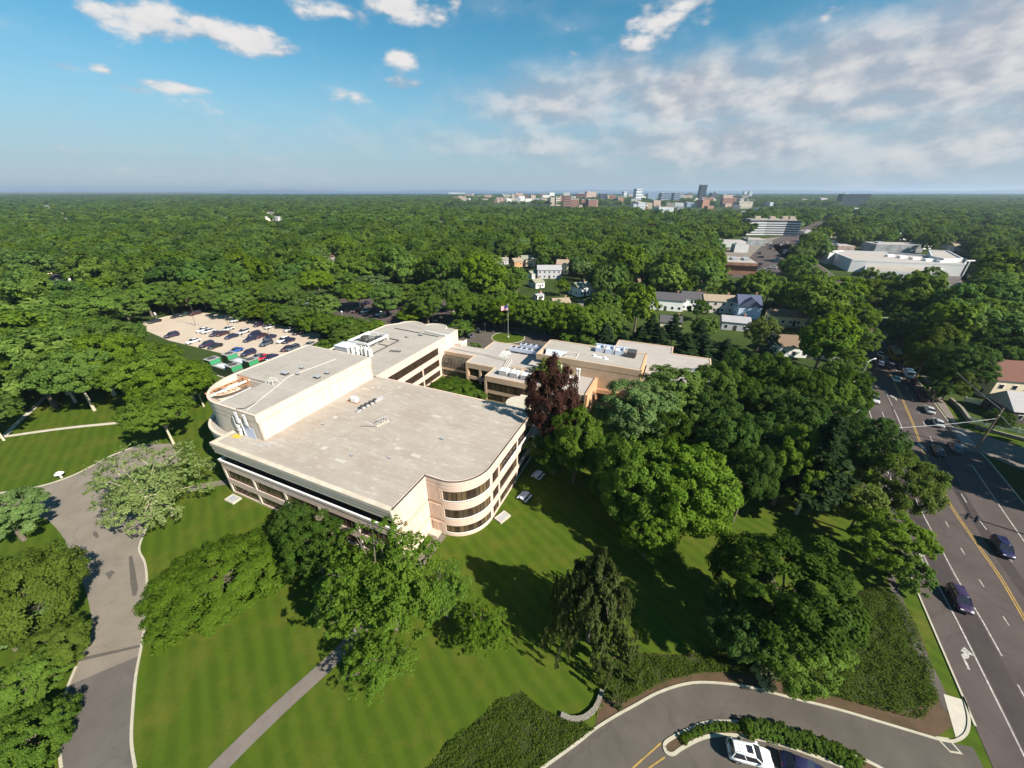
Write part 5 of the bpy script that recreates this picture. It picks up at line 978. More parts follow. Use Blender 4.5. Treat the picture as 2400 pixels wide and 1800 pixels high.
HOUSES = [(1558, 722, 15, 9, 5.0, -18, 'w_white', 'r_dark', 'long house with a dark grey roof, leftmost of the row', 2.6, None), (1615, 722, 9, 9, 5.4, -18, 'w_white', 'r_dark', 'white gabled house joined to the long dark roof', 2.6, None), (1676, 728, 13, 8, 5.4, -12, 'w_beige', 'r_tan', 'beige two-storey house with tan roof and shutters', 2.2, None),
          (1743, 738, 9, 10, 5.6, -15, 'w_blue', 'r_blue', 'tall white house with a steep blue gable facing us', 3.6, (-4.4, -6.4, 8.8, 3.2, 5.4, 3.6)), (1850, 757, 17, 8, 3.6, -14, 'w_yellow', 'r_brown', 'yellow bungalow with a brown roof beside the road trees', 2.2, None), (1880, 828, 19, 9, 3.6, -12, 'w_white', 'r_brown', 'white cape house with a dark roof and a wide dormer', 2.8, (5, -7.5, 5, 4, 3.0, 1.8)),
          (1718, 768, 10, 8, 3.4, -20, 'w_grey', 'r_grey', 'low house with a pale grey roof below the blue gable', 1.6, None), (1568, 768, 8, 7, 3.2, -16, 'w_cream', 'r_dark', 'small cream house among dark pines', 2.0, None), (1210, 630, 6, 9, 5.6, 20, 'w_orange', 'r_tan', 'orange brick house front in the trees', 2.0, None), (1240, 622, 12, 9, 5.0, 5, 'w_cream', 'r_green', 'cream house with white dormers beside the orange one', 2.4, None),
          (1286, 650, 15, 9, 5.4, 0, 'w_grey', 'r_grey', 'violet grey house with a long grey roof', 2.4, None), (1318, 640, 8, 9, 6.4, -8, 'w_yellow', 'r_tan', 'pale yellow gabled house next to the grey one', 2.6, None), (1249, 650, 6, 7, 2.8, 30, 'w_white', 'r_green', 'small white garage below the grey house', 1.6, None), (1257, 672, 6, 8, 3.0, 30, 'w_white', 'r_green', 'white garage with a pale green roof', 1.8, None), (1262, 702, 4, 4, 2.6, 30, 'w_white', 'r_grey', 'tiny white shed glimpsed through the trees', .6, None),
          (1358, 690, 8, 9, 4.6, 28, 'w_white', 'r_green', 'white house end with an olive roof by a driveway', 2.2, None), (1385, 686, 9, 6, 3.6, 28, 'w_beige', 'r_green', 'beige house behind the olive roofed one', 1.8, None), (1312, 722, 8, 7, 3.4, 10, 'w_cream', 'r_tan', 'cream house fragments behind the hedge trees', 1.6, None), (1450, 732, 7, 6, 3.0, 15, 'w_white', 'r_dark', 'small white house behind the pines near the driveway', 1.6, None), (1508, 675, 8, 7, 3.6, 0, 'w_beige', 'r_brown', 'beige house glimpsed above the long dark roof', 1.8, None),
          (1178, 618, 8, 7, 3.2, 10, 'w_grey', 'r_green', 'small grey roofed house left of the orange one', 1.6, None), (780, 612, 9, 8, 4.2, -10, 'w_beige', 'r_red', 'lone beige house with a red roof in the left woods', 1.8, None), (108, 655, 12, 9, 4.6, -35, 'w_yellow', 'r_tan', 'yellow house in the clearing at the far left', 1.8, None), (142, 662, 14, 8, 3.0, -35, 'w_white', 'r_dark', 'long low white house beside the yellow one at the far left', 1.4, None), (10, 668, 14, 8, 3.0, -35, 'w_white', 'r_tan', 'low house cut off by the left edge', 1.6, None), (28, 645, 5, 5, 5.2, -35, 'w_white', 'r_grey', 'small white house end at the far left', 1.2, None)]
for a in HOUSES: house(*a[:10], wing=a[10], dormer='dormer' in a[8] and 'cape' in a[8])
t = house(2362, 925, 17, 10, 6.0, -13, 'w_cream', 'r_red', 'big cream house with a red brown roof and chimney at the right edge', 4.0, None, group=None); house(2385, 975, 10, 8, 3.0, -13, 'w_tudor', 'r_grey', 'dark timbered house behind the white fence', 3.6, None, chimney=False, group=None)
def driveway(pl): struct('house_drive', pts(pl), .03, 'drive')
driveway([(1352, 710), (1395, 690), (1412, 696), (1372, 722)]); driveway([(1448, 728), (1478, 710), (1495, 718), (1462, 736)]); driveway([(1790, 740), (1900, 752), (1900, 772), (1800, 765)])

# ------------------------------------------------------------------ shops, offices and the skyline
def flat_building(px, pybase, wpx, pytop, dep, lab, wm, rm='roof_c', rz=0, bands=0, name='building', cat='building', group=None, bm='glass', units=2):
    """flat roofed block: base row gives its distance, top row its height"""
    p = at(px, pybase); k = (p - Vector((0, 0, CAM_H))).length; pr = project(p)
    w = wpx * pr[2] / FPX; d = pray(px, pytop); h = CAM_H + d.z * (p.y / d.y); h = max(h, 3.0)
    t = thing(name, lab, cat, (p.x, p.y + dep / 2, 0), R(rz), group); MB().box(-w / 2, w / 2, -dep / 2, dep / 2, 0, h).build('wall', wm, t); MB().box(-w / 2 + .5, w / 2 - .5, -dep / 2 + .5, dep / 2 - .5, h, h + .25).build('roof', rm, t)
    for i in range(bands):
        z0 = h * (i + .35) / bands; b_ = MB().box(-w / 2 - .12, w / 2 + .12, -dep / 2 - .12, dep / 2 + .12, z0, z0 + h / bands * .42); b_.build('window_band', bm, t)
    for i in range(units): x = -w * .3 + w * .6 * i / max(1, units - 1); MB().box(x - w * .07, x + w * .07, -dep * .15, dep * .15, h + .25, h + 1.2 + h * .04).build('roof_plant', 'grey_metal', t)
    return t, w, h
mat('white_wall', (.52, .52, .52), (.58, .58, .57), .05, .8); mat('teal_glass', (.012, .03, .036), (.02, .04, .046), .2, .6, .2); mat('blue_glass', (.16, .22, .30), (.2, .27, .36), .1, .25, .5)
for k, c in {'c_tan': (.46, .38, .30), 'c_pink': (.46, .33, .28), 'c_brick': (.33, .17, .12), 'c_darkbrick': (.22, .12, .10), 'c_cream': (.66, .60, .46), 'c_white': (.68, .68, .66), 'c_navy': (.05, .06, .09), 'c_grey': (.36, .37, .38)}.items():
    m = mat(k, c, tuple(x * .62 for x in c), .35, .8, stretch=(1, 1, 1.2), contrast=(.4, .6))
flat_building(1736, 643, 84, 616, 26, 'brick commercial block with a cluttered pale roof beyond the trees', 'c_brick', 'roof_b', -16, 1, units=3)
# striped office block: three wings of white bands
def striped_office():
    p = at(1806, 553); pr = project(p); s = pr[2] / FPX; t = thing('striped_office', 'white banded office block with six bright floor stripes above the shops', 'office block', (p.x, p.y, 0), R(-8)); W_ = 108 * s; h = 30 * s
    MB().prism([(-W_ / 2, 0), (-W_ * .12, 4), (W_ * .28, 3), (W_ / 2, -4), (W_ / 2, 22), (-W_ / 2, 22)], 0, h + 1.5).build('wall', 'c_navy', t)
    pa = [(-W_ / 2, 22), (-W_ / 2, 0), (-W_ * .12, 4), (W_ * .28, 3), (W_ / 2, -4), (W_ / 2, 22)]
    for i in range(6): MB().strip(pa, h * (i + .25) / 6, h * (i + .8) / 6, .35, -.05).build('floor_stripe', 'white_wall', t)
    MB().prism([(-W_ * .46, 3), (W_ * .46, 3), (W_ * .46, 20), (-W_ * .46, 20)], h + 1.5, h + 3).build('roof', 'roof_c', t)
    for x in (-.3, 0, .25, .4): MB().box(W_ * x - 3, W_ * x + 3, 7, 13, h + 3, h + 6).build('roof_plant', 'c_tan', t)
striped_office()
for a in [(1715, 580, 64, 566, 16, 'low white shop row left of the striped office', 'white_wall'), (1738, 592, 30, 574, 10, 'white shop with a red sign band by the road', 'white_wall'), (1775, 576, 40, 562, 18, 'shop with a dark roof below the striped office', 'c_grey'), (1920, 552, 60, 543, 18, 'long low white store across the road', 'white_wall'), (1890, 575, 18, 565, 12, 'small grey shop by the road bend', 'c_grey'), (1985, 588, 36, 577, 16, 'pink roofed store behind the mall', 'c_pink'), (2108, 592, 98, 574, 20, 'pale two-storey office behind the mall', 'c_grey'), (1735, 532, 40, 520, 20, 'grey block left of the striped office', 'c_grey'), (1765, 502, 50, 497, 30, 'long white warehouse roof beyond the trees', 'white_wall'), (1800, 494, 38, 489, 30, 'second white warehouse roof farther back', 'white_wall'), (1250, 506, 36, 500, 20, 'pale school roof glimpsed in the woods', 'c_cream'), (1280, 506, 10, 500, 14, 'small pale annex right of the school roof', 'c_cream'), (275, 522, 44, 514, 18, 'cream low building glimpsed in the left woods', 'c_cream')]:
    flat_building(*a, rz=-10 if a[0] > 1500 else 0, units=1)
sg = flat_building(1738, 590, 24, 583, .6, 'red and white shop sign band', 'white_wall', units=0)[0]; sg.name = 'shop_sign'; sg['category'] = 'sign'; mat('sign_red', (.6, .05, .04)); MB().box(-6, 6, -.45, -.36, 3.2, 4.6).build('sign_panel', 'sign_red', sg)
def mall():
    z = 7.0; q = lambda x, y, zz=z: at(x, y, zz); o = at(2100, 640); t = thing('shopping_mall', 'large white shopping mall with grey flat roofs beyond the trees', 'shopping mall', (o.x, o.y, 0)); f = lambda p: (p.x - o.x, p.y - o.y)
    A = [f(q(1996, 612)), f(q(2262, 622)), f(q(2266, 610)), f(q(2080, 594)), f(q(1975, 590)), f(q(1945, 591))]
    MB().prism(A, 0, z).build('wall', 'white_wall', t); MB().prism(offset(A, -1.2, True), z, z + .2).build('roof', 'roof_c', t); MB().strip(A + [A[0]], z, z + 1.2, .1, .6).build('parapet', 'white_wall', t)
    Bp = [f(q(2026, 632, 4.5)), f(q(2196, 640, 4.5)), f(q(2226, 619, 4.5)), f(q(2034, 611, 4.5))]; MB().prism(Bp, 0, 4.5).build('front_wing', 'white_wall', t); MB().prism(offset(Bp, -.8, True), 4.5, 4.7).build('roof', 'roof', t)
    C_ = [f(q(2182, 602, 9)), f(q(2212, 609, 9)), f(q(2256, 608, 9)), f(q(2222, 590, 9)), f(q(2176, 588, 9))]; MB().prism(C_, 0, 9).build('upper_block', 'white_wall', t); MB().prism(offset(C_, -1.5, True), 9, 9.2).build('roof', 'roof_c', t); MB().strip(C_ + [C_[0]], 9, 9.8, .1, .5).build('parapet', 'white_wall', t)
    D_ = [f(q(1944, 594, 8)), f(q(1966, 592, 8)), f(q(1945, 586, 8)), f(q(1925, 588, 8))]; MB().prism(D_, 0, 8).build('upper_block', 'white_wall', t)
    for k in range(10): a = Vector(Bp[0]).lerp(Vector(Bp[1]), .06 + k * .09); b_ = Vector(Bp[0]).lerp(Vector(Bp[1]), .12 + k * .09); MB().strip([a, b_], .4, 2.8, .15, .0).build('shopfront', 'car_glass', t)
    for k in range(5): a = Vector(A[3]).lerp(Vector(A[0]), .3).lerp(Vector(A[1]), .15 + .15 * k); MB().cbox((a.x, a.y, z + .9), (5, 3, 1.4)).build('roof_plant', 'white_metal', t)
mall()
p = at(2250, 657); t = thing('car_park_lamp', 'tall double-headed lamp post in the mall car park', 'lamp post', p); MB().cyl((0, 0), .3, 0, 12, 8).build('pole', 'white_metal', t); MB().box(-2.6, 2.6, -.4, .4, 11.6, 12.2).build('lamp_head', 'white_metal', t)
rs = random.Random(21)
for k in range(16):
    p = at(2080 + 12 * (k % 6) if k < 6 else 2215 + (k - 6) * 17, (652 + rs.random() * 4) if k < 6 else 664 + 12 * ((k - 6) % 2) + rs.random() * 3, .6); car(rs.choice(('sedan', 'suv')), ['white', 'silver', 'white', 'slate', 'black'][k % 5], 'small parked car in the mall car park', p.xy, R(80), 1.1, 'cars parked at the mall', full=False)
for k in range(26):
    y = 565 + rs.random() * 70; x = 1735 + (640 - y) * .75 + rs.random() * 70; p = at(x, y, .6); car(rs.choice(('sedan', 'suv')), rs.choice(['white', 'silver', 'slate', 'black', 'grey', 'maroon']), 'tiny car on or beside the shopping street', p.xy, R(rs.choice((55, 60, 150))), 1.15, 'cars by the shops', full=False)
r3 = lambda x: 1000 + x / 4.424; r3y = lambda y: 420 + y / 4.424; r4 = lambda x: 1450 + x / 3.403; r4y = lambda y: 420 + y / 3.403
CITY = [(r3(a), r3y(b_), r3y(c), d / 4.424, m) for a, b_, c, d, m in [(310, 140, 168, 170, 'c_white'), (440, 150, 198, 90, 'c_tan'), (555, 170, 204, 70, 'c_pink'), (660, 172, 205, 60, 'c_tan'), (755, 190, 232, 60, 'c_pink'), (787, 155, 205, 18, 'c_white'), (835, 155, 226, 45, 'c_cream'), (890, 155, 226, 30, 'c_cream'), (960, 145, 206, 80, 'c_pink'), (1030, 175, 226, 90, 'c_darkbrick'), (1100, 170, 230, 50, 'c_pink'), (1215, 150, 206, 60, 'c_brick'), (1300, 190, 275, 50, 'c_tan'), (1355, 185, 275, 50, 'c_cream'), (1405, 180, 268, 60, 'c_brick'), (1450, 170, 298, 75, 'c_brick'), (1525, 210, 296, 90, 'c_darkbrick'), (1605, 150, 222, 100, 'c_darkbrick'), (1700, 130, 212, 110, 'c_pink'), (1640, 215, 296, 70, 'c_brick'), (1705, 215, 300, 90, 'c_darkbrick'), (1755, 215, 294, 40, 'c_pink'), (1830, 150, 226, 80, 'c_navy'), (1880, 165, 230, 30, 'c_pink'), (1925, 165, 236, 60, 'c_brick'), (2000, 200, 256, 60, 'c_brick'), (2050, 130, 212, 35, 'c_white'), (1445, 135, 170, 20, 'c_white'), (1610, 135, 168, 40, 'c_white'), (1140, 200, 240, 50, 'c_white'), (1210, 205, 245, 70, 'c_pink'), (600, 205, 228, 60, 'c_tan')]]
CITY += [(r4(a), r4y(b_), r4y(c), d / 3.403, m) for a, b_, c, d, m in [(45, 100, 165, 28, 'c_white'), (148, 78, 192, 50, 'c_white'), (95, 120, 158, 40, 'c_tan'), (265, 115, 178, 80, 'blue_glass'), (370, 110, 196, 80, 'blue_glass'), (490, 105, 172, 35, 'c_white'), (455, 110, 188, 50, 'blue_glass'), (545, 130, 172, 80, 'c_tan'), (660, 45, 172, 50, 'teal_glass'), (690, 150, 206, 60, 'c_brick'), (755, 110, 166, 50, 'c_navy'), (775, 100, 138, 20, 'c_grey'), (790, 160, 202, 70, 'c_navy'), (860, 125, 188, 80, 'c_pink'), (880, 150, 212, 100, 'c_brick'), (940, 130, 182, 70, 'c_navy'), (1000, 130, 176, 60, 'c_tan'), (1005, 98, 138, 22, 'c_white'), (1047, 98, 146, 25, 'c_white'), (1000, 180, 232, 130, 'c_cream'), (175, 185, 252, 60, 'c_white'), (130, 200, 252, 40, 'c_white'), (365, 225, 280, 130, 'c_white'), (680, 165, 228, 70, 'c_brick'), (1480, 160, 198, 40, 'c_pink'), (1620, 150, 198, 70, 'c_grey'), (1872, 118, 210, 205, 'teal_glass'), (1210, 185, 222, 30, 'c_white'), (300, 170, 215, 60, 'c_pink'), (240, 190, 235, 50, 'c_tan'), (480, 190, 225, 70, 'c_white'), (560, 185, 222, 60, 'blue_glass'), (610, 195, 226, 40, 'c_white'), (420, 195, 232, 60, 'c_tan')]]
W_ADJ = {'c_tan': 'tan', 'c_pink': 'pinkish', 'c_brick': 'red brick', 'c_darkbrick': 'dark brick', 'c_cream': 'cream', 'c_white': 'white', 'c_navy': 'dark blue', 'c_grey': 'grey', 'blue_glass': 'blue glass', 'teal_glass': 'dark teal glass'}
for i, (x, yt, yb, w, m) in enumerate(CITY):
    tall = yb - yt > 20; wide = w > 22
    lab = f"{W_ADJ[m]} {'tower' if tall else 'block'} in the distant city, {['small', 'middling', 'broad'][min(2, int(w / 9))]} and {['low', 'mid-height', 'tall'][min(2, int((yb - yt) / 10))]}"
    if m == 'teal_glass': lab = 'tallest dark glass tower of the distant skyline' if w < 30 else 'big dark teal glass block standing alone right of the city'
    if i == 33: lab = 'tall white and green tower near the middle of the skyline'
    flat_building(x, yb, w, yt, 26, lab, m, 'roof_c', rs.uniform(-20, 20) if m != 'teal_glass' or w < 30 else -5, (0 if m == 'teal_glass' else 5) if (tall or m in ('c_white', 'c_cream')) else 0, 'city_building', 'building', 'distant city buildings', 'blue_glass' if m in ('c_white',) else 'c_navy', 1)
for k in range(120):
    x = rs.uniform(1060, 1770); y = rs.uniform(463, 492) if x > 1350 else rs.uniform(462, 476)
    flat_building(x, y, rs.uniform(6, 18), y - rs.choice((rs.uniform(3, 7), rs.uniform(6, 14))), 18, 'small low pale building among the distant city blocks', rs.choice(['c_white', 'c_tan', 'c_pink', 'c_white', 'c_grey', 'c_brick']), 'roof_b', rs.uniform(-30, 30), 0, 'low_building', 'building', 'low buildings of the distant city', units=0)

FARH = []
for k in range(30):
    x, y = (rs.uniform(0, 1150), rs.uniform(476, 540)) if k < 17 else (rs.uniform(1950, 2400), rs.uniform(490, 590))
    FARH.append((x, y, rs.uniform(11, 19), 9)); house(x, y, FARH[-1][2], 9, rs.uniform(3.4, 6), rs.uniform(-50, 50), rs.choice(['w_white', 'w_cream', 'w_beige', 'w_white', 'w_grey']), rs.choice(['r_grey', 'r_tan', 'r_dark', 'r_brown', 'r_grey']), 'tiny pale house glimpsed in a gap of the distant woods', 2.2, None, False, False, 'houses glimpsed in the distant woods', 'house', False)

# ------------------------------------------------------------------ vegetation
def unit(v): return v / np.maximum(np.linalg.norm(v, axis=1, keepdims=True), 1e-9)
def leaves(c, nrm, size, g, aspect=.62):
    """one kite of two-sided leaf spray per centre"""
    n = len(c); r = unit(g.normal(size=(n, 3))); t = unit(np.cross(nrm, r)); b_ = np.cross(nrm, t); s = size * g.uniform(.6, 1.35, (n, 1))
    v = np.stack([c - t * s * .5, c + b_ * s * aspect * .5 + nrm * s * .08, c + t * s * .55, c - b_ * s * aspect * .5 + nrm * s * .08], 1).reshape(-1, 3)
    return v, np.arange(4 * n).reshape(n, 4)
def crown_points(Rr, zc, hz, nl, g, n, lobe=(.26, .42), squash=.8, low=-.45, spread=.66):
    """clumps on an uneven dome; leaves sit on the clumps' outer skins"""
    d = unit(g.normal(size=(nl * 3, 3))); d = d[d[:, 2] > low][:nl]; nl = len(d)
    lc = d * np.array([Rr, Rr, hz]) * spread * g.uniform(.75, 1.12, (nl, 1)); lc[:, 2] += zc; lr = Rr * g.uniform(*lobe, nl)
    lc = np.vstack([lc, [[0, 0, zc]]]); lr = np.append(lr, Rr * .5); nl += 1
    ns = nl * 13; k0 = g.choice(nl, ns, p=lr ** 2 / (lr ** 2).sum()); sd = unit(g.normal(size=(ns, 3)) + np.array([0, 0, .22])); sr = lr[k0] * g.uniform(.20, .46, ns)
    sc = lc[k0] + sd * (lr[k0] * g.uniform(.84, 1.04, ns))[:, None] * np.array([1, 1, squash])
    q = np.linalg.norm((sc[:, None, :] - lc[None]) / np.array([1, 1, squash]), axis=2) / lr[None]; q[np.arange(ns), k0] = 9; ok = q.min(1) > .74; sc, sd, sr, k0 = sc[ok], sd[ok], sr[ok], k0[ok]; ns = len(sc); lv = g.uniform(0, 1, ns)
    k = g.choice(ns, n, p=sr ** 2 / (sr ** 2).sum()); dd = unit(g.normal(size=(n, 3)) + sd[k] * .7 + np.array([0, 0, .2])); p = sc[k] + dd * (sr[k] * g.uniform(.35, 1.12, n))[:, None] * np.array([1, 1, max(squash, .6)])
    q = np.percentile(np.hypot(p[:, 0], p[:, 1]), 96) / Rr; p[:, :2] /= q; lc = lc.copy(); lc[:, :2] /= q
    return p, dd, lv[k], lc, lr
def crown_mesh(name, m, Rr, zc, hz, nl, n, size, seed, squash=.8, rough_=.42, **kw):
    g = np.random.default_rng(seed); p, d, lv, lc, lr = crown_points(Rr, zc, hz, nl, g, n, squash=squash, **kw)
    cd_ = unit((p - np.array([0, 0, zc - .3 * hz])) / np.array([1, 1, 1.])); nrm = unit(d * .55 + cd_ * .6 + g.normal(size=p.shape) * rough_ + np.array([0, 0, .3])); v, q = leaves(p, nrm, size, g)
    return np_mesh(name, v, q, M(m) if isinstance(m, str) else m, np.clip(lv * .55 + g.uniform(0, .45, len(p)), 0, 1)), lc
def trunk_mesh(name, h, r, tips, seed, m='bark', stems=1, n=7, lean=.0):
    r *= 1.7 if stems > 1 else 1
    rs_ = random.Random(seed); b_ = MB()
    for s in range(stems):
        a = rs_.uniform(0, 6.28); sx, sy = (math.cos(a) * r * 1.6, math.sin(a) * r * 1.6) if stems > 1 else (0, 0); top = Vector((sx * 3 + lean * h, sy * 3, h * rs_.uniform(.85, 1.05))); mid = Vector((sx * 1.5 + lean * h * .4, sy * 1.5, h * .5)); rr = r / (stems ** .5)
        b_.tube((sx, sy, -.15), mid, rr * 1.25, rr * .85, n); b_.tube(mid, top, rr * .85, rr * .55, n)
        for t_ in tips[s::stems]:
            e = Vector(t_); k = mid.lerp(top, rs_.uniform(.2, 1)); c = k.lerp(e, .5) + Vector((rs_.uniform(-.4, .4), rs_.uniform(-.4, .4), rs_.uniform(-.2, .5))); b_.tube(k, c, rr * .42, rr * .26, 5); b_.tube(c, e, rr * .26, rr * .08, 5)
    return b_.mesh(name, M(m))
def conifer_mesh(name, m, h, r, n, size, seed, droop=.25, z0=.12):
    g = np.random.default_rng(seed); nb = int(h * 9); P, Nn, V = [], [], []
    zb = z0 + (1 - z0) * g.uniform(0, 1, nb) ** 1.25; an = g.uniform(0, 2 * np.pi, nb); ln = r * (1 - zb) ** .8 * g.uniform(.7, 1.12, nb) + .15
    k = g.choice(nb, n, p=ln / ln.sum()); t = g.uniform(.15, 1, n) ** .7; rad = ln[k] * t; off = g.normal(0, 1, (n, 3)) * np.array([.16, .16, .1]) * (h / 14)
    p = np.stack([np.cos(an[k]) * rad, np.sin(an[k]) * rad, zb[k] * h - rad * droop + .12 * t * t * ln[k]], 1) + off
    nrm = unit(np.stack([np.cos(an[k]) * .35, np.sin(an[k]) * .35, np.ones(n)], 1) + g.normal(0, .35, (n, 3))); v, q = leaves(p, nrm, size, g, .5)
    return np_mesh(name, v, q, M(m), np.clip(.5 * g.uniform(0, 1, nb)[k] + g.uniform(0, .5, n), 0, 1))
def weeping_mesh(h, r, n, seed):
    """tiers of arching boughs, each hung with curtains of short shoots"""
    g = np.random.default_rng(seed); nb, ns = 62, 15; P, D, V = [], [], []; m = n // (nb * ns)
    for k in range(nb):
        f = (k + g.uniform(0, 1)) / nb; zb = h * (1 - .80 * f ** .85); a = k * 2.4 + g.uniform(-.5, .5); Lb = (.35 + r * f ** .8) * g.uniform(.62, 1.12); bv = g.uniform(0, .5)
        for j in range(ns):
            t = .12 + .88 * (j + g.uniform(0, 1)) / ns; rad = Lb * t; z0 = zb + .9 * math.sin(t * 2.2) * min(1, Lb / 3) - Lb * .35 * t * t; ln = g.uniform(.5, 1) * (1.0 + 2.6 * f) * (.5 + .6 * t); aa = a + g.normal(0, .10)
            u = g.uniform(0, 1, m); c = np.stack([np.cos(aa) * rad + 0 * u, np.sin(aa) * rad + 0 * u, np.maximum(z0 - u * ln, .25)], 1) + g.normal(0, .10, (m, 3)) * np.array([1, 1, .5])
            P.append(c); D.append(np.tile([[math.cos(aa), math.sin(aa), .3]], (m, 1))); V.append(np.full(m, bv + g.uniform(0, .3)) + .2 * g.uniform(0, 1, m))
    p = np.vstack(P); nrm = unit(np.vstack(D) + g.normal(0, .4, p.shape)); t = unit(np.array([[0, 0, -1.]]) + g.normal(0, .25, p.shape)); b_ = unit(np.cross(nrm, t)); s = .40 * g.uniform(.6, 1.3, (len(p), 1))
    v = np.stack([p - t * s * .6, p + b_ * s * .22, p + t * s * .6, p - b_ * s * .22], 1).reshape(-1, 3)
    return np_mesh('crown', v, np.arange(len(v)).reshape(-1, 4), M('weeping'), np.concatenate(V))

KIND = {}
def kind(key, m, Rr, h, nl, n, size, seed, base=.3, squash=.8, bark='bark', stems=1, hz=None, **kw):
    zc = h * (.5 + base * .45) if base else h * .45; hz = hz or h * .52 * (1 - base * .3); cm, lc = crown_mesh('crown', m, Rr, zc, hz, nl, n, size, seed, squash, **kw)
    KIND[key] = (Rr, h, cm, trunk_mesh('trunk', h * .62, .035 * h * .8, [tuple(x) for x in lc[:14]], seed, bark, stems))
def tree(key, label, px, py, h, rpx=None, rz=0, group=None, cat='tree', name='tree', rm=None, base=None):
    """crown centre at a photo pixel, height in metres, crown radius in photo pixels"""
    K = KIND[key]; zc = h * .6; p = at(px, py, zc) if base is None else at(*base)
    f = project((p.x, p.y, zc))[2]; Rm = rm or rpx * f / FPX
    t = thing(name, label, cat, (p.x, p.y, 0), rz, group); t.scale = (Rm / K[0], Rm / K[0], h / K[1])
    addobj('trunk', K[3], t); addobj('crown', K[2], t); return t
# detailed kinds for the grounds
kind('maple', 'leaf_bright', 6, 12, 46, 33750, 0.34, 1); kind('oak', LG[0], 6, 12, 40, 31500, 0.34, 2); kind('oak2', LG[1], 6, 11.5, 34, 31500, 0.34, 3, lobe=(.22, .38)); kind('lime', LG[2], 5.5, 12, 52, 31500, 0.32, 4, lobe=(.2, .34)); kind('dark', 'leaf_dark', 6, 12, 38, 31500, 0.34, 5); kind('dark2', 'leaf_dark', 6, 12, 50, 31500, 0.33, 15, lobe=(.18, .32))
kind('silver', 'leaf_silver', 5.5, 12, 42, 31500, 0.32, 6); kind('copper', 'leaf_copper', 5, 11, 38, 27000, 0.30, 7); kind('yellow', 'leaf_yellow', 4.5, 10, 34, 12000, 0.34, 8); kind('olive', 'leaf_olive', 5.5, 9, 40, 31500, 0.29, 9); kind('open', 'leaf_bright', 6.5, 12, 44, 24000, 0.30, 10, lobe=(.13, .23), spread=.92, squash=.7)
kind('spread', LG[0], 7, 9, 64, 38250, 0.32, 12, base=.55, squash=.42, lobe=(.18, .34), low=-.15, spread=.78, bark='bark_pale'); kind('spread2', LG[1], 7, 9, 58, 38250, 0.32, 13, base=.55, squash=.42, lobe=(.18, .32), low=-.1, spread=.8, bark='bark_pale')
kind('pale', 'leaf_pale', 7, 10, 66, 17000, .30, 14, base=.12, squash=.55, lobe=(.10, .20), low=-.55, spread=.94, bark='bark_pale', stems=5); kind('bush', 'leaf_hedge', 6, 4.5, 60, 49500, 0.25, 16, base=0, squash=.6, lobe=(.2, .32), low=-.1, spread=.72); kind('shrub', 'leaf_hedge', 3, 3.4, 24, 4500, .34, 17, base=0, low=-.3, squash=.9); kind('bushtree', 'leaf_hedge', 4, 6, 30, 6500, .42, 18, base=.1)
KIND['spruce'] = (3.6, 15, conifer_mesh('crown', 'needle', 15, 3.6, 9000, .62, 1), trunk_mesh('trunk', 14, .28, [], 1)); KIND['pine'] = (4.2, 15, conifer_mesh('crown', 'needle', 15, 4.4, 9000, .7, 2, .1, .3), trunk_mesh('trunk', 14, .15, [], 2, 'bark_pale')); KIND['blue_spruce'] = (2.6, 10, conifer_mesh('crown', 'needle_blue', 10, 2.6, 5000, .5, 3), trunk_mesh('trunk', 9, .2, [], 3))
ORD = 'first second third fourth fifth sixth seventh eighth ninth tenth eleventh twelfth thirteenth fourteenth fifteenth sixteenth seventeenth eighteenth nineteenth twentieth twenty-first twenty-second twenty-third twenty-fourth twenty-fifth twenty-sixth'.split()
def nth(xs, x): return ORD[sorted(xs).index(x)]
rs = random.Random(5)
def T(key, lab, px, py, h, rpx, **k): return tree(key, lab, px, py, h, rpx, rs.uniform(0, 6.28), **k)
# trees on the lawns, one by one
T('pale', 'pale spreading tree with bare cream stems over the left drive', 345, 1135, 12.5, 112)
T('bush', 'broad low bright green tree on the lawn before the near facade', 520, 1350, 4.8, 142)
T('dark', 'shaded dark tree against the near facade, left of the big lawn tree', 735, 1285, 8.5, 78); T('dark2', 'smaller shaded tree in front of the near facade windows', 690, 1225, 7.0, 45); T('oak', 'low leafy tree in shade below the facade, beside the big lawn tree', 800, 1400, 7.5, 62)
T('open', 'big open bright green tree with visible limbs in the lawn foreground', 905, 1365, 15, 142); T('open', 'loose green tree on the right of the big lawn tree', 1040, 1385, 9, 60); T('open', 'low green branches below the big lawn tree', 885, 1560, 6.5, 82)
T('open', 'small round tree alone on the lawn left of the weeping spruce', 1135, 1472, 6.0, 62)
t = thing('weeping_spruce', 'drooping dark olive weeping spruce at the lawn edge', 'tree', at(1378, 1500)); addobj('crown', weeping_mesh(16.5, 7.6, 56000, 3), t); addobj('trunk', trunk_mesh('trunk', 15.5, .3, [(2, 1, 11), (-2, -1, 10), (1, -2.5, 8.5), (-3, 1.5, 7), (3.5, -1, 6)], 3), t)
T('dark', 'large dark rounded tree above the ivy slope', 1830, 1400, 14, 150); T('dark2', 'dark tree left of the one above the ivy slope', 1735, 1470, 9, 85); T('oak2', 'dark green tree spilling down to the ivy slope', 1880, 1520, 7, 95)
T('maple', 'tall bright maple at the centre of the right-hand grove', 1600, 1150, 16, 112); T('maple', 'bright green maple left of the tallest grove maple', 1490, 1130, 16, 92); T('maple', 'low bright green boughs of the small grove maple', 1520, 1245, 9, 62); T('silver', 'silvery pale green tree at the top of the grove', 1490, 985, 16.5, 88); T('lime', 'round fresh green tree behind the silvery one', 1570, 940, 16, 92); T('oak', 'green tree with a bare trunk beside the copper beech', 1352, 1045, 14.5, 62); T('dark', 'dark green tree behind the bare trunked one', 1410, 1080, 12, 62)
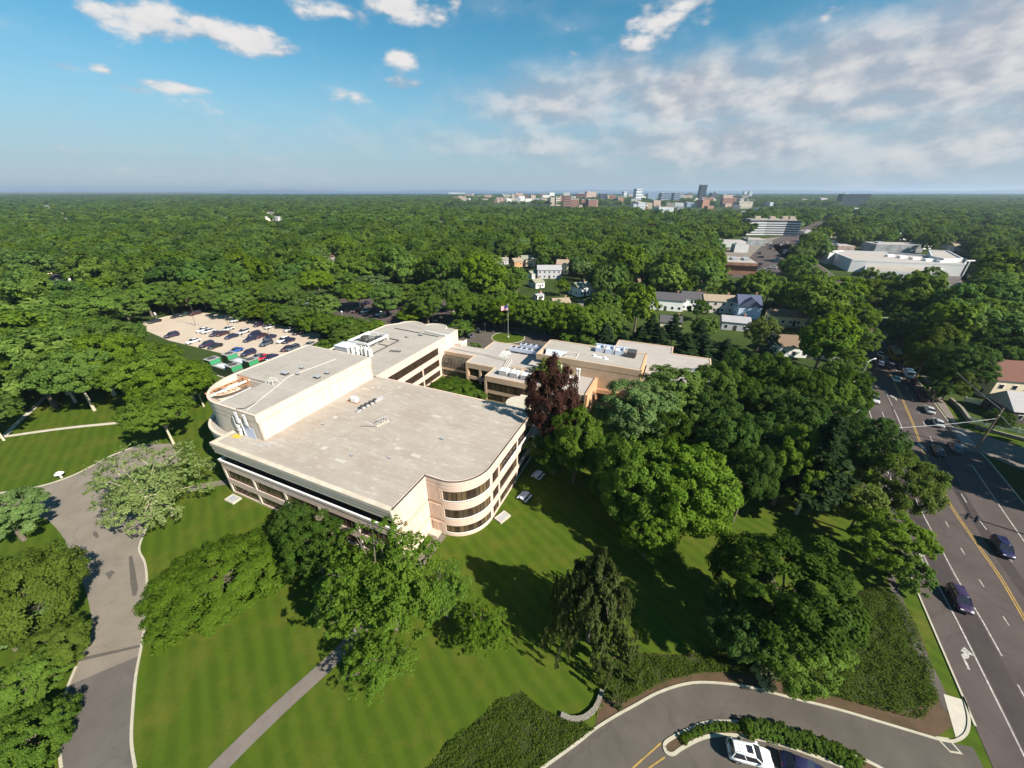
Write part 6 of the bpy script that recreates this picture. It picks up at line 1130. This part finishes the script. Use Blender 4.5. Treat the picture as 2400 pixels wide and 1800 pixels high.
tree('copper', 'dark red copper beech by the right facade corner', 0, 0, 22, rm=5.1, rz=1, base=(1284, 1084)); T('yellow', 'yellow green tree behind the copper beech', 1290, 885, 11.5, 42); T('dark2', 'dark tree in shade below the copper beech', 1300, 1060, 9, 60)
dk = [(1660, 990, 70), (1745, 940, 70), (1820, 975, 66), (1700, 1065, 74), (1790, 1050, 72), (1865, 1010, 66), (1665, 930, 58), (1730, 890, 56), (1795, 900, 54), (1870, 935, 56), (1935, 955, 56), (1985, 925, 46), (1965, 1010, 60), (2030, 1060, 62), (1850, 1090, 75), (1560, 1040, 60), (1750, 1130, 60)]
for i, (x, y, r_) in enumerate(dk): T(['dark', 'dark2', 'oak2', 'dark'][i % 4], f'{nth([q[0] for q in dk], x)} dark tree from the left in the grove between building and road', x, y, 13 + 3 * rs.random(), r_, group='trees of the dense right-hand grove')
T('pine', 'tall pine with a long pale bare trunk in the right-hand grove', 1925, 1075, 20, 100)
T('olive', 'green roadside tree reaching over the left lanes', 2100, 1140, 10.5, 78); T('oak2', 'roadside tree below it at the lawn corner', 2085, 1265, 8.5, 78); T('bushtree', 'small roadside tree by the kerb', 2130, 1340, 5, 48); T('yellow', 'thin olive roadside tree beside the pavement', 2020, 1190, 9, 50)
# left side woods edge and lawn
lt = [(60, 780, 95, 14), (190, 735, 95, 14), (245, 815, 78, 13), (125, 865, 95, 13), (235, 862, 92, 14), (345, 893, 82, 12), (405, 920, 78, 12), (30, 850, 80, 14), (438, 895, 46, 9), (380, 985, 70, 11), (180, 810, 85, 13), (372, 846, 50, 8), (462, 915, 46, 8), (318, 838, 52, 9)]
for i, (x, y, r_, h) in enumerate(lt): T(['spread', 'spread2'][i % 2], f'{nth([q[0] for q in lt], x)} broad layered tree from the left edge along the upper left lawn', x, y, h, r_, group='layered trees along the left lawn')
for bx_, by_, r_, h_, w_ in ((222, 962, 8.5, 13.5, 'rightmost'), (178, 943, 8, 13, 'middle'), (27, 925, 8.5, 14, 'leftmost')): tree('spread', w_ + ' of three layered trees with pale trunks on the upper left lawn', 0, 0, h_, rm=r_, rz=rs.uniform(0, 6), base=(bx_, by_), group='layered trees on the upper left lawn')
T('spread2', 'layered tree cut off by the left edge at the upper lawn', -25, 985, 9, 60); T('silver', 'silvery tree at the left edge beside the drive fork', 15, 1215, 8, 75); T('olive', 'large olive green tree casting shade on the left drive', 55, 1410, 11, 112); T('olive', 'lower olive bough right of the large one by the drive', 140, 1520, 5.0, 56); T('silver', 'grey green shrub mass at the left edge', 0, 1480, 6, 90); T('oak2', 'green bush at the lower left edge', 55, 1610, 5, 84); T('bush', 'bright green bush in the lower left corner', 55, 1740, 4.5, 92)
# courtyard, hedge line, entrance
T('bush', 'bright spreading shrub in the courtyard', 1060, 912, 3.4, 62); T('bush', 'low bright shrub at the right of the courtyard', 1120, 920, 2.4, 36)
for i in range(13):
    f = i / 12; T(['bushtree', 'oak', 'lime'][i % 3], f'{ORD[i]} bushy tree from the left in the hedge between the car parks', 575 + 330 * f + rs.uniform(-8, 8), 722 + 62 * f + rs.uniform(-5, 5), 6.5 + 2 * rs.random(), 34 + 8 * f, group='hedge trees between the car parks')
T('lime', 'round tree at the near end of the hedge line', 820, 790, 7.5, 46); T('bushtree', 'bright bush beside the far wing at the hedge end', 770, 815, 5.5, 42); T('lime', 'airy pale green tree in the back car park', 940, 690, 10, 50); T('silver', 'second airy tree in the back car park', 870, 668, 10, 45); T('lime', 'low airy tree behind the curved far wing', 975, 735, 6.5, 44); T('bushtree', 'bright round bush by the entrance drive', 1078, 768, 6, 34); T('shrub', 'low olive shrub by the link corner', 1110, 812, 2.6, 16)
for i in range(15):
    f = i / 14; T(['oak', 'bushtree', 'lime', 'oak2'][i % 4], f'{ORD[i]} tree from the left in the belt behind the flagpole', 1085 + 340 * f, 715 + 45 * f + rs.uniform(-10, 8), 10 + 3 * rs.random(), 44, group='belt of trees behind the flagpole')
CF = [(1500, 770, 13, 38, 'spruce'), (1545, 775, 14, 40, 'spruce'), (1605, 790, 14, 42, 'pine'), (1650, 790, 13, 42, 'spruce'), (1460, 780, 11, 34, 'pine'), (1700, 800, 12, 36, 'spruce'), (1580, 745, 15, 36, 'pine'), (1640, 760, 15, 36, 'spruce'), (1528, 740, 13, 30, 'pine'), (1420, 760, 12, 34, 'spruce')]
for x, y, h, r_, k in CF: T(k, f'{nth([q[0] for q in CF], x)} dark conifer from the left in the stand behind the right wing', x, y + 22, h * .8, r_, group='conifers behind the right wing')
T('yellow', 'tall yellow green tree in front of the houses', 1786, 780, 12, 36); T('blue_spruce', 'blue grey spruce beside the yellow green tree', 1808, 800, 10, 18); T('copper', 'brownish tree by the white cape house', 1966, 812, 8, 24)
LR = [(1965, 690, 15, 62), (1905, 700, 14, 46), (2008, 750, 12, 44), (2010, 800, 11, 40), (1990, 850, 9, 36), (1960, 880, 9, 42), (1880, 885, 6, 40), (1800, 880, 7, 40)]
for x, y, h, r_ in LR: T(rs.choice(['oak', 'oak2', 'lime']), f'{nth([q[0] for q in LR], x)} leafy tree from the left beside the left lanes of the road', x, y, h, r_, group='trees along the left of the road')
XR = [(2230, 900, 8, 40), (2200, 915, 6, 26), (2250, 860, 14, 60), (2330, 820, 15, 66), (2190, 800, 14, 58), (2120, 780, 14, 50), (2390, 780, 15, 70), (2270, 780, 15, 60), (2170, 840, 11, 40), (2340, 985, 5, 26), (2130, 720, 14, 50), (2060, 700, 14, 52)]
for x, y, h, r_ in XR: T(rs.choice(['dark', 'dark2', 'olive']), f'{nth([q[0] + q[1] * 1e-4 for q in XR], x + y * 1e-4)} dark tree from the left on the far side of the road', x, y, h, r_, group='dark trees across the road')
for x, y, h, r_ in [(1330, 795, 4, 30), (1370, 800, 4.5, 32), (1420, 800, 4, 28), (1455, 790, 5, 26)]: T('shrub', f'{nth([1330, 1370, 1420, 1455], x)} low shrub from the left behind the raised block', x, y, h, r_, group='shrubs behind the raised block')
EDGE = [(340, 716), (392, 712), (440, 714), (505, 712), (545, 722), (470, 702), (580, 700), (620, 690), (680, 682), (740, 676), (800, 668), (290, 738), (1020, 690), (1060, 700), (560, 690), (420, 700), (360, 700), (660, 706), (705, 716), (760, 722), (1000, 722), (840, 700), (905, 704)]
for i, (x, y) in enumerate(EDGE): T(['oak', 'spread', 'oak2', 'lime'][i % 4], f'{nth([q[0] for q in EDGE], x)} leafy tree from the left at the far edge of the car parks', x, y - (14 if x < 600 else 4), 10 + 3 * rs.random(), 40, group='trees at the far edge of the car parks')
for x, y, r_ in ((99, 52, 6), (104, 46, 6), (108, 55, 6), (112, 48, 6), (118, 60, 6)): tree('dark', 'tall dark tree in the belt along the right kerb', 0, 0, 16, rm=r_, rz=rs.uniform(0, 6), base=project((x, y, 0))[:2], group='tall trees along the right kerb')
# island hedge
hp = smooth_path([(a + b_) / 2 for a, b_ in zip(pts([(1600, 1717), (1654, 1695), (1708, 1692), (1759, 1696), (1853, 1712), (1962, 1753), (2056, 1797)]), pts([(1600, 1753), (1654, 1728), (1719, 1724), (1770, 1730), (1817, 1742), (1925, 1779), (1976, 1800)]))], 4); Lh = plen(hp)
for k in range(26):
    c = sub(hp, Lh * k / 26, Lh * (k + .5) / 26)[0]; s = .35 + (.25 if k > 10 else -.05); t = thing('hedge_shrub', f'{ORD[k]} small shrub from the left in the planted island', 'shrub', (c.x, c.y, .07), rs.uniform(0, 6), 'shrubs of the planted island'); t.scale = (s * .55, s * .55, s * .5); addobj('foliage', KIND['shrub'][2], t); addobj('stem', KIND['shrub'][3], t)
c = at(1790, 1590); t = thing('flowering_shrub', 'pale yellow flowering shrub at the edge of the ivy slope', 'shrub', (c.x, c.y, 0)); leaf_mat('flower_pale', (.3, .34, .12), (.5, .52, .25), rnd=0); addobj('foliage', crown_mesh('foliage', 'flower_pale', 1.6, .5, .8, 14, 1500, .2, 44, low=-.1)[0], t); addobj('stem', KIND['shrub'][3], t).scale = (.3, .3, .3)
# ground cover
def in_poly(x, y, poly):
    r = np.zeros(len(x), bool); n = len(poly)
    for i in range(n):
        (x1, y1), (x2, y2) = poly[i][:2], poly[(i + 1) % n][:2]; c = ((y1 > y) != (y2 > y)) & (x < (x2 - x1) * (y - y1) / ((y2 - y1) or 1e-9) + x1); r ^= c
    return r
def cover(name, poly, dens, size, hgt, m, seed, lab):
    g = np.random.default_rng(seed); a = np.array([(p[0], p[1]) for p in poly]); lo_, hi = a.min(0), a.max(0); n = int(np.prod(hi - lo_) * dens); x, y = g.uniform(lo_[0], hi[0], n), g.uniform(lo_[1], hi[1], n); k = in_poly(x, y, [tuple(p) for p in a]); x, y = x[k], y[k]
    clump = np.clip(.5 + .32 * np.sin(x * 2.1 + 1.3 * np.sin(y * 1.7)) * np.sin(y * 2.4 + np.sin(x * 1.9)) + .34 * np.sin(x * .63 + 2 * np.sin(y * .5)) * np.sin(y * .9 + 1.4 * np.sin(x * .7)), 0, 1); keep = g.uniform(0, 1, len(x)) < .18 + .95 * clump; x, y, clump = x[keep], y[keep], clump[keep]
    p = np.stack([x, y, .05 + hgt * clump * g.uniform(.3, 1, len(x))], 1); v, q = leaves(p, unit(g.normal(0, .42, p.shape) + np.array([0, 0, 1.])), size, g); o = addobj(name, np_mesh(name, v, q, M(m), g.uniform(0, 1, len(p)))); return prop(o, lab, kind='stuff')
cover('ivy_ground_cover', ivy1, 200, .17, .5, 'ivy', 1, 'dense ivy mound at the bottom of the lawn'); cover('ivy_ground_cover', [(p.x, p.y) for p in pts([(1405, 1640), (1398, 1550), (1480, 1532), (1600, 1538), (1780, 1502), (1900, 1472), (2000, 1402), (2050, 1370), (2108, 1402), (2148, 1472), (2181, 1560), (2200, 1640), (2160, 1690), (2100, 1676), (1990, 1646), (1850, 1608), (1745, 1582), (1654, 1578), (1560, 1598), (1470, 1648)])], 180, .18, .55, 'ivy', 2, 'ivy and shrubs on the slope above the right drive')
cover('grass_edge', [(p.x, p.y) for p in pts([(1315, 1680), (1364, 1694), (1405, 1660), (1412, 1625), (1420, 1628), (1412, 1668), (1368, 1702), (1312, 1690)])], 40, .2, .25, 'leaf_yellow', 3, 'pale weeds at the foot of the stone wall')

# ------------------------------------------------------------------ the woods
MIDK = []
for i in range(8):
    m = [LG[0], LG[1], LG[2], LG[3], LG[0], LG[1], M('leaf_dark'), LG[2]][i]; MIDK.append((crown_mesh('crown', m, 6, 7.6, 5.4, 13 + 3 * (i % 3), 5600, .74, 60 + i, .85, rough_=.3, lobe=(.34, .54))[0], trunk_mesh('trunk', 6.5, .3, [(1.5, 0, 8), (-1.5, 1, 8), (0, -1.6, 7.5)], i)))
g = np.random.default_rng(77); XS, YS, SS = [], [], []
for y0, y1, s in ((60, 450, 9.6), (450, 1100, 12.5), (1100, 2300, 18), (2300, 4300, 28)):
    ny = int((y1 - y0) / s)
    for j in range(ny):
        y = y0 + (j + .5) * s; hw = y * 1.36 + 60; n = int(2 * hw / s); x = -hw + (np.arange(n) + .5 + .5 * (j % 2)) * s; XS.append(x + g.uniform(-.38, .38, n) * s); YS.append(y + g.uniform(-.38, .38, n) * s); SS.append(np.full(n, s / 8.8))
X, Y, S = map(np.concatenate, (XS, YS, SS)); S *= g.uniform(.62, 1.65, len(X)); keep = np.ones(len(X), bool)
clear = [pts([(-300, 985), (60, 968), (200, 950), (250, 935), (215, 870), (205, 800), (285, 742), (400, 730), (470, 722), (565, 733), (590, 708), (640, 690), (800, 682), (900, 676), (1010, 682), (1115, 704), (1170, 745), (1300, 775), (1350, 785), (1480, 795), (1660, 835), (1760, 890), (1900, 905), (2000, 935), (2060, 935), (2500, 1000), (3200, 1200), (3200, 1990), (-1500, 1990), (-1500, 1000)]),
         pts([(2120, 870), (2240, 905), (2330, 940), (2600, 960), (2600, 1300), (2200, 1020)]), pts([(1695, 660), (1685, 585), (1755, 548), (1870, 545), (1935, 512), (1965, 520), (1900, 575), (1860, 600), (1850, 655)]), pts([(1930, 640), (1925, 598), (2000, 590), (2270, 602), (2290, 645), (2420, 655), (2420, 690), (2240, 690), (2100, 676), (1985, 660)])]
for c in clear: keep &= ~in_poly(X, Y, [tuple(p[:2]) for p in c])
xl, xr = np.interp(Y, [r[0] for r in RD], [r[1] for r in RD]), np.interp(Y, [r[0] for r in RD], [r[4] for r in RD]); keep &= ~((X > xl - 4) & (X < xr + 4) & (Y < 300))
for o in [o for o in COL.objects if o.name.split('.')[0] in ('house', 'building', 'city_building', 'low_building', 'striped_office', 'shopping_mall')]:
    rr = 10 if o.name.startswith('house') else 24; keep &= (X - o.location.x) ** 2 + (Y - o.location.y) ** 2 > rr * rr
# clearings where the photo shows houses, shops and the city: trees that would hide them are not planted
ct, st_ = math.cos(PITCH), math.sin(PITCH)
def proj_np(x, y, z):
    dz = z - CAM_H; f = y * ct - dz * st_; return 1200 + FPX * x / f, 900 + FPX * (-(y * st_) - dz * ct) / f, f
near_city = (Y > 650) & (Y < 1450) & (1200 + FPX * X / (Y * math.cos(PITCH) + CAM_H * math.sin(PITCH)) > 1030) & (1200 + FPX * X / (Y * math.cos(PITCH) + CAM_H * math.sin(PITCH)) < 2080)
S = np.where(near_city, np.minimum(S, np.maximum(.4, (CAM_H - 42.0 * Y / 1121) / 12.5)), S)
tx, ty, tf = proj_np(X, Y, 11.5 * S); bx, by, bf = proj_np(X, Y, 0 * S); wpx = 4.2 * S * FPX / tf
sight = [(a[0] - 26 * (a[2] / 15), a[1] - (22 if a[1] < 690 else 40), a[0] + 26 * (a[2] / 15), a[1] - 6, at(a[0], a[1]).y) for a in HOUSES] + [(a[0] - 8, a[1] - 9, a[0] + 8, a[1] - 5, at(a[0], a[1]).y) for a in FARH] + [(1700, 612, 1775, 636, 262), (1755, 515, 1860, 548, 480), (1690, 562, 1760, 585, 400), (1760, 560, 1860, 640, 300), (1930, 586, 2260, 626, 270), (2080, 574, 2150, 586, 360), (1180, 455, 1500, 482, 1300), (1500, 440, 1780, 490, 1250), (1970, 448, 2035, 475, 1600), (1080, 452, 1250, 466, 2200), (2200, 650, 2300, 668, 250)]
for x0, y0, x1, y1, dep in sight: keep &= ~((Y < dep - 3) & (tx + wpx * .6 > x0) & (tx - wpx * .6 < x1) & (ty - wpx * .25 < y1) & (by > y0))
city = (Y > 1180) & (Y < 3600) & (bx > 1150) & (bx < 1780) & (by < 493); keep &= ~(city & (g.uniform(0, 1, len(X)) > .16)); vis = (tx > -120) & (tx < 2520); keep &= (vis | (Y < 600)); X, Y, S, bf_, tx_ = X[keep], Y[keep], S[keep], bf[keep], tx[keep]
# the nearest ones in view are trees of their own, the rest of the woods is one mass
order = np.argsort(np.where((tx_ > 0) & (tx_ < 2400), bf_, 1e9)); near = order[:190]; rest = np.setdiff1d(np.arange(len(X)), near)
for i in near:
    k = int(g.integers(0, 8)); lab, gr = ('leafy tree in the woods beyond the left lawn and concrete car park', 'woodland trees left') if X[i] < -90 else (('leafy tree in the woods behind the back car park', 'woodland trees behind the car park') if X[i] < 0 else (('leafy tree among the houses behind the building', 'trees among the houses') if X[i] < rx(Y[i], 1) else ('leafy tree in the woods right of the main road', 'woodland trees right of the road')))
    t = thing('woodland_tree', lab, 'tree', (X[i], Y[i], 0), g.uniform(0, 6.28), gr); s = float(S[i]); t.scale = (s * 1.02, s * 1.02, s * float(g.uniform(.85, 1.12))); addobj('crown', MIDK[k][0], t); addobj('trunk', MIDK[k][1], t)
def woods(name, idx, protos, lab, sc=1.0):
    cl = bpy.data.collections.new(name + '_kinds')
    for j, me in enumerate(protos): cl.objects.link(bpy.data.objects.new('woodland_%02d' % j, me))
    n = len(idx); me = bpy.data.meshes.new(name); me.vertices.add(n); me.vertices.foreach_set('co', np.stack([X[idx], Y[idx], np.zeros(n)], 1).astype(np.float32).ravel())
    for nm, ty_, val in (('pick', 'INT', g.integers(0, len(protos), n)), ('size', 'FLOAT', S[idx] * sc), ('turn', 'FLOAT', g.uniform(0, 6.28, n)), ('tall', 'FLOAT', S[idx] * sc * g.uniform(.8, 1.15, n) / np.maximum(1, S[idx] * .85))):
        a = me.attributes.new(nm, ty_, 'POINT'); a.data.foreach_set('value', val.astype(np.int32 if ty_ == 'INT' else np.float32))
    ng = bpy.data.node_groups.new(name, 'GeometryNodeTree'); ng.interface.new_socket('Geometry', in_out='INPUT', socket_type='NodeSocketGeometry'); ng.interface.new_socket('Geometry', in_out='OUTPUT', socket_type='NodeSocketGeometry'); N = ng.nodes.new; L = ng.links.new
    gi, go, ip, ci = N('NodeGroupInput'), N('NodeGroupOutput'), N('GeometryNodeInstanceOnPoints'), N('GeometryNodeCollectionInfo'); ci.inputs['Collection'].default_value = cl; ci.inputs['Separate Children'].default_value = True; ci.inputs['Reset Children'].default_value = True
    def attr(nm, t_): x = N('GeometryNodeInputNamedAttribute'); x.data_type = t_; x.inputs['Name'].default_value = nm; return x.outputs['Attribute']
    mp = N('GeometryNodeMeshToPoints'); L(gi.outputs[0], mp.inputs['Mesh']); L(mp.outputs[0], ip.inputs['Points']); L(ci.outputs[0], ip.inputs['Instance']); ip.inputs['Pick Instance'].default_value = True; L(attr('pick', 'INT'), ip.inputs['Instance Index'])
    cr = N('ShaderNodeCombineXYZ'); L(attr('turn', 'FLOAT'), cr.inputs[2]); cs = N('ShaderNodeCombineXYZ'); sz = attr('size', 'FLOAT'); L(sz, cs.inputs[0]); L(sz, cs.inputs[1]); L(attr('tall', 'FLOAT'), cs.inputs[2]); L(cr.outputs[0], ip.inputs['Rotation']); L(cs.outputs[0], ip.inputs['Scale']); L(ip.outputs[0], go.inputs[0])
    o = addobj(name, me); md = o.modifiers.new('plant', 'NODES'); md.node_group = ng; return prop(o, lab, kind='stuff')
lowk = [crown_mesh('crown', [LG[0], LG[1], LG[2], LG[3], LG[1], M('leaf_dark')][i], 6.2, 7.4, 5.2, 11, 1100, 1.5, 90 + i, .85, rough_=.25, lobe=(.36, .56))[0] for i in range(6)] + [crown_mesh('crown', 'leaf_silver', 4.6, 7, 4.6, 12, 420, 1.9, 99, .85)[0]]
midk = [a[0] for a in MIDK for _ in range(2)] + [crown_mesh('crown', 'leaf_silver', 4.6, 7.2, 4.8, 16, 2200, .8, 98, .85)[0]]
cut = Y[rest] < 520
woods('woods', rest[cut], midk, 'unbroken green woodland beyond the grounds'); woods('far_woods', rest[~cut], lowk, 'distant woodland stretching to the city and the sea')
for x, y, h, r_ in [(1520, 540, 15, 26), (616, 585, 12, 14), (310, 605, 11, 12)]: T('copper', ['dark red tree standing out of the woods below the skyline', 'small dark red tree in the woods left of centre', 'dark red tree in the woods at the left'][(x < 1000) + (x < 500)], x, y, h, r_)
# haze over the whole place
hz = MB().box(-29990, 29990, -390, 29990, -1, 135).build('haze', 'cream'); hz['kind'] = 'stuff'; hz['label'] = 'thin blue summer haze over the far woods and city'
hm = bpy.data.materials.new('haze'); hm.use_nodes = True; nt = hm.node_tree; nt.nodes.clear(); o_ = nt.nodes.new('ShaderNodeOutputMaterial'); pv_ = nt.nodes.new('ShaderNodeVolumePrincipled'); pv_.inputs['Color'].default_value = (.62, .76, .95, 1); pv_.inputs['Density'].default_value = .00009; pv_.inputs['Anisotropy'].default_value = .2; nt.links.new(pv_.outputs[0], o_.inputs['Volume']); hz.data.materials[0] = hm
